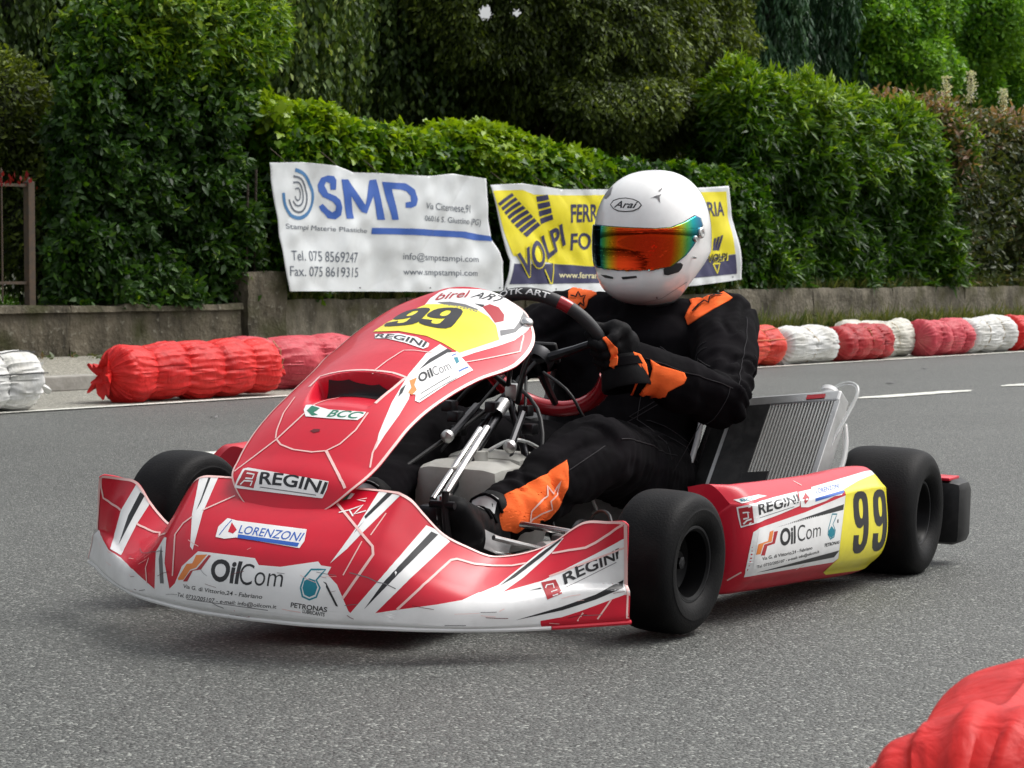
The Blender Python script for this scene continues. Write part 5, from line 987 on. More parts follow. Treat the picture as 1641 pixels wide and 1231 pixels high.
   ('p','visor',1,[(-46.5,16.4),(-29.1,16.7),(-21.1,16.6),(-14.7,16.5),(-9.2,16.4),(-3.7,16.3),(1.5,16.2),(6.6,16.0),(11.5,15.8),(15.8,15.7),(20.0,15.5),(24.2,15.4),(28.4,15.2),(33.0,15.5),(37.8,15.8),(43.0,16.1),(47.5,17.6),(52.4,19.0),(57.9,20.5),(63.7,22.6),(70.5,24.7),(78.5,26.7),(88.9,23.8),(89.8,20.3),(91.1,16.7),(87.2,13.5),(83.7,10.1),(80.5,6.8),(75.1,2.4),(70.4,-1.9),(66.3,-4.7),(62.6,-7.5),(59.3,-10.2),(55.0,-12.1),(51.2,-13.9),(47.7,-15.7),(44.4,-17.5),(39.2,-17.7),(34.3,-17.9),(29.6,-18.3),(25.6,-18.3),(21.6,-18.3),(17.6,-18.4),(13.5,-18.6),(9.3,-18.7),(5.0,-18.8),(0.4,-18.9),(-4.3,-19.0),(-10.1,-18.5),(-16.6,-18.1),(-24.4,-18.1),(-37.6,-19.2),(-41.3,-15.7),(-45.0,-12.1),(-48.0,-8.3),(-48.0,-4.2),(-48.0,0.0),(-49.0,4.1),(-49.0,8.3),(-49.1,12.3)]),
  ]),
  ('maker_logo', [
   ('p','black',1,[(-19.8,34.8),(-17.7,38.7),(-11.1,40.7),(-2.9,41.6),(6.2,40.5),(12.7,38.2),(16.2,34.9),(13.5,31.8),(8.2,29.7),(0.7,29.2),(-7.4,29.4),(-13.9,31.3)]),
   ('p','white',2,[(-18.4,34.8),(-16.3,37.9),(-9.9,39.9),(-2.6,40.7),(5.7,39.7),(11.8,37.7),(15.0,34.9),(12.5,32.3),(7.5,30.5),(0.5,29.9),(-6.9,30.2),(-13.3,31.8)]),
   ('t','black',3,'Arai',[(-14.8,38.3),(12.0,38.2),(11.6,32.3),(-13.5,32.3)],0.02,0.35),
  ]),
  ('star_logo', [
   ('p','grey',1,[(39.5,52.7),(39.7,50.7),(35.0,47.3),(33.7,48.5)]),
   ('p','grey',1,[(23.5,40.5),(30.2,43.5),(33.8,44.2),(36.9,45.5),(34.2,42.4),(34.2,36.8),(31.4,41.2),(27.4,41.7)]),
  ]),
  ('vent', [
   ('p','black',2,[(-26.1,-24.2),(-17.2,-23.7),(-8.8,-24.7),(-8.9,-26.3),(-19.3,-26.0)]),
  ]),
  ('vent', [
   ('p','black',2,[(-0.1,-24.4),(7.2,-23.7),(14.0,-23.1),(14.8,-24.7),(8.2,-25.5),(1.2,-26.4)]),
  ]),
  ('vent', [
   ('p','black',3,[(37.0,-19.6),(38.3,-17.2),(42.4,-16.4),(46.7,-15.7),(53.7,-16.3),(57.1,-18.6),(56.2,-21.9),(53.1,-24.6),(47.4,-24.9),(42.1,-25.2),(38.3,-24.1)]),
  ]),
  ('vent', [
   ('p','grey',2,[(-38.9,40.4),(-42.7,46.5),(-35.8,52.3),(-26.5,43.8),(-32.1,39.7)]),
  ]),
  ('shell_seam', [
   ('l','grey',1,0.0015,[(-37.2,-40.0),(-34.1,-46.0),(-31.0,-52.8),(-28.0,-58.6),(-3.2,-55.3),(9.5,-55.6),(26.1,-51.0),(39.3,-49.6),(48.4,-44.5),(57.8,-40.9),(68.6,-38.0)]),
   ('p','grey',1,[(32.8,-46.1),(34.2,-45.5),(34.8,-48.4),(33.4,-49.1)]),
  ]),
 ],
}

BAN_W_OUT = [(-7.0318, 1.3885), (-7.1986, 1.3957), (-7.3681, 1.4029), (-7.5363, 1.397), (-7.7074, 1.3909), (-7.8728, 1.352), (-8.0072, 1.3537), (-8.1434, 1.3553), (-8.2466, 1.3531), (-8.3509, 1.3507), (-8.5092, 1.3501), (-8.6699, 1.3495), (-8.8148, 1.3629), (-8.9617, 1.3764), (-9.1527, 1.3649), (-9.347, 1.3531), (-9.3613, 1.2456), (-9.3756, 1.138), (-9.3995, 1.0183), (-9.4235, 0.8982), (-9.496, 0.8143), (-9.569, 0.7299), (-9.567, 0.6176), (-9.565, 0.5052), (-9.3462, 0.5061), (-9.1317, 0.5069), (-8.9212, 0.5077), (-8.7146, 0.5085), (-8.5119, 0.5093), (-8.3129, 0.5101), (-8.1204, 0.512), (-7.9313, 0.5138), (-7.7456, 0.5156), (-7.5631, 0.5174), (-7.3838, 0.5191), (-7.2076, 0.5208), (-7.1755, 0.6433), (-7.1436, 0.7653), (-7.1235, 0.8662), (-7.1035, 0.9668), (-7.0836, 1.0672), (-7.0663, 1.1745), (-7.049, 1.2816)]
BAN_W = [
 ('p','blue',1,[(-7.5113,1.252),(-7.5439,1.3025),(-7.6089,1.3212),(-7.666,1.3174),(-7.6904,1.2905),(-7.6868,1.2238),(-7.6328,1.2223),(-7.6281,1.2665),(-7.5924,1.2765),(-7.576,1.2484),(-7.6082,1.1995),(-7.6898,1.1795),(-7.739,1.1529),(-7.7635,1.1033),(-7.755,1.0474),(-7.7054,1.0187),(-7.6235,1.025),(-7.5426,1.0765),(-7.5265,1.1038),(-7.559,1.1232),(-7.6076,1.0889),(-7.6646,1.0679),(-7.6975,1.0797),(-7.6977,1.113),(-7.6568,1.1399),(-7.5593,1.1707),(-7.5191,1.2082)]),
 ('p','blue',1,[(-7.748,1.2978),(-7.8226,1.3001),(-7.9139,1.2132),(-8.0062,1.1255),(-8.0362,1.2136),(-8.0663,1.302),(-8.126,1.3095),(-8.1542,1.2147),(-8.1824,1.1195),(-8.2108,1.0241),(-8.1334,1.0228),(-8.1124,1.1063),(-8.0914,1.1896),(-8.0528,1.1265),(-8.0143,1.0636),(-7.9721,1.0741),(-7.9135,1.129),(-7.8553,1.1837),(-7.8716,1.1045),(-7.8879,1.0253),(-7.8129,1.0239),(-7.7912,1.1155),(-7.7696,1.2068)]),
 ('p','blue',1,[(-8.1774,1.294),(-8.2984,1.2919),(-8.4208,1.2898),(-8.5089,1.2463),(-8.5389,1.1778),(-8.5174,1.1311),(-8.4642,1.1126),(-8.4114,1.115),(-8.4115,1.1517),(-8.4644,1.1587),(-8.4645,1.199),(-8.4206,1.2324),(-8.368,1.2425),(-8.2774,1.2457),(-8.3091,1.1362),(-8.341,1.0264),(-8.2765,1.0253),(-8.2434,1.1152),(-8.2103,1.2048)]),
 ('l','logoblue',1,0.026,[(-7.2807,1.3487),(-7.3518,1.3347),(-7.4073,1.2983),(-7.4549,1.2339),(-7.4657,1.1738),(-7.4541,1.1077),(-7.3977,1.0462),(-7.318,1.0152),(-7.2471,1.0292),(-7.1925,1.0748),(-7.1616,1.1229),(-7.1543,1.1876)]),
 ('l','textgrey',1,0.014,[(-7.2646,1.3046),(-7.3357,1.296),(-7.3831,1.2538),(-7.4066,1.1942),(-7.3982,1.1283),(-7.358,1.0673),(-7.3025,1.0553),(-7.2475,1.0868),(-7.2118,1.1457)]),
 ('l','textgrey',1,0.012,[(-7.2596,1.261),(-7.3196,1.2683),(-7.359,1.2258),(-7.3746,1.1715),(-7.3504,1.1109),(-7.3027,1.0989),(-7.2588,1.136)]),
 ('l','textgrey',1,0.01,[(-7.2798,1.2181),(-7.3194,1.2301),(-7.3429,1.1926),(-7.3379,1.1488),(-7.303,1.137),(-7.2795,1.1691)]),
 ('t','textgrey',1,'Stampi Materie Plastiche',[(-7.1841,0.9803),(-8.0308,0.96),(-8.0306,0.9171),(-7.1837,0.9337)],0.0,0),
 ('p','blue',1,[(-8.0785,0.9652),(-8.214,0.9657),(-8.3512,0.9662),(-8.4903,0.9666),(-8.6929,0.9618),(-8.8994,0.9569),(-9.1098,0.9518),(-9.2608,0.9371),(-9.4139,0.9222),(-9.4292,0.8838),(-9.2228,0.8901),(-9.0723,0.9063),(-8.8748,0.9111),(-8.6808,0.9158),(-8.4901,0.9205),(-8.3511,0.9207),(-8.2138,0.9209),(-8.0783,0.9211)]),
 ('t','textgrey',1,'Via Citernese,91',[(-8.6335,1.1569),(-9.1665,1.1513),(-9.1664,1.08),(-8.6333,1.1046)],0,0),
 ('t','textgrey',1,'06016 S. Giustino (PG)',[(-8.6296,1.0639),(-9.3085,1.0467),(-9.3085,0.9868),(-8.6295,1.0116)],0,0),
 ('t','textgrey',1,'Tel. 075 8569247',[(-7.2299,0.7984),(-7.9237,0.7898),(-7.92,0.7155),(-7.2294,0.7309)],0,0),
 ('t','textgrey',1,'Fax. 075 8619315',[(-7.2103,0.6928),(-7.9366,0.6828),(-7.9363,0.6141),(-7.213,0.6242)],0,0),
 ('t','textgrey',1,'info@smpstampi.com',[(-8.405,0.7951),(-9.2701,0.7708),(-9.27,0.711),(-8.41,0.7261)],0,0),
 ('t','textgrey',1,'www.smpstampi.com',[(-8.4099,0.6742),(-9.2643,0.663),(-9.2642,0.6067),(-8.4185,0.6166)],0,0),
 ('p','black',1,[(-7.9461,0.5442),(-7.9596,0.5441),(-7.9595,0.5351),(-7.946,0.5351)]),
 ('p','black',1,[(-8.7056,0.5402),(-8.7201,0.5401),(-8.7201,0.5307),(-8.7056,0.5308)]),
 ('p','black',1,[(-9.5221,0.5358),(-9.5377,0.5358),(-9.5377,0.5261),(-9.5221,0.5261)]),
]
BAN_Y_OUT = [(-9.4043, 1.3064), (-9.6008, 1.3188), (-9.8008, 1.3313), (-9.9619, 1.3203), (-10.1252, 1.3092), (-10.291, 1.2979), (-10.4821, 1.3032), (-10.6765, 1.3085), (-10.874, 1.3139), (-11.1155, 1.3229), (-11.3618, 1.3321), (-11.6133, 1.3415), (-11.8526, 1.3506), (-12.0967, 1.3598), (-12.3455, 1.3693), (-12.5217, 1.3817), (-12.7004, 1.3943), (-12.7431, 1.2595), (-12.7859, 1.1242), (-12.829, 0.9883), (-12.8675, 0.8544), (-12.9062, 0.72), (-12.945, 0.5851), (-12.6978, 0.5691), (-12.4553, 0.5534), (-12.2172, 0.538), (-11.9988, 0.5272), (-11.7841, 0.5166), (-11.5731, 0.5062), (-11.3656, 0.496), (-11.1156, 0.4912), (-10.8707, 0.4865), (-10.6307, 0.4819), (-10.3954, 0.4774), (-10.1873, 0.4852), (-9.9828, 0.4928), (-9.7819, 0.5002), (-9.5845, 0.5075), (-9.6221, 0.6207), (-9.6599, 0.7341), (-9.6007, 0.867), (-9.5419, 0.9991), (-9.4958, 1.102), (-9.45, 1.2045)]
BAN_Y = [
 ('p','yellow',1,[(-9.4317,1.2638),(-9.6147,1.2727),(-9.8008,1.2818),(-9.9546,1.2482),(-10.1778,1.2506),(-10.4054,1.2529),(-10.6375,1.2609),(-10.8742,1.2691),(-11.1157,1.2786),(-11.362,1.2883),(-11.6135,1.2981),(-11.8669,1.3095),(-12.1256,1.321),(-12.3896,1.3329),(-12.6593,1.3449),(-12.6949,1.2116),(-12.7307,1.0778),(-12.7665,0.9435),(-12.8025,0.8088),(-12.6017,0.7895),(-12.4039,0.7706),(-12.1359,0.759),(-11.8734,0.7477),(-11.6164,0.7366),(-11.3646,0.7257),(-11.1504,0.7156),(-10.94,0.7057),(-10.7332,0.6959),(-10.5531,0.7025),(-10.3758,0.7091),(-10.2011,0.7155),(-10.0327,0.7354),(-9.8667,0.755),(-9.7031,0.7744),(-9.6329,0.8939),(-9.5633,1.0127),(-9.4973,1.1386)]),
 ('p','navy',1,[(-9.7031,0.7142),(-9.8667,0.7137),(-10.0327,0.7132),(-10.2011,0.7128),(-10.3758,0.7063),(-10.5531,0.6998),(-10.7332,0.6931),(-10.94,0.7024),(-11.1505,0.7118),(-11.3646,0.7214),(-11.6164,0.7322),(-11.8735,0.7433),(-12.1359,0.7546),(-12.4039,0.7661),(-12.6031,0.785),(-12.8054,0.8043),(-12.8327,0.72),(-12.86,0.6356),(-12.642,0.6242),(-12.4276,0.6129),(-12.2168,0.6019),(-11.9984,0.5939),(-11.7838,0.586),(-11.5727,0.5783),(-11.3653,0.5707),(-11.1592,0.5676),(-10.9565,0.5645),(-10.7573,0.5616),(-10.5612,0.5605),(-10.3684,0.5594),(-10.1787,0.5584),(-9.9979,0.5582),(-9.82,0.558),(-9.6447,0.5579),(-9.6739,0.636)]),
 ('p','navy',2,[(-9.4888,1.1702),(-9.5184,1.1503),(-9.6138,1.1928),(-9.7099,1.2356),(-9.6815,1.2545),(-9.5847,1.2122)]),
 ('p','navy',2,[(-9.5366,1.1381),(-9.5674,1.1176),(-9.6618,1.1608),(-9.757,1.2044),(-9.7274,1.224),(-9.6316,1.1809)]),
 ('p','navy',2,[(-9.5847,1.106),(-9.6165,1.0847),(-9.71,1.1287),(-9.8042,1.1731),(-9.7736,1.1934),(-9.6788,1.1495)]),
 ('p','navy',2,[(-9.633,1.0737),(-9.6659,1.0516),(-9.7584,1.0965),(-9.8516,1.1416),(-9.82,1.1626),(-9.7261,1.118)]),
 ('p','navy',2,[(-9.6815,1.0412),(-9.7155,1.0184),(-9.8992,1.11),(-9.8665,1.1317)]),
 ('p','navy',2,[(-9.7302,1.0086),(-9.7654,0.9851),(-9.947,1.0783),(-9.9133,1.1007)]),
 ('p','navy',2,[(-9.7791,0.9759),(-9.8154,0.9516),(-9.9951,1.0464),(-9.9602,1.0696)]),
 ('p','navy',2,[(-9.8282,0.943),(-9.8657,0.9179),(-10.0433,1.0144),(-10.0074,1.0383)]),
 ('p','navy',2,[(-9.9767,1.2353),(-9.9913,1.1926),(-10.116,1.2142),(-10.0992,1.2519)]),
 ('p','navy',2,[(-9.9961,1.1784),(-10.0107,1.1356),(-10.1385,1.1637),(-10.1216,1.2016)]),
 ('p','navy',2,[(-10.0156,1.1213),(-10.0303,1.0785),(-10.1611,1.1132),(-10.1441,1.1511)]),
 ('p','navy',2,[(-10.0351,1.0642),(-10.0498,1.0212),(-10.1837,1.0625),(-10.1667,1.1005)]),
 ('t','yellow',3,'VOLPI',[(-9.7183,0.8012),(-10.3027,1.0518),(-10.4061,0.8676),(-9.8119,0.5733)],0.07,0.1),
 ('t','navy',4,'VOLPI',[(-9.7356,0.7879),(-10.2914,1.0351),(-10.3831,0.8743),(-9.8229,0.5867)],0.03,0.1),
 ('p','navy',3,[(-10.0662,0.6744),(-10.2011,0.7223),(-10.1989,0.6437),(-10.1968,0.5651),(-10.1111,0.5723)]),
 ('l','yellow',4,0.012,[(-10.0662,0.6703),(-10.1336,0.5654),(-10.1606,0.5584),(-10.1808,0.6403),(-10.2011,0.7223)]),
 ('t','navy',2,'FERRAMENTA UTENSILERIA',[(-10.4009,1.1841),(-12.6241,1.2567),(-12.6334,1.1334),(-10.4058,1.037)],0.022,0),
 ('t','navy',2,'FORNITURE EDILI',[(-10.4244,0.9574),(-12.2674,1.0182),(-12.2684,0.877),(-10.4293,0.8196)],0.022,0),
 ('t','cream',2,'www.ferramentavolpi.it',[(-10.2761,0.6512),(-11.365,0.6396),(-11.3653,0.575),(-10.2761,0.5923)],0.01,0),
 ('p','navy',2,[(-12.4705,0.9387),(-12.5032,0.9451),(-12.4795,0.8369),(-12.4414,0.8336)]),
 ('p','navy',2,[(-12.5168,0.9513),(-12.5496,0.9576),(-12.5177,0.8372),(-12.4795,0.8339)]),
 ('p','navy',2,[(-12.5632,0.9638),(-12.5961,0.9702),(-12.556,0.8374),(-12.5177,0.8342)]),
 ('t','yellow',2,'VOLPI',[(-12.363,0.8062),(-12.705,0.8234),(-12.7,0.7477),(-12.3636,0.7286)],0.06,0),
 ('t','black',3,'VOLPI',[(-12.3712,0.8003),(-12.6884,0.8172),(-12.6834,0.7537),(-12.3717,0.7346)],0.025,0),
 ('l','yellow',2,0.014,[(-12.4585,0.7213),(-12.5137,0.6388),(-12.5623,0.7261),(-12.4585,0.7213)]),
 ('p','black',1,[(-9.6081,0.5327),(-9.6253,0.5326),(-9.6253,0.522),(-9.6081,0.5221)]),
 ('p','black',1,[(-10.2149,0.5226),(-10.2331,0.5225),(-10.2331,0.5116),(-10.2149,0.5117)]),
 ('p','black',1,[(-12.779,0.6144),(-12.8014,0.6143),(-12.8015,0.6022),(-12.7791,0.6022)]),
]

SUIT_PATCHES = [('shoulder_patch','p','orange_cloth',1,0.002,[0.4325,0.3302,0.5832],[0.928,0.372,0.0204],[(-0.0378,0.0148),(-0.0325,0.0193),(-0.0271,0.0237),(-0.0217,0.0282),(-0.0149,0.0302),(-0.0081,0.0321),(-0.0014,0.0341),(0.0067,0.0339),(0.0149,0.0338),(0.023,0.0336),(0.0299,0.0308),(0.0368,0.0281),(0.0438,0.0253),(0.0503,0.0213),(0.0569,0.0172),(0.0634,0.0132),(0.056,0.0065),(0.0472,0.0014),(0.0385,-0.0037),(0.0297,-0.0089),(0.0209,-0.014),(0.0134,-0.0191),(0.0059,-0.0242),(-0.0016,-0.0293),(-0.0091,-0.0343),(-0.017,-0.0402),(-0.0249,-0.046),(-0.0328,-0.0519),(-0.037,-0.043),(-0.0412,-0.0342),(-0.0383,-0.0257),(-0.0354,-0.0173),(-0.0318,-0.0107),(-0.0282,-0.0041),(-0.0314,0.0022),(-0.0346,0.0085)]),
('shoulder_patch','l','black_cloth',2,0.0032,[0.4317,0.3302,0.5846],[0.928,0.372,0.0202],[(-0.031,-0.0404),(-0.0339,-0.0315),(-0.0294,-0.0244),(-0.025,-0.0174),(-0.0206,-0.0104),(-0.0156,-0.0051),(-0.0107,0.0002),(-0.0058,0.0055),(-0.0034,0.012),(-0.0011,0.0186),(0.0025,0.0251),(0.0046,0.0194),(0.0067,0.0137),(0.0124,0.0165),(0.0181,0.0192),(0.0254,0.0178),(0.0327,0.0163),(0.04,0.0148),(0.0336,0.0146),(0.0272,0.0144),(0.0209,0.0116),(0.0146,0.0088),(0.0136,0.0024),(0.0125,-0.0041),(0.008,-0.0017),(0.0034,0.0007),(-0.0035,-0.0047),(-0.0103,-0.01),(-0.0164,-0.0173),(-0.0226,-0.0246)]),
('shoulder_patch','p','orange_cloth',1,0.002,[0.2911,-0.013,0.5797],[0.9073,0.4199,0.0201],[(-0.0317,0.0131),(-0.0251,0.0188),(-0.0185,0.0245),(-0.0109,0.0256),(-0.0032,0.0268),(0.0045,0.0279),(0.0121,0.0287),(0.0198,0.0294),(0.0275,0.0301),(0.03,0.0229),(0.0325,0.0157),(0.0351,0.0086),(0.0289,0.0043),(0.0227,0.0),(0.0165,-0.0043),(0.0141,-0.0132),(0.0116,-0.0221),(0.0047,-0.0278),(-0.0022,-0.0335),(-0.0092,-0.0391),(-0.0161,-0.0448),(-0.0225,-0.0389),(-0.0288,-0.033),(-0.0294,-0.0238),(-0.03,-0.0145),(-0.0306,-0.0053),(-0.0311,0.0039)]),
('shoulder_patch','l','black_cloth',2,0.0032,[0.3057,-0.0127,0.5736],[0.9068,0.4209,0.0213],[(-0.02,0.0075),(-0.0139,0.0063),(-0.0077,0.0052),(-0.0052,0.0107),(-0.0027,0.0162),(0.0002,0.0109),(0.0031,0.0055),(0.0085,0.0071),(0.0139,0.0086),(0.0113,0.0031),(0.0088,-0.0024),(0.0111,-0.0084),(0.0133,-0.0145),(0.0071,-0.0113),(0.0009,-0.0081),(-0.0044,-0.013),(-0.0096,-0.018)]),
('forearm_patch','p','orange_cloth',1,0.002,[0.7732,0.3855,0.4389],[0.9205,0.3871,0.054],[(-0.0258,0.0415),(-0.0184,0.0374),(-0.0111,0.0333),(-0.0037,0.0291),(0.0051,0.0271),(0.014,0.025),(0.0228,0.0229),(0.0305,0.0208),(0.0382,0.0187),(0.0458,0.0165),(0.0484,0.0112),(0.051,0.0059),(0.0488,0.0004),(0.0466,-0.005),(0.0384,-0.0095),(0.0302,-0.014),(0.022,-0.0185),(0.0137,-0.023),(0.0116,-0.0285),(0.0094,-0.034),(0.0,-0.0346),(-0.0093,-0.0352),(-0.0186,-0.0358),(-0.0279,-0.0363),(-0.0373,-0.0369),(-0.041,-0.0335),(-0.0447,-0.03),(-0.0409,-0.0243),(-0.0372,-0.0185),(-0.0334,-0.0128),(-0.0289,-0.0048),(-0.0244,0.0032),(-0.023,0.0096),(-0.0216,0.0161),(-0.0203,0.0225),(-0.0221,0.0289),(-0.0239,0.0352)]),
('forearm_patch','p','orange_cloth',1,0.002,[0.7672,0.3384,0.4611],[0.9172,0.3955,0.0488],[(-0.0166,0.0304),(-0.0093,0.0282),(-0.002,0.0261),(0.0022,0.0194),(0.0065,0.0127),(0.0108,0.006),(0.0122,-0.0004),(0.0136,-0.0068),(0.0151,-0.0131),(0.0135,-0.021),(0.012,-0.0289),(0.0024,-0.0293),(0.0015,-0.0209),(0.0006,-0.0125),(-0.0027,-0.0041),(-0.006,0.0042),(-0.0111,0.0107),(-0.0162,0.0171),(-0.0164,0.0238)]),
('forearm_patch','l','orange_cloth',1,0.004,[0.8062,0.3394,0.4472],[0.9157,0.3984,0.0523],[(-0.0205,-0.004),(-0.0172,0.0025),(-0.0138,0.009),(-0.0105,0.0155),(-0.0058,0.0187),(-0.0011,0.0219),(0.0054,0.0221),(0.012,0.0223),(0.0127,0.0156),(0.0133,0.0088),(0.0139,0.002),(0.0114,-0.0052),(0.0089,-0.0125),(0.0064,-0.0198),(0.0042,-0.0259),(0.002,-0.0319),(-0.0002,-0.038)]),
('shin_patch','p','orange_cloth',1,0.002,[1.2135,0.3224,0.2287],[0.8935,0.4356,0.1093],[(0.0742,0.0879),(0.0679,0.0836),(0.0616,0.0793),(0.0552,0.0751),(0.0489,0.0708),(0.0426,0.0665),(0.0363,0.0623),(0.0291,0.058),(0.0218,0.0537),(0.0146,0.0494),(0.0074,0.0451),(0.0001,0.0408),(-0.0071,0.0365),(-0.0143,0.0325),(-0.0214,0.0285),(-0.0286,0.0245),(-0.0358,0.0205),(-0.0429,0.0165),(-0.0449,0.0098),(-0.0469,0.0031),(-0.0472,-0.0036),(-0.0476,-0.0102),(-0.0541,-0.0126),(-0.0607,-0.0151),(-0.0684,-0.0153),(-0.0659,-0.0224),(-0.0635,-0.0295),(-0.0592,-0.0353),(-0.055,-0.041),(-0.0507,-0.0467),(-0.043,-0.0476),(-0.0352,-0.0484),(-0.0269,-0.0498),(-0.0185,-0.0512),(-0.0121,-0.046),(-0.0056,-0.0408),(0.0007,-0.0387),(0.007,-0.0365),(0.0132,-0.0344),(0.0195,-0.0322),(0.0271,-0.0287),(0.0348,-0.0251),(0.0424,-0.0215),(0.0473,-0.0155),(0.0523,-0.0094),(0.0573,-0.0033),(0.0604,0.0034),(0.0635,0.0101),(0.0666,0.0168),(0.0693,0.0232),(0.072,0.0296),(0.0748,0.0359),(0.0753,0.0426),(0.0758,0.0492),(0.0763,0.0559),(0.0758,0.0639),(0.0753,0.0719),(0.0747,0.0799)]),
('shin_patch','l','pale_thread',2,0.0025,[1.1464,0.3204,0.2262],[0.8964,0.4297,0.1084],[(-0.0268,-0.0353),(-0.026,-0.0286),(-0.0251,-0.0218),(-0.0242,-0.0151),(-0.0188,-0.0093),(-0.0133,-0.0035),(-0.0079,0.0023),(-0.0025,0.0081),(0.0013,0.0116),(0.0051,0.0151),(0.0048,0.0241),(0.0045,0.033),(0.0084,0.0283),(0.0123,0.0236),(0.0162,0.0188),(0.0202,0.0251),(0.0242,0.0315),(0.0282,0.0378),(0.0322,0.0441),(0.0299,0.037),(0.0276,0.0299),(0.0253,0.0228),(0.023,0.0157),(0.017,0.0105),(0.011,0.0052),(0.013,-0.0014),(0.0149,-0.0081),(0.0082,-0.0113),(0.0016,-0.0145),(-0.005,-0.0178),(-0.0105,-0.0213),(-0.016,-0.0249),(-0.0215,-0.0284),(-0.0268,-0.0353)])]
GLOVE_PATCHES = [('trim','p','orange_cloth',1,0.002,[0.8571,0.3034,0.5017],[0.9114,0.4096,0.0405],[(-0.0418,0.0418),(-0.0346,0.0404),(-0.0274,0.0391),(-0.0202,0.0377),(-0.0141,0.032),(-0.008,0.0263),(-0.0018,0.0205),(0.0043,0.0148),(0.0105,0.0091),(0.0166,0.0034),(0.0228,-0.0024),(0.0238,-0.0091),(0.0248,-0.0158),(0.0258,-0.0225),(0.0255,-0.0296),(0.0252,-0.0368),(0.0211,-0.0405),(0.0171,-0.0442),(0.0087,-0.0409),(0.0092,-0.033),(0.0097,-0.025),(0.0102,-0.0171),(0.0072,-0.0097),(0.0041,-0.0022),(0.0011,0.0052),(-0.0041,0.011),(-0.0094,0.0167),(-0.0147,0.0225),(-0.0199,0.0282),(-0.0266,0.0322),(-0.0333,0.0361),(-0.0375,0.0389)]),('trim','l','grey',1,0.003,[1.0065,0.3076,0.521],[0.906,0.4217,0.0373],[(-0.0084,-0.0075),(-0.0074,-0.0028),(-0.0064,0.0018),(-0.0008,0.006),(0.0048,0.0102),(0.0094,0.0121),(0.0139,0.014),(0.0106,0.0093),(0.0073,0.0046),(0.004,-0.0002),(0.0007,-0.0049),(-0.0037,-0.0108),(-0.0084,-0.0075)])]

def S_nassau_r(u, v):
    """the panel with the recessed air scoop"""
    P = S_nassau(u, v); u = np.asarray(u, float); v = np.asarray(v, float)
    vr = .566-.022*np.clip((u+.1)/.6, -1, 1)**2; vf = .36+0*u
    t = np.clip((v-vf)/(vr-vf), 0, 1); ul = -.50-.20*t; ur = .43+.0*t
    side = np.clip((u-ul)/.07, 0, 1)*np.clip((ur-u)/.07, 0, 1); side = side*side*(3-2*side)
    back = np.clip((vr-v)/.016, 0, 1); back = back*back*(3-2*back)
    d = .046*t**1.15*side*back
    P = P.copy(); P[..., 2] -= d*.92; P[..., 0] -= d*.30; return P
def S_bannerW(x, z):
    x = np.asarray(x, float); z = np.asarray(z, float); p = np.stack([x*1.6+z*.8, z*1.4-x*.5, 0*x], -1)
    return np.stack([x, -7.975+.022*noise(p*2.2, 3)+.010*noise(p*5.5, 8)+.016*np.abs(noise(np.stack([(x+z*.9)*3.1, z*.8, 0*x], -1), 5)), z], -1)
def S_bannerY(x, z):
    x = np.asarray(x, float); z = np.asarray(z, float); p = np.stack([x*1.6-z*.9, z*1.4+x*.4, 0*x], -1)
    return np.stack([x, -7.975+.022*noise(p*2.0, 13)+.010*noise(p*5.1, 18)+.014*np.abs(noise(np.stack([(x-z*1.1)*2.7, z*.8, 0*x], -1), 15)), z], -1)
SURF = {'fairing': (S_fairing, 1, .55, .26, .010, .0002), 'nassau': (S_nassau_r, 1, .16, .80, .008, .0002), 'pod': (S_pod, 1, .70, .42, .012, .0002),
        'helmet': (S_helmet, 1, .0024, .0024, .010, .0006), 'W': (S_bannerW, 1, 1, 1, .028, .0045), 'Y': (S_bannerY, 1, 1, 1, .028, .0045)}
# outward sign of each chart
for k, (u, v, d) in {'fairing': (.1, .6, (1, 0, .5)), 'nassau': (.1, .8, (.2, 0, 1)), 'pod': (.5, .45, (0, 1, 0)), 'helmet': (20., 10., (1, .3, 0)), 'W': (-8.5, 1.0, (0, 1, 0)), 'Y': (-11., 1.0, (0, 1, 0))}.items():
    fn, sg, su, sv, h, base = SURF[k]; _, n = chart_pts(fn, np.array([[u, v]]), 0, 1, 1e-4/su, 1e-4/sv)
    SURF[k] = (fn, 1 if (n[0]*np.array(d)).sum() > 0 else -1, su, sv, h, base)

# ------------------------------------------------------------------ the kart
KROT = Matrix.Rotation(math.radians(11.65), 4, 'Z') @ Matrix.Rotation(math.radians(-.3428), 4, 'Y') @ Matrix.Rotation(math.radians(-1.9421), 4, 'X')
KMAT = Matrix.Translation((0, 0, .0161)) @ KROT
kart = empty('racing_kart'); kart.matrix_world = KMAT
tag(kart, 'red and white racing kart number 99 cornering on the asphalt with its driver', 'kart')

def grid_chart(fn, us, vs): U, V = np.meshgrid(us, vs, indexing='ij'); return fn(U, V)
def solid(o, t):
    m = o.modifiers.new('thickness', 'SOLIDIFY'); m.thickness = t; m.offset = -1; return o
def flipfor(k): return SURF[k][1] > 0
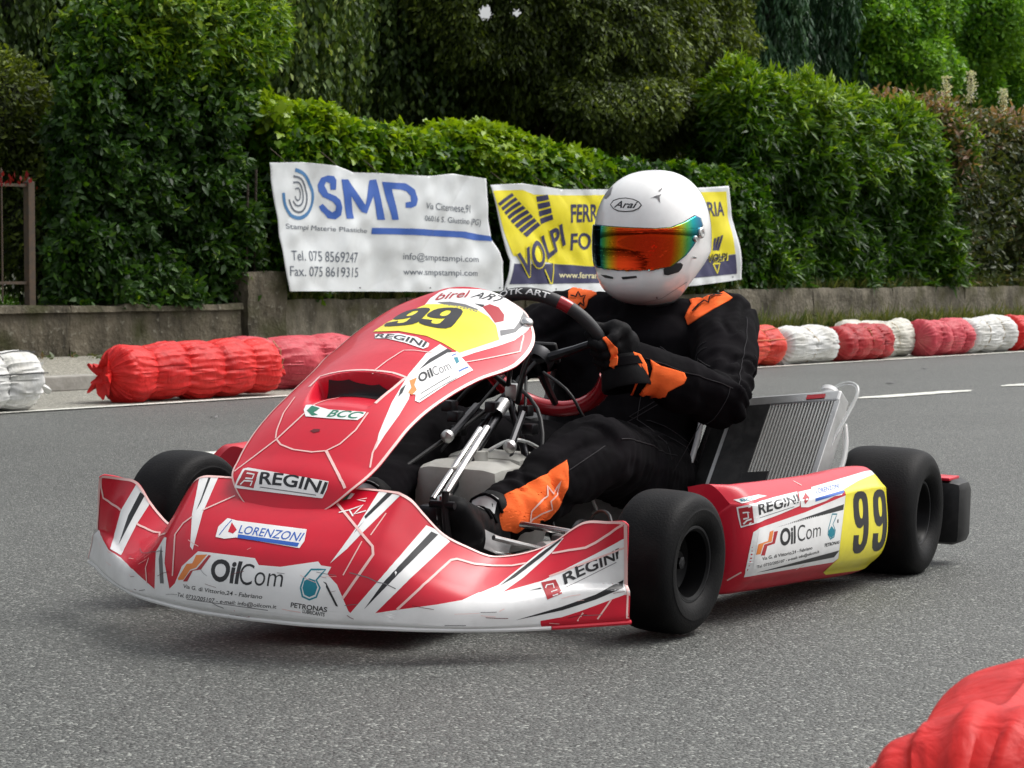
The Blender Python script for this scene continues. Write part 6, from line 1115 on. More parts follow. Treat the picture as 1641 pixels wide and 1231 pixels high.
# front fairing
fair = solid(MB().grid(grid_chart(S_fairing, np.linspace(-1, 1, 241), np.linspace(0, 1, 61)), flip=flipfor('fairing')).build('front_fairing', M['red'], kart), .004)
def put(surf, parent):
    for n, ops in DECALS[surf]:
        if n == 'scoop_marker': continue
        if n in ('pin_line', 'livery_stripe', 'crack', 'mounting_hole', 'flag_sticker'):
            for op in ops: sticker_mesh(n, surf, [op], parent)
        else: sticker_mesh(n, surf, ops, parent)
put('fairing', fair)
e = MB(); us = np.linspace(-1, 1, 200)
P1, N1 = chart_pts(S_fairing, np.stack([us, 0*us+.999], 1), .0005, SURF['fairing'][1], 1e-4, 1e-4); P2, _ = chart_pts(S_fairing, np.stack([us, 0*us+.972], 1), .0012, SURF['fairing'][1], 1e-4, 1e-4)
e.grid(np.stack([P1, P2], 1)); 
for s in (-1, 1):
    vs_ = np.linspace(.05, .999, 40); A, _ = chart_pts(S_fairing, np.stack([0*vs_+s*.9995, vs_], 1), .0005, SURF['fairing'][1], 1e-4, 1e-4); B, _ = chart_pts(S_fairing, np.stack([0*vs_+s*.988, vs_], 1), .0012, SURF['fairing'][1], 1e-4, 1e-4); e.grid(np.stack([A, B], 1))
e.build('edge_trim', M['pink'], fair)
MB().tube(S_fairing(np.linspace(-.9995, .80, 160), np.full(160, .012))+np.array([.0015, 0, -.0005]), .0042, 8).build('bottom_lip', M['white'], fair)
MB().tube(S_fairing(np.linspace(.802, .9995, 40), np.full(40, .012))+np.array([.0015, 0, -.0005]), .0042, 8).build('bottom_lip', M['red'], fair)
scuff = []
for _ in range(46):
    u0 = random.uniform(-.98, .98); v0 = random.uniform(.03, .40); l = random.uniform(.01, .06); dv = random.uniform(-.03, .03)
    scuff.append(('l', random.choice(['grey', 'darkred', 'pink']), 5, random.uniform(.0005, .0012), [(u0, v0), (min(.99, u0+l*.5), v0+dv*.6), (min(.995, u0+l), max(.01, v0+dv))]))
so = sticker_mesh('scuff_marks', 'fairing', scuff, fair); so['kind'] = 'stuff'
# nassau (front panel)
nas = solid(MB().grid(grid_chart(S_nassau_r, np.linspace(-1, 1, 121), np.linspace(0, 1, 341)), flip=flipfor('nassau')).build('front_panel', M['red'], kart), .003)
put('nassau', nas)
sticker_mesh('race_number', 'nassau', [('t', 'black', 4, '9', [(-.475, .877), (-.15, .884), (-.115, .785), (-.535, .792)], .06, 0)], nas)
sticker_mesh('scoop_shade', 'nassau', [('p', 'black', 4, [(-.56, .512), (-.3, .503), (-.1, .498), (.1, .494), (.33, .492), (.345, .535), (.33, .545), (.1, .556), (-.1, .558), (-.3, .558), (-.55, .550), (-.58, .535)])], nas)  # black patch on the recess wall paints the dark inside of the scoop
e = MB()
for s in (-1, 1):
    vs_ = np.linspace(.0, 1, 160); sg = SURF['nassau'][1]
    A, _ = chart_pts(S_nassau_r, np.stack([0*vs_+s*.9995, vs_], 1), .0006, sg, 1e-4, 1e-4); B, _ = chart_pts(S_nassau_r, np.stack([0*vs_+s*.968, vs_], 1), .0010, sg, 1e-4, 1e-4); e.grid(np.stack([A, B], 1))
e.build('edge_trim', M['pink'], nas)
sg = SURF['nassau'][1]
sticker_mesh('scoop_edge', 'nassau', [('l', 'pink', 2, .006, [(-.70, .50), (-.71, .568), (-.45, .572), (-.1, .574), (.25, .572), (.44, .562), (.45, .50), (.44, .40)])], nas)
# fasteners
bp, bn = chart_pts(S_nassau_r, np.array([[.93, .905]]), .002, sg, 1e-4, 1e-4)
MB().lathe([(-.002, .012), (.003, .012), (.007, .009), (.009, .004), (.0095, .0)], c=bp[0], axis=bn[0], n=20).build('bolt', M['chrome'], nas)
# side pods
pod_m = MB(); PG = grid_chart(S_pod, np.linspace(0, 1, 71), np.linspace(0, 1, 71)); pod_m.grid(PG, flip=flipfor('pod'))
for row, fl in ((PG[0], True), (PG[-1], False)):
    c = row.mean(0); c[1] -= .04; pod_m.add(np.vstack([row, c]), [((i, i+1, len(row)) if fl else (i+1, i, len(row))) for i in range(len(row)-1)])
pod = pod_m.build('side_pod', M['red'], kart, weld=True)
put('pod', pod)
pr = MB(); pr.grid(PG*[1, -1, 1], flip=not flipfor('pod'))
for row in (PG[0], PG[-1]): c = row.mean(0); c[1] -= .04; pr.add(np.vstack([row, c])*[1, -1, 1], [(i, i+1, len(row)) for i in range(len(row)-1)])
podr = pr.build('side_pod', M['red'], kart, weld=True)

# wheels
def tyre_profile(w, r, rr):
    h = w/2
    return [(-h*.70, rr), (-h*.86, rr+.006), (-h*.97, rr+.018), (-h*1.0, rr+.034), (-h*.985, r-.030), (-h*.93, r-.016), (-h*.82, r-.0065), (-h*.62, r-.0015), (-h*.3, r), (0, r), (h*.3, r), (h*.62, r-.0015), (h*.82, r-.0065), (h*.93, r-.016), (h*.985, r-.030), (h*1.0, rr+.034), (h*.97, rr+.018), (h*.86, rr+.006), (h*.70, rr)]
def spline(pr, k=4):
    p = np.array(pr, float)
    for _ in range(2): a = p[:-1]; b = p[1:]; m = np.stack([.75*a+.25*b, .25*a+.75*b], 1).reshape(-1, 2); p = np.vstack([p[:1], m[1:-1], p[-1:]])
    return p.tolist()
def wheel(cx, cy, cz, w, r, side, steer=0.0, camber=0.0):
    rr = .066
    root = empty('wheel', (0, 0, 0), kart); root.location = (cx, cy, cz); root.rotation_euler = (math.radians(camber), 0, math.radians(steer))
    MB().lathe(spline(tyre_profile(w, r, rr)), n=72).build('tyre', M['rubber'], root)
    o = side*w/2; s = side
    rim = MB().lathe([(o*.70, rr), (o*.76, rr+.003), (o*.80, rr-.001), (o*.74, rr-.006), (o*.2, rr-.011), (o*-.1, .030), (o*-.1, .022), (o*.35, .020), (o*.35, .0)], n=48)
    rim.lathe([(-o*.70, rr), (-o*.76, rr+.003), (-o*.74, rr-.006), (0, rr-.012)], n=48)
    ro = rim.build('rim', M['rim'], root)
    MB().lathe([(o*.795, rr-.0005), (o*.805, rr+.0022), (o*.795, rr+.004)], n=48).build('rim_edge', M['steel'], root)
    for k in range(3):
        a = 2*math.pi*k/3+.4; MB().lathe([(o*-.08, .007), (o*.10, .007), (o*.12, .004), (o*.12, 0)], c=(math.cos(a)*.040, 0, math.sin(a)*.040), n=6).build('wheel_nut', M['steel'], root, smooth=False)
    MB().lathe([(o*.3, .012), (o*.46, .012), (o*.48, .006), (o*.48, 0)], n=6).build('hub_nut', M['steel'], root, smooth=False)
    MB().tube([(.058*.96, o*.66, -.028), (.050, o*.52, -.024)], .0022, 6).build('valve', M['alu'], root)
    return root
wheel(1.039, .5215, .129, .130, .129, 1, -5.2, -1.0)
wheel(1.039, -.5215, .129, .130, .129, -1, -6.0, 1.0)
wheel(0, .605, .139, .190, .139, 1)
wheel(0, -.605, .139, .190, .139, -1)
MB().tube([(0, -.52, .139), (0, .52, .139)], .0225, 20).build('rear_axle', M['chrome'], kart)
for s in (-1, 1): MB().lathe([(-.02, .05), (.02, .05)], c=(0, s*.30, .139), n=24).box((0, s*.30, .10), (.05, .03, .08)).build('axle_bearing', M['alu'], kart)

# chassis tubes
def bars(name, paths, r, m, parent=kart, smooth=2, n=12):
    b = MB()
    for p in paths: b.tube(p, r, n, smooth=smooth)
    return b.build(name, m, parent)
for s in (-1, 1):
    bars('chassis_tube', [[(-.12, s*.33, .075), (.2, s*.33, .07), (.55, s*.24, .065), (.85, s*.22, .065), (1.15, s*.22, .07), (1.36, s*.17, .075), (1.40, 0, .075)]], .015, M['chrome'])
    bars('bumper_bar', [[(1.30, s*.20, .08), (1.42, s*.20, .10), (1.46, s*.17, .13), (1.46, 0, .13)], [(1.30, s*.16, .08), (1.40, s*.18, .18), (1.42, s*.14, .215), (1.42, 0, .22)]], .009, M['chrome'])
    bars('pod_bar', [[(.78, s*.24, .075), (.74, s*.48, .085), (.66, s*.56, .10), (.3, s*.58, .10), (.24, s*.52, .09), (.22, s*.33, .075)], [(.70, s*.26, .075), (.68, s*.46, .16), (.60, s*.52, .18), (.36, s*.53, .18), (.30, s*.48, .16), (.28, s*.33, .08)]], .010, M['chrome'])
bars('cross_tube', [[(.86, -.24, .07), (.86, .24, .07)], [(-.10, -.33, .075), (-.10, .33, .075)], [(1.06, -.40, .075), (1.10, -.25, .07), (1.10, .25, .07), (1.06, .40, .075)]], .015, M['chrome'])
MB().box((1.0, 0, .052), (.78, .44, .003)).build('floor_tray', M['plastic'], kart, smooth=False)
# stub axles, steering
for s in (-1, 1):
    e = MB(); e.box((1.055, s*.415, .118), (.028, .022, .10), bevel=.004); e.tube([(1.045, s*.415, .129), (1.039, s*.50, .129)], .0125, 14); e.tube([(1.05, s*.42, .10), (.965, s*.385, .135)], .008, 8)
    e.tube([(1.07, s*.30, .078), (1.055, s*.415, .075)], .012, 8); e.tube([(1.07, s*.30, .085), (1.055, s*.415, .165)], .012, 8)
    e.build('stub_axle', M['redmetal'] if s > 0 else M['redmetal'], kart)
    MB().sphere((.965, s*.385, .150), .014, 8).build('rod_end', M['alu'], kart)
    bars('tie_rod', [[(.965, s*.375, .150), (.985, s*.03, .175)]], .0065, M['chrome'], smooth=0)
    bars('steering_arm_link', [[(1.02, s*.395, .10), (1.035, s*.05, .115)]], .0055, M['chrome'], smooth=0)
# brake disc and hose near the front wheel
MB().lathe([(-.003, .03), (-.003, .058), (.003, .058), (.003, .03)], c=(1.04, .395, .129), n=36, closed=True).build('brake_disc', M['steel'], kart)
MB().box((.99, .40, .15), (.05, .03, .04), bevel=.006).box((1.02, .40, .175), (.03, .035, .02), bevel=.004).build('brake_caliper', M['steel'], kart)
bars('brake_hose', [[(.99, .39, .16), (.96, .37, .20), (.90, .31, .19), (.84, .26, .12), (.70, .25, .085)]], .0035, M['plastic'])
bars('brake_hose', [[(1.00, .41, .165), (.96, .45, .20), (.88, .44, .195), (.82, .36, .13)]], .003, M['clear'])
# steering column and uprights
bars('steering_shaft', [[(.968, .006, .165), (.600, 0, .415)]], .0095, M['steel'], smooth=0)
bars('steering_shaft_sleeve', [[(.955, .014, .195), (.765, .008, .322)]], .0080, M['chrome'], smooth=0)
bars('steering_shaft_sleeve', [[(.950, -.010, .192), (.760, -.010, .318)]], .0070, M['chrome'], smooth=0)
MB().box((.965, .0, .165), (.045, .045, .04), bevel=.008).sphere((.965, .034, .185), .012, 8).build('steering_bracket', M['steel'], kart)
MB().lathe([(-.02, .014), (.02, .014)], c=(.70, .004, .358), axis=(-.83, 0, .56), n=14).box((.655, .01, .39), (.03, .028, .035), bevel=.004).build('steering_collar', M['alu'], kart)
MB().box((.975, .030, .182), (.05, .012, .05), bevel=.004).sphere((.99, .040, .190), .010, 8).build('steering_bracket', M['chrome'], kart)
MB().box((1.0, .395, .150), (.035, .03, .035), bevel=.006).lathe([(0, .012), (.016, .012), (.018, .0)], c=(1.0, .41, .160), axis=(.3, 1, .2), n=14).build('kingpin_bolt', M['alu'], kart)
for s in (-1, 1): bars('column_stay', [[(.66, 0, .385), (.74, s*.11, .20), (.80, s*.20, .08)]], .008, M['steel'], smooth=1)
bars('panel_stay', [[(.66, .0, .40), (.75, .05, .47), (.82, .10, .52)], [(.66, 0, .40), (.75, -.05, .47), (.82, -.10, .52)], [(.655, .02, .37), (.80, .10, .44), (.90, .165, .485)]], .0055, M['steel'])
tb = MB()
for i in range(7):
    a = random.uniform(-.1, .12); x = random.uniform(.60, .78); tb.box((x, a, .335+random.uniform(-.03, .03)), (.03, .025, .022), bevel=.003)
tb.tube([(.80, -.06, .30), (.70, -.05, .36)], .008, 8); tb.tube([(.78, .07, .29), (.69, .05, .35)], .008, 8)
tb.build('linkage', M['steel'], kart)['kind'] = 'stuff'
for p in ((.80, -.06, .305), (.78, .07, .292)): MB().lathe([(0, .013), (.010, .013), (.016, .006), (.017, 0)], c=p, axis=(.7, 0, -.3), n=14).build('cap', M['alu'], kart)
bars('cable', [[(.62, .02, .42), (.70, .06, .33), (.80, .05, .20), (.92, .08, .09)], [(.62, -.03, .42), (.74, -.08, .30), (.90, -.16, .12)], [(.60, .05, .43), (.66, .14, .40), (.62, .16, .33), (.5, .16, .30)]], .0032, M['plastic'])
# tank between the legs
tk = MB().box((.76, .0, .165), (.26, .20, .19), bevel=.04).box((.70, .0, .24), (.14, .18, .06), bevel=.025).lathe([(0, .028), (.018, .028), (.02, .0)], c=(.80, 0, .26), axis=(0, 0, 1), n=20)
tk.build('fuel_tank', M['tank'], kart)
bars('cable', [[(.60, .03, .45), (.68, -.02, .36), (.86, -.10, .26), (1.05, -.15, .16)], [(.58, -.05, .44), (.62, -.13, .38), (.58, -.20, .28), (.45, -.22, .12)], [(.64, .0, .41), (.70, .10, .36), (.78, .14, .24), (.82, .20, .10)]], .0042, M['plastic'])
bars('fuel_hose', [[(.80, .03, .28), (.76, .07, .31), (.66, .10, .27), (.50, .18, .12), (.25, -.2, .12)]], .0038, M['clear'])
# chain guard, sprocket and brake cylinder low down on the left
MB().lathe([(-.004, .05), (-.004, .062), (.004, .062), (.004, .05)], c=(.93, .30, .115), n=30, closed=True).build('brake_ring', M['steel'], kart)
MB().tube([(.86, .22, .11), (.98, .24, .12)], .014, 10).box((.84, .22, .115), (.03, .04, .035), bevel=.004).tube([(.98, .24, .12), (1.10, .20, .15)], .005, 8).build('master_cylinder', M['alu'], kart)
# pedals
for s in (-1, 1): bars('pedal', [[(1.16, s*.15, .08), (1.20, s*.15, .20), (1.20, s*.15, .24)], [(1.20, s*.12, .215), (1.20, s*.17, .215)]], .007, M['steel'], smooth=1)
# steering wheel
SWC = np.array([.505, 0, .467]); swn = np.array([-.83, 0, .56]); swu = np.array([.56, 0, .83])
def ringpts(t, r=.148, off=0): return SWC+r*(np.cos(t)*np.array([0, 1, 0])+np.sin(t)*swu)+swn*off
sw = empty('steering_wheel', (0, 0, 0), kart)
def ringseg(t0, t1, rad, m, name, n=40, r=.148): return MB().tube([ringpts(t, r) for t in np.linspace(t0, t1, n)], rad, 14).build(name, m, sw)
D = math.radians
ringseg(D(-20), D(52), .0140, M['leather'], 'rim_grip'); ringseg(D(52), D(62), .0144, M['redmetal'], 'grip_band')
ringseg(D(62), D(118), .0138, M['leather'], 'rim_grip'); ringseg(D(118), D(128), .0144, M['redmetal'], 'grip_band'); ringseg(D(128), D(200), .0140, M['leather'], 'rim_grip')
ringseg(D(200), D(340), .0175, M['redmetal'], 'rim_grip')
for a in (D(15), D(165), D(270)): MB().tube([SWC-swn*.03, SWC-swn*.02+.07*(ringpts(a, 1)-SWC), ringpts(a, .140)], [.012, .009, .007], 8, smooth=1).build('spoke', M['steel'], sw)
MB().lathe([(-.045, .03), (-.03, .034), (-.018, .034), (-.015, .0)], c=SWC, axis=swn, n=24).build('hub', M['steel'], sw)
MB().box(SWC+swn*.0, (.05, .075, .012), rot=np.array([swu, [0, 1, 0], swn]).T, bevel=.005).build('lap_timer', M['plastic'], sw)
def S_rim(u, v):   # chart on the top of the rim, for its lettering: u along the ring in degrees, v round the tube in degrees
    t = np.radians(np.asarray(u, float)); w = np.radians(np.asarray(v, float)); c = np.cos(t)[..., None]*np.array([0, 1, 0])+np.sin(t)[..., None]*swu
    return SWC+.148*c+.0139*(np.cos(w)[..., None]*c-np.sin(w)[..., None]*swn)
SURF['rim'] = (S_rim, 1, .148/57, .0152/57, .006, .0003)
_, n_ = chart_pts(S_rim, np.array([[90., 20.]]), 0, 1, .01, .01); SURF['rim'] = (S_rim, 1 if n_[0][2] > 0 else -1, .148/57, .0152/57, .006, .0003)
sticker_mesh('lettering', 'rim', [('t', 'white', 1, 'OTK ART', [(112, 5), (70, 5), (70, 58), (112, 58)], .02, 0)], sw)

# seat
def seat():
    rows = []
    prof = [(.56, .135, .15), (.46, .085, .155), (.34, .060, .16), (.22, .055, .165), (.12, .075, .17), (.04, .13, .175), (-.02, .22, .18), (-.06, .32, .18), (-.085, .41, .165)]
    for (x, z, w) in prof:
        row = []
        for t in np.linspace(-1, 1, 25):
            up = abs(t)**3*(.13 if x > .1 else .05); fw = abs(t)**3*(.0 if x > .1 else .12)
            row.append((x+fw, w*t*1.08, z+up+.0))
        rows.append(row)
    R_ = np.array(rows); 
    o = solid(MB().grid(R_).build('seat', M['seat'], kart), .006)
    for s in (0, -1): MB().tube(R_[:, s], .0065, 8, smooth=2).build('seat_rim', M['seatedge'], o)
    return o
seat()
bars('seat_stay', [[(-.03, .2, .34), (.02, .30, .20), (.04, .33, .08)], [(-.03, -.2, .34), (.02, -.30, .20), (.04, -.33, .08)]], .009, M['chrome'])

# radiator: leans back beside the seat
RO = np.array([.046, .505, .392]); rd = np.array([.163, .0, -.180]); rd /= np.linalg.norm(rd); rw = np.array([.075, .235, -.013])*-1; RW = np.linalg.norm(rw); rw /= RW
rw -= (rw@rd)*rd; rw /= np.linalg.norm(rw); rn = np.cross(rd, rw); rn = rn if rn[0] > 0 else -rn
def RP(a, b, c=0): return RO+rw*a+rd*b+rn*c     # a from outer to inner edge, b down, c towards the front
rrot = np.stack([rw, rd, rn], 1)
RWD, RHT, RTH = .262, .365, .042
ra = empty('radiator', (0, 0, 0), kart)
def rbox(a0, a1, b0, b1, c0, c1, name, m, bevel=.0, parent=ra): return MB().box(RP((a0+a1)/2, (b0+b1)/2, (c0+c1)/2), (a1-a0, b1-b0, c1-c0), rot=rrot, bevel=bevel).build(name, m, parent, smooth=False)
rbox(.0, RWD, -.006, .024, -RTH, .004, 'header_tank', M['alu'], .005)
rbox(.0, RWD, RHT, RHT+.03, -RTH, .004, 'header_tank', M['alu'], .005)
rbox(-.004, .010, .024, RHT, -RTH, .003, 'side_plate', M['alu'], .001)
rbox(RWD-.010, RWD+.004, .024, RHT, -RTH, .003, 'side_plate', M['alu'], .001)
rbox(.010, RWD-.010, .024, RHT, -RTH+.006, -.010, 'fin_block', M['plastic'])
tm = MB().box((0, 0, 0), (.0029, RHT-.024, .026)).build('radiator_tube', M['tubes'], ra, smooth=False)
nT = 30; first = tm
for i in range(nT):
    o = tm if i == 0 else link(bpy.data.objects.new('radiator_tube', tm.data), ra)
    a = .014+(RWD-.028)*i/(nT-1); o.matrix_local = Matrix.Translation(Vector(RP(a, (RHT+.024)/2, -.010))) @ Matrix(rrot.tolist()).to_4x4()
rbox(RWD-.095, RWD-.008, .022, RHT, -.002, .006, 'cover_tape', M['plastic'])
rbox(RWD-.150, RWD-.08, .215, RHT-.005, .004, .0075, 'cover_tape', M['plastic'], .001)
rbox(RWD-.035, RWD+.045, -.016, .030, -RTH-.01, .018, 'rubber_corner', M['plastic'], .006)
rbox(.120, .165, -.012, -.004, -.03, -.010, 'rubber_corner', M['plastic'], .002)
# dark side panel between radiator and seat
rbox(RWD+.006, RWD+.075, -.01, RHT+.02, -RTH-.01, -.020, 'side_baffle', M['plastic'], .004)
MB().tube([RP(RWD+.078, -.02, -.01), RP(RWD+.078, RHT+.03, -.01)], .003, 6).build('baffle_edge', M['seatedge'], ra)
cp = RP(.045, -.008, -.020)
MB().lathe([(0, .016), (.008, .017), (.010, .020), (.020, .020), (.024, .014), (.025, .0)], c=cp, axis=-rd, n=24).build('filler_cap', M['white'], ra)
MB().box(RP(.058, .010, .0055), (.045, .012, .001), rot=rrot).build('maker_label', M['stickerred'], ra, smooth=False)
MB().tube([cp-rd*.020+rw*-.004, cp-rd*.035-rw*.02, cp-rd*.038-rw*.05, cp-rd*.015-rw*.075, cp+rd*.05-rw*.065, cp+rd*.13-rw*.045, cp+rd*.26-rw*.035], .0042, 10, smooth=3).build('overflow_hose', M['clear'], ra)
MB().tube([RP(.0, .05, -.05), RP(-.02, .12, -.06), RP(-.02, .26, -.05), RP(.0, .38, -.04)], .0065, 10, smooth=2).build('water_hose', M['clear'], ra)
bars('radiator_stay', [[RP(.02, .30, -.05), (.10, .42, .12), (.12, .33, .07)]], .007, M['alu'], ra)
# engine on the right
en = MB().box((.14, -.40, .15), (.17, .15, .13), bevel=.02).lathe([(-.05, .05), (.05, .05)], c=(.12, -.33, .14), n=24)
for k in range(6): en.box((.17, -.40, .225+k*.014), (.13, .12, .005))
en.box((.17, -.40, .315), (.10, .09, .03), bevel=.008)
en.build('engine', M['steel'], kart)
MB().tube([(.22, -.42, .25), (.30, -.46, .23), (.20, -.52, .20), (-.05, -.52, .18), (-.22, -.40, .16)], [.022, .03, .045, .045, .03], 16, smooth=2).build('exhaust', M['steel'], kart)
MB().box((.0, -.27, .25), (.20, .11, .10), bevel=.02).build('airbox', M['plastic'], kart)
# rear bumper
rb = MB(); 
pts = [(-.23, -.70, .13), (-.235, -.5, .13), (-.24, 0, .13), (-.235, .5, .13), (-.23, .70, .13)]
for s in (-1, 1): rb.box((-.215, s*.665, .125), (.10, .115, .145), bevel=.022)
rb.box((-.225, 0, .125), (.07, 1.26, .12), bevel=.02)
rbo = rb.build('rear_bumper', M['plastic'], kart)
for s in (-1, 1): MB().box((-.210, s*.655, .1995), (.080, .075, .007), bevel=.002).build('bumper_cap', M['red'], rbo)

# ------------------------------------------------------------------ driver
drv = empty('person'); drv.matrix_world = KMAT
tag(drv, 'kart driver in black and orange racing suit, white helmet and mirrored visor, gripping the wheel', 'person')
def limb(bm, a, b, ra, rb_, n=14, sq=(1, 1, 1)):
    a = np.array(a, float); b = np.array(b, float)
    for i in range(n+1):
        t = i/n; c = a+(b-a)*t; r = ra+(rb_-ra)*t
        m = Matrix.Translation(Vector(c)) @ Matrix.Diagonal((r*sq[0], r*sq[1], r*sq[2], 1))
        bmesh.ops.create_icosphere(bm, subdivisions=2, radius=1, matrix=m)
def fuse(name, segs, voxel, smooth_it, mt, parent, wr=None, keep=None):
    """tapered limbs grown together into one continuous surface"""
    bm = bmesh.new()
    for s in segs: limb(bm, *s)
    me = bpy.data.meshes.new(name+'_raw'); bm.to_mesh(me); bm.free(); o = bpy.data.objects.new(name+'_raw', me); COL.objects.link(o)
    r = o.modifiers.new('r', 'REMESH'); r.mode = 'VOXEL'; r.voxel_size = voxel
    s_ = o.modifiers.new('s', 'SMOOTH'); s_.factor = .6; s_.iterations = smooth_it
    dg = bpy.context.evaluated_depsgraph_get(); dg.update(); m2 = bpy.data.meshes.new_from_object(o.evaluated_get(dg)); bpy.data.objects.remove(o); bpy.data.meshes.remove(me)
    m2.name = name; n = len(m2.vertices); co = np.empty(n*3); m2.vertices.foreach_get('co', co); co = co.reshape(-1, 3)
    no = np.empty(n*3); m2.vertex_normals.foreach_get('vector', no); no = no.reshape(-1, 3)
    if wr is not None: co = co+no*wr(co, no)[:, None]; m2.vertices.foreach_set('co', co.reshape(-1)); 
    m2.materials.clear(); m2.materials.append(mt); m2.polygons.foreach_set('use_smooth', [True]*len(m2.polygons)); m2.update()
    return link(bpy.data.objects.new(name, m2), parent)
LS, LE, LW = (.0, .205, .520), (.280, .322, .372), (.478, .185, .450)
RS, RE, RW_ = (.01, -.165, .520), (.25, -.32, .38), (.475, -.165, .462)
LH, LK, LA = (.15, .10, .185), (.635, .185, .275), (.975, .135, .165)
RH, RK, RA = (.15, -.10, .185), (.665, -.165, .290), (.975, -.125, .175)
segs = [((.10, -.07, .19), (.10, .07, .19), .135, .135, 6), ((.10, 0, .20), (.02, .02, .40), .150, .150, 10, (.85, 1.1, 1)),
        ((.02, -.065, .435), (.02, .10, .435), .125, .125, 8, (.95, 1, 1.0)), ((.0, -.13, .52), (.0, .17, .52), .072, .072, 10), ((.02, .02, .52), (.025, .03, .60), .070, .062, 5),
        (LS, LE, .088, .062), (LE, LW, .062, .048), (RS, RE, .082, .064), (RE, RW_, .064, .043),
        (LH, LK, .108, .080), (LK, LA, .080, .056), (RH, RK, .105, .074), (RK, RA, .074, .050)]
joints = np.array([LE, RE, LK, RK])
def seg_t(co, a, b): a = np.array(a); b = np.array(b); d = b-a; t = ((co-a)@d)/(d@d); dist = np.linalg.norm(co-a-np.clip(t, 0, 1)[:, None]*d, axis=1); return t*np.linalg.norm(d), dist
def wrinkle(co, no):
    w = .006*fbm(co*10, 71, 3)-.011*np.clip(1-np.abs(noise(co*np.array([8, 8, 13.])+2*noise(co*5, 2)[:, None], 77))*3.2, 0, 1)*np.clip(.5+noise(co*4, 3), 0, 1)
    for (a, b) in ((LS, LE), (LE, LW), (RS, RE), (RE, RW_), (LH, LK), (LK, LA), (RH, RK), (RK, RA)):
        s, d = seg_t(co, a, b); k = np.clip(1-d/.13, 0, 1)
        w += .0105*k*(.6-np.abs(noise(np.stack([s*17+2.4*noise(co*6, 5), co[:, 1]*6, co[:, 2]*5], 1), 73))*2)
    return w
suit = fuse('racing_suit', segs, .0062, 3, M['suit'], drv, wrinkle)
def bvh_of(objs):
    V = []; F_ = []; k = 0
    for o in objs:
        V += [q.co[:] for q in o.data.vertices]; F_ += [tuple(i+k for i in p.vertices) for p in o.data.polygons]; k = len(V)
    return BVHTree.FromPolygons(V, F_)
def patches(items, bvh, parent, h=.006):
    for (name, kind, mt, lay, w, c0, n, pts) in items:
        c0 = np.array(c0); n = np.array(n); ax = np.cross([0, 0, 1], n); ax /= np.linalg.norm(ax); ay = np.cross(n, ax)
        if kind == 'p':
            tr = tessellate_polygon([[Vector((p[0], p[1], 0)) for p in pts]]); co, fs = refine(pts, tr, 1, 1, h)
        else:
            q = np.array(pts); sg_ = [q[0]]
            for a, b in zip(q[:-1], q[1:]):
                k = max(1, int(np.linalg.norm(b-a)/h)); sg_ += [a+(b-a)*j/k for j in range(1, k+1)]
            q = np.array(sg_); T = np.gradient(q, axis=0); T /= np.maximum(np.linalg.norm(T, axis=1, keepdims=True), 1e-9); s = np.stack([-T[:, 1], T[:, 0]], 1)*w/2
            co = np.stack([q-s, q+s], 1).reshape(-1, 2); fs = [(2*i, 2*i+2, 2*i+3, 2*i+1) for i in range(len(q)-1)]
        P = []; ok = []
        for u, v in co:
            o = c0+ax*u+ay*v; hit, nn, _, _ = bvh.ray_cast(Vector(o), Vector(-n), .9)
            if hit is None: P.append(o); ok.append(False)
            else:
                nn = nn if nn.dot(Vector(n)) > 0 else -nn; P.append(np.array(hit+nn*(.0012+.0010*lay+(.0026 if kind == 'l' else 0)))); ok.append(True)
        P = np.array(P); good = []
        for f in fs:
            if not all(ok[i] for i in f): continue
            q = P[list(f)]
            if max(np.linalg.norm(q[i]-q[i-1]) for i in range(len(f))) < .035: good.append(f)
        if good:
            # keep the largest connected piece only
            par = list(range(len(P)))
            def fd(i):
                while par[i] != i: par[i] = par[par[i]]; i = par[i]
                return i
            for f in good:
                for i in f[1:]: par[fd(i)] = fd(f[0])
            cnt = {}
            for f in good: cnt[fd(f[0])] = cnt.get(fd(f[0]), 0)+1
            bst = max(cnt, key=cnt.get); good = [f for f in good if fd(f[0]) == bst]
            o = MB().add(P, good).build(name, M[mt], parent)
            if kind == 'p': m = o.modifiers.new('thickness', 'SOLIDIFY'); m.thickness = .002; m.offset = 1
bv = bvh_of([suit]); patches(SUIT_PATCHES, bv, suit)

# seams and a stretch panel on the suit
def on_suit(pts, frm): 
    o = []
    for p, f in zip(pts, frm):
        hit, nn, _, _ = bv.ray_cast(Vector(f), (Vector(p)-Vector(f)).normalized(), 2)
        if hit: o.append(tuple(hit+nn*.0012))
    return o
M['seam_thread'] = cloth('seam_thread', (.035, .033, .036), (.05, .05, .05))
for (a, b) in ((LS, LE), (LE, LW), (LH, LK), (LK, LA)):
    a = np.array(a); b = np.array(b); ps = [a+(b-a)*t for t in np.linspace(.08, .95, 26)]
    q = on_suit(ps, [p+np.array([.25, .45, .25]) for p in ps])
    if len(q) > 5: MB().tube(q, .0011, 5, smooth=1).build('seam', M['seam_thread'], suit)
for r0, r1, t in ((LS, LE, .55), (LS, LE, .62), (LE, LW, .12)):
    r0 = np.array(r0); r1 = np.array(r1); c = r0+(r1-r0)*t; d = (r1-r0)/np.linalg.norm(r1-r0); u_ = np.cross(d, [0, 0, 1]); u_ /= np.linalg.norm(u_); w_ = np.cross(d, u_)
    fr = [c+.3*(math.cos(k)*u_+math.sin(k)*w_) for k in np.linspace(-1.0, 3.6, 30)]; q = on_suit([c]*30, fr)
    if len(q) > 5: MB().tube(q, .0010, 5).build('seam', M['seam_thread'], suit)
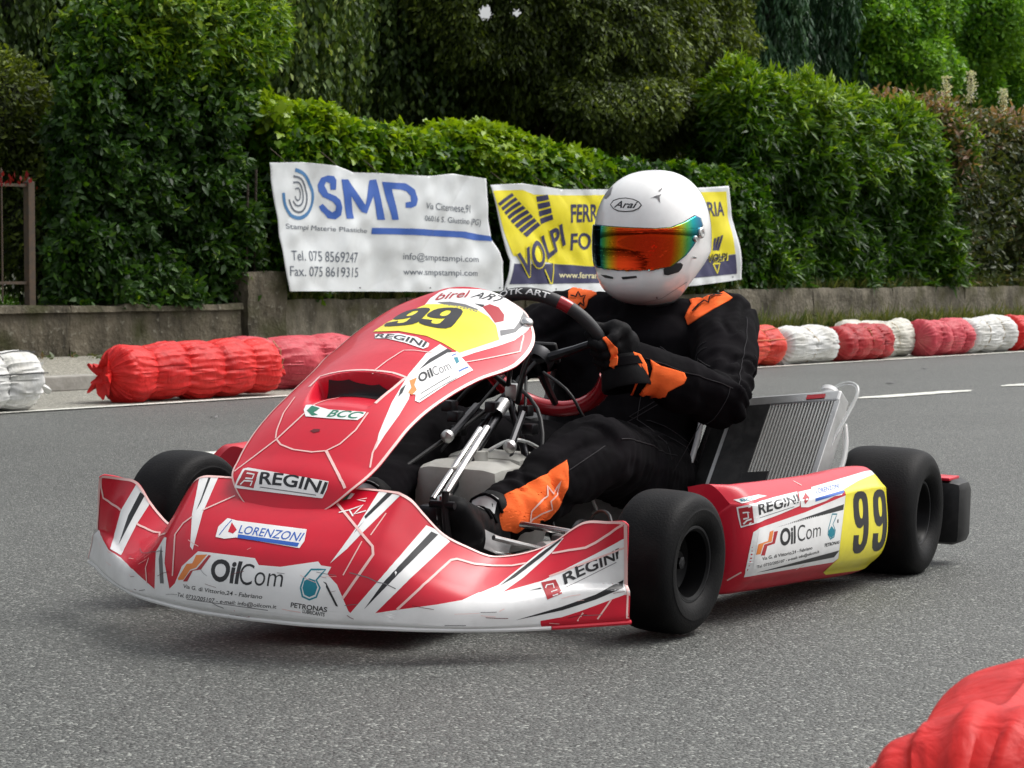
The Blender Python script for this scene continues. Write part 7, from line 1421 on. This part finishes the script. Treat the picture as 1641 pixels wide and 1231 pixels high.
# gloves: palm and five curled fingers round the rim
def glove(side, wrist, phi):
    t = math.radians(phi); P0 = ringpts(t); tang = -math.sin(t)*np.array([0, 1, 0])+math.cos(t)*swu; rad = math.cos(t)*np.array([0, 1, 0])+math.sin(t)*swu
    tang = tang*(1 if side > 0 else -1); back = swn*-1          # back of the hand towards the driver... swn points to the driver
    drvdir = swn; fwd = -swn
    palm0 = P0+drvdir*.030+rad*.018
    w = np.array(wrist)
    sg_ = [(w, palm0+rad*.012, .036, .034, 6), (palm0-tang*.022, palm0+tang*.030, .028, .026, 6, (1, 1, 1)), (palm0+rad*.014-tang*.018, palm0+rad*.014+tang*.026, .026, .024, 6)]
    for k, (o_, L) in enumerate(((.036, .90), (.014, 1.0), (-.009, .95), (-.030, .82))):
        b0 = palm0+tang*o_+rad*.016; k1 = P0+tang*o_*1.02+rad*.030+fwd*.006; k2 = P0+tang*o_*1.0+rad*.012*L+fwd*.033; k3 = P0+tang*o_*.98-rad*.016*L+fwd*.020; 
        sg_ += [(b0, k1, .0135, .0125, 5), (k1, k2, .0125, .0112, 5), (k2, k3, .0112, .0095, 5)]
    th0 = palm0+tang*.030-rad*.004; th1 = P0+tang*.052-rad*.014+drvdir*.014; th2 = P0+tang*.050-rad*.022-drvdir*.008
    sg_ += [(th0, th1, .0150, .0125, 5), (th1, th2, .0125, .0100, 5)]
    g = fuse('glove', sg_, .0042, 2, M['glove'], drv, lambda co, no: .0012*fbm(co*60, 5, 2))
    # cuff with a strap
    c = MB(); d = palm0-w; d = d/np.linalg.norm(d)
    c.lathe([(-.055, .050), (-.050, .052), (-.01, .046), (.012, .041), (.014, .038)], c=w, axis=d, n=28); c.build('cuff', M['glove'], g)
    MB().lathe([(-.012, .0475), (-.012, .0485), (.006, .0450), (.006, .0440)], c=w, axis=d, n=28, closed=True).build('wrist_strap', M['suit'], g)
    return g
gl = glove(1, (.492, .178, .452), 4); gr = glove(-1, (.488, -.160, .462), 176)
patches(GLOVE_PATCHES, bvh_of([gl]+[c for c in gl.children]), gl, .004)
# boots
def boot(ax, ay, az, tx, ty, tz):
    sg_ = [((ax, ay, az+.03), (ax+.01, ay, az-.02), .046, .046, 4), ((ax-.015, ay, az-.055), (tx-.03, ty, tz-.045), .037, .038, 8, (1, .95, 1)), ((tx-.04, ty, tz-.045), (tx+.005, ty, tz), .038, .030, 6, (1, 1.15, .85)), ((ax+.02, ay, az-.01), (tx-.02, ty, tz-.01), .042, .030, 6)]
    b = fuse('boot', sg_, .006, 3, M['boot'], drv, lambda co, no: .0012*fbm(co*40, 9, 2))
    bb = bvh_of([b]); s = 1 if ay > 0 else -1
    P = []; 
    for i, (u, v) in enumerate([(a, c) for a in np.linspace(-.02, .10, 14) for c in np.linspace(-.05, -.015, 5)]):
        hit, nn, _, _ = bb.ray_cast(Vector((ax+u+.01, ay+.3, az+v+u*.28)), Vector((0, -1, 0)), 1)
        P.append(tuple(hit+nn*.0015) if hit else (ax+u, ay, az+v))
    MB().grid(np.array(P).reshape(14, 5, 3)).build('side_panel', M['bootgrey'], b)
    P = []
    for a in np.linspace(.02, .095, 10):
        for c in np.linspace(-.025, .025, 5):
            hit, nn, _, _ = bb.ray_cast(Vector((ax+a, ay+c, az+.3)), Vector((0, 0, -1)), 1); P.append(tuple(hit+nn*.002) if hit else (ax+a, ay+c, az))
    MB().grid(np.array(P).reshape(10, 5, 3)).build('instep_panel', M['bootgrey'], b)
    for k in range(3):
        a = .025+k*.022; pp = []
        for c in np.linspace(-.035, .035, 9):
            hit, nn, _, _ = bb.ray_cast(Vector((ax+a, ay+c, az+.3)), Vector((0, 0, -1)), 1)
            if hit: pp.append(tuple(hit+nn*.003))
        if len(pp) > 2: MB().tube(pp, .003, 6).build('strap', M['suit'], b)
    return b
boot(.985, .135, .150, 1.165, .150, .205); boot(.985, -.125, .155, 1.165, -.140, .215)

# helmet
hg = MB(); A_ = np.linspace(-180, 180, 145); E_ = np.linspace(-64, 90, 79); hp = S_helmet(*np.meshgrid(A_, E_, indexing='ij'))
hg.grid(hp, flip=flipfor('helmet')); hel = hg.build('helmet', M['helmet'], drv, weld=True)
rim_ = S_helmet(np.linspace(-180, 175, 72), np.full(72, -64.)); MB().tube(rim_, .0055, 8, closed=True).build('neck_roll', M['plastic'], hel)
inner = (rim_-HC)*.86+HC; MB().grid(np.stack([rim_, inner+[0, 0, .02], inner*0+rim_.mean(0)+[0, 0, .05]], 0), closed_u=True).build('lining', M['suit'], hel)
for n, ops in DECALS['helmet']:
    if n == 'visor':
        (_, m_, lay, pts) = ops[0]; fn, sgn, su, sv, h, base = SURF['helmet']
        # the visor runs on round the far side: mirror of the visible half
        half = [(45, 14.0), (20, 14.3), (0, 14.5), (-20, 14.3), (-45, 14.0), (-62, 15.5), (-80, 21), (-90, 20), (-93, 14), (-88, 6), (-76, -4), (-62, -12.5), (-40, -14.5), (-20, -14.8), (0, -15), (20, -14.9), (45, -14.4)]
        half = [(45, None)]
        tr = tessellate_polygon([[Vector((p[0], p[1], 0)) for p in pts]]); co, fs = refine(pts, tr, su, sv, .008)
        P, nn = chart_pts(fn, co, .0045, sgn, .05, .05); f0 = np.array(fs); A0 = P[f0[:, 0]]; q = np.cross(P[f0[:, 1]]-A0, P[f0[:, 2]]-A0); fl = (q*nn[f0[:, 0]]).sum(1) < 0
        vo = MB().add(P, [f[::-1] if x else f for f, x in zip(fs, fl)]).build('visor', M['visor'], hel); sm = vo.modifiers.new('thickness', 'SOLIDIFY'); sm.thickness = .003; sm.offset = -1
        sticker_mesh('visor_seal', 'helmet', [('l', 'plastic', 1, .0035, pts+[pts[0]])], hel)
    else: sticker_mesh(n, 'helmet', ops, hel)
for (u, v, r) in ((84, 9.5, .0125), (72, 4.5, .007), (71, -14, .003)):
    P, nn = chart_pts(S_helmet, np.array([[float(u), float(v)]]), .0045, SURF['helmet'][1], .05, .05)
    MB().lathe([(-.002, r), (.003, r), (.005, r*.8), (.005, r*.45), (.0035, r*.4), (.0035, 0)], c=P[0], axis=nn[0], n=20).build('visor_pivot', M['alu'], hel)

# ------------------------------------------------------------------ banners
def banner(key, surf, outline, ops, label):
    root = empty('banner', (outline[0][0], -7.98, outline[-1][1])); tag(root, label, 'banner', 'sponsor banners on the wall'); inv = -Vector(root.location)
    o = sticker_mesh('sheet', surf, [('p', 'banner_white', 0, outline)], root, None); sol = o.modifiers.new('thickness', 'SOLIDIFY'); sol.thickness = .0012; sol.offset = -1
    mm = {'blue': 'b_blue', 'yellow': 'b_yellow'}
    groups = {}
    for i, op in enumerate(ops):
        nm = 'lettering' if op[0] == 't' else 'printed_field' if op[1] in ('yellow', 'navy') and op[2] == 1 else 'eyelet' if (op[1] == 'black' and op[0] == 'p') else 'logo'
        o2 = sticker_mesh(nm, surf, [op], root, mm)
    for ch in list(root.children): ch.matrix_local = Matrix.Translation(inv)
    # ties up into the hedge
    for (x, z) in outline[1:10:3]: t = MB().tube([(x, -7.97, z), (x+.01, -8.05, z+.06), (x, -8.12, z+.10)], .003, 5).build('tie', M['rust'], root); t.matrix_local = Matrix.Translation(inv)
    return root
banner('W', 'W', BAN_W_OUT, BAN_W, 'wrinkled white vinyl banner with blue SMP lettering hung on the ivy')
banner('Y', 'Y', BAN_Y_OUT, BAN_Y, 'yellow and navy VOLPI hardware banner partly hidden behind the helmet')

# ------------------------------------------------------------------ wrapped tyre bundles along the kerb
def sackmat(name, a, b, c, rough=.5, trans=0.0):
    m = bpy.data.materials.new(name); m.use_nodes = True; t = m.node_tree; N = t.nodes; L = t.links; bs = N['Principled BSDF']
    tc = N.new('ShaderNodeTexCoord'); n = N.new('ShaderNodeTexNoise'); n.inputs['Scale'].default_value = 5; n.inputs['Detail'].default_value = 8; n.inputs['Roughness'].default_value = .7
    L.new(tc.outputs['Object'], n.inputs['Vector']); r = N.new('ShaderNodeValToRGB'); e = r.color_ramp
    e.elements[0].position = .32; e.elements[0].color = b+(1,); e.elements[1].position = .72; e.elements[1].color = c+(1,); e.elements.new(.5).color = a+(1,)
    L.new(n.outputs['Fac'], r.inputs[0]); L.new(r.outputs[0], bs.inputs['Base Color']); bs.inputs['Roughness'].default_value = rough; bs.inputs['Specular IOR Level'].default_value = .25
    n2 = N.new('ShaderNodeTexNoise'); n2.inputs['Scale'].default_value = 24; n2.inputs['Detail'].default_value = 6; n2.inputs['Distortion'].default_value = 1.2
    mp = N.new('ShaderNodeMapping'); mp.inputs['Scale'].default_value = (1, .5, .5); L.new(tc.outputs['Object'], mp.inputs[0]); L.new(mp.outputs[0], n2.inputs['Vector'])
    bp = N.new('ShaderNodeBump'); bp.inputs['Strength'].default_value = .55; bp.inputs['Distance'].default_value = .012; L.new(n2.outputs['Fac'], bp.inputs['Height']); L.new(bp.outputs[0], bs.inputs['Normal'])
    return m
M['s_red'] = sackmat('red_sacking', (.56, .014, .012), (.38, .008, .009), (.60, .035, .028), .5)
M['s_orange'] = sackmat('orange_red_sacking', (.58, .04, .022), (.36, .015, .012), (.60, .12, .06))
M['s_pink'] = sackmat('faded_red_sacking', (.48, .05, .07), (.34, .02, .03), (.55, .14, .13))
M['s_deep'] = sackmat('deep_red_sacking', (.36, .018, .022), (.20, .01, .012), (.44, .08, .07))
M['s_white'] = sackmat('white_sacking', (.56, .56, .54), (.42, .41, .37), (.62, .62, .61))
M['s_cream'] = sackmat('cream_sacking', (.50, .49, .43), (.34, .32, .26), (.58, .57, .52))
M['string'] = mat('baling_twine', (.50, .36, .18), .8); M['string_d'] = mat('dark_twine', (.05, .05, .05), .8); M['string_o'] = mat('orange_twine', (.62, .25, .12), .8)
def bundle(label, c, L, R, seg, mt, seed, yaw=0.0, tie=(0, 0), strings=(), smat='string', res=1.0, group='wrapped tyre bundles along the road edge', loose=1.0, waist=.10, tilt=0.0, fq=1.0):
    """kart tyres side by side wrapped in sacking: bulges, gathered ends, folds and twine; lies along local x"""
    nu = int(170*res); nv = int(130*res); u = np.linspace(0, 1, nu); th = np.linspace(0, 2*math.pi, nv, endpoint=False)
    U, TH = np.meshgrid(u, th, indexing='ij'); S_ = U*seg; f = S_-np.floor(S_)
    bul = (np.abs(np.sin(math.pi*S_))+1e-6)**.55; prof = 1-waist+waist*bul
    x = (U-.5)*L
    e0 = np.clip(U/.10, 0, 1); e1 = np.clip((1-U)/.10, 0, 1)
    def cap(e, t): return (1-(1-e)**2)**.5 if not t else .30+.70*(1-(1-e)**2)**.6
    r = R*prof*cap(e0, tie[0])*cap(e1, tie[1])
    cx, sy = np.cos(TH), np.sin(TH); Q = np.stack([x*14, cx*2.2, sy*2.2], -1)
    pu = np.abs(noise(np.stack([TH*0+x*3, cx*5.5, sy*5.5], -1)*fq, seed+1)); pu2 = np.abs(noise(np.stack([x*9, cx*9+x*5, sy*9], -1)*fq, seed+2))
    near = np.clip(1-bul, 0, 1)
    fold = -.011*near*np.abs(noise(np.stack([x*2, cx*8, sy*8], -1), seed+4))*2*loose
    wr = (.030*noise(Q*.5, seed)-.028*pu*(1-pu)*1.4-.016*pu2)*loose
    for (es, t) in ((1-e0, tie[0]), (1-e1, tie[1])): wr = wr+es*.05*np.abs(noise(np.stack([cx*9, sy*9, es*2], -1), seed+6))*(1 if t else .4)
    r = r+R*(wr*3.2)+fold
    y = r*cx; z = r*sy*.98
    z = np.maximum(z, -R*.93+.004*noise(np.stack([x*20, y*20, y*0], -1), seed+7)); 
    P = np.stack([x, y, z+R*.93], -1)
    root = empty('tyre_bundle', c); root.rotation_euler = (0, tilt, yaw); tag(root, label, 'tyre bundle', group)
    b = MB().grid(P, closed_u=True, flip=True); b.add(np.vstack([P[0], P[0].mean(0)]), [(i, (i+1) % nv, nv) for i in range(nv)]); b.add(np.vstack([P[-1], P[-1].mean(0)]), [((i+1) % nv, i, nv) for i in range(nv)])
    for k, t in enumerate(tie):      # gathered tail beyond the tie
        if not t: continue
        s = -1 if k == 0 else 1; tl = []
        for a in np.linspace(0, 1, 12):
            rr = R*(.26+.62*a**.8*t); ph = th[::2]; ruff = 1+.38*np.sin(ph*5+seed)*a+.22*np.sin(ph*9+2*seed)*a+.12*np.sin(ph*17)*a
            tl.append(np.stack([np.full(len(ph), s*(L/2*.985+a*R*.55*t))+s*.02*np.sin(ph*3+seed)*a, rr*ruff*np.cos(ph)*.8-.1*R*a, rr*ruff*np.sin(ph)*.9+R*.93-.12*R*a], 1))
        T_ = np.array(tl); T_[..., 2] = np.maximum(T_[..., 2], .008); b.grid(T_, closed_u=True)
    b.build('sacking', M[mt], root)
    # twine round the bundle between tyres, and a lengthwise one
    for i in range(1, seg):
        if mt == 's_red' and i != 2: continue
        if (i+seed) % 2 == 0 and seg > 3 and not strings: continue
        k = int(round(i/seg*(nu-1))); ring = P[k].copy(); cc = ring.mean(0); ring = cc+(ring-cc)*1.012+[random.uniform(-.01, .01), 0, 0]; MB().tube(ring[::4], .0026, 5, closed=True).build('twine', M[smat], root)
    for ang in strings:
        j = int((ang % 360)/360*nv); ln = P[4:-4:3, j].copy(); cc = P[4:-4:3].mean(1); o = ln-cc; o /= np.linalg.norm(o, axis=1, keepdims=True); mx = np.maximum(np.linalg.norm(ln-cc, axis=1), R*.86)
        MB().tube(cc+o*(mx+.004)[:, None], .0028, 5, smooth=1).build('twine', M[smat], root)
    return root
yb = -5.60
bundle('white sacking bundle tied with dark twine at the left edge', (-2.53, -5.50, 0), .72, .158, 3, 's_white', 3, tie=(.5, 0), strings=(70, 15), smat='string_d', yaw=.06)
bundle('bright red ribbed sacking bundle in front, its end gathered in a knot', (-4.04, -5.62, 0), 1.14, .158, 5, 's_red', 8, tie=(.3, .5), yaw=-.03)
bundle('faded pink-red sacking bundle behind the bright red one', (-5.25, -5.92, 0), 1.30, .160, 4, 's_pink', 12, tie=(0, 0), yaw=-.10)
bundle('cream sacking bundle mostly hidden behind the kart nose', (-6.35, -5.70, 0), .95, .140, 3, 's_cream', 15)
bundle('dark red sacking bundle hidden behind the steering wheel', (-7.40, -5.70, 0), 1.05, .145, 4, 's_deep', 18)
bundle('white sacking bundle hidden behind the driver', (-8.40, -5.66, 0), .85, .145, 3, 's_white', 22)
bundle('orange-red sacking bundle with pale twine right beside the driver\'s sleeve', (-9.18, -5.55, 0), .74, .150, 3, 's_orange', 25, strings=(20, 60), smat='string_o')
bundle('crumpled white sacking bundle, first white one right of the driver', (-9.93, -5.55, 0), .74, .146, 2, 's_white', 28, loose=1.2, waist=.04)
bundle('deep red sacking bundle with a pointed tied end between two white ones', (-10.72, -5.55, 0), .78, .142, 4, 's_deep', 31, tie=(.5, 0))
bundle('cream sacking bundle behind the pointed red one', (-11.25, -5.72, 0), 1.05, .152, 3, 's_cream', 34, loose=1.2, waist=.05)
bundle('red and pinkish ribbed sacking bundle in the middle of the right-hand row', (-12.05, -5.58, 0), .78, .152, 4, 's_pink', 37)
bundle('clean white sacking bundle, second from the right edge of the photo', (-12.82, -5.60, 0), .80, .158, 3, 's_white', 40, loose=1.1, waist=.05)
bundle('red ribbed sacking bundle next to the right edge of the photo', (-13.58, -5.60, 0), .74, .155, 4, 's_red', 43)
bundle('white sacking bundle cut off by the right edge', (-14.35, -5.62, 0), .74, .158, 3, 's_white', 46)
bundle('red sacking bundle just beyond the right edge', (-15.15, -5.62, 0), .74, .150, 4, 's_red', 49)
bundle('large red sacking bundle close to the camera in the bottom right corner', (2.16, 2.160, 0), 1.30, .164, 2, 's_red', 52, yaw=math.radians(11), strings=(), tie=(0, 0), loose=1.0, waist=.03, res=1.6, fq=.55, group='wrapped tyre bundles on the near side')
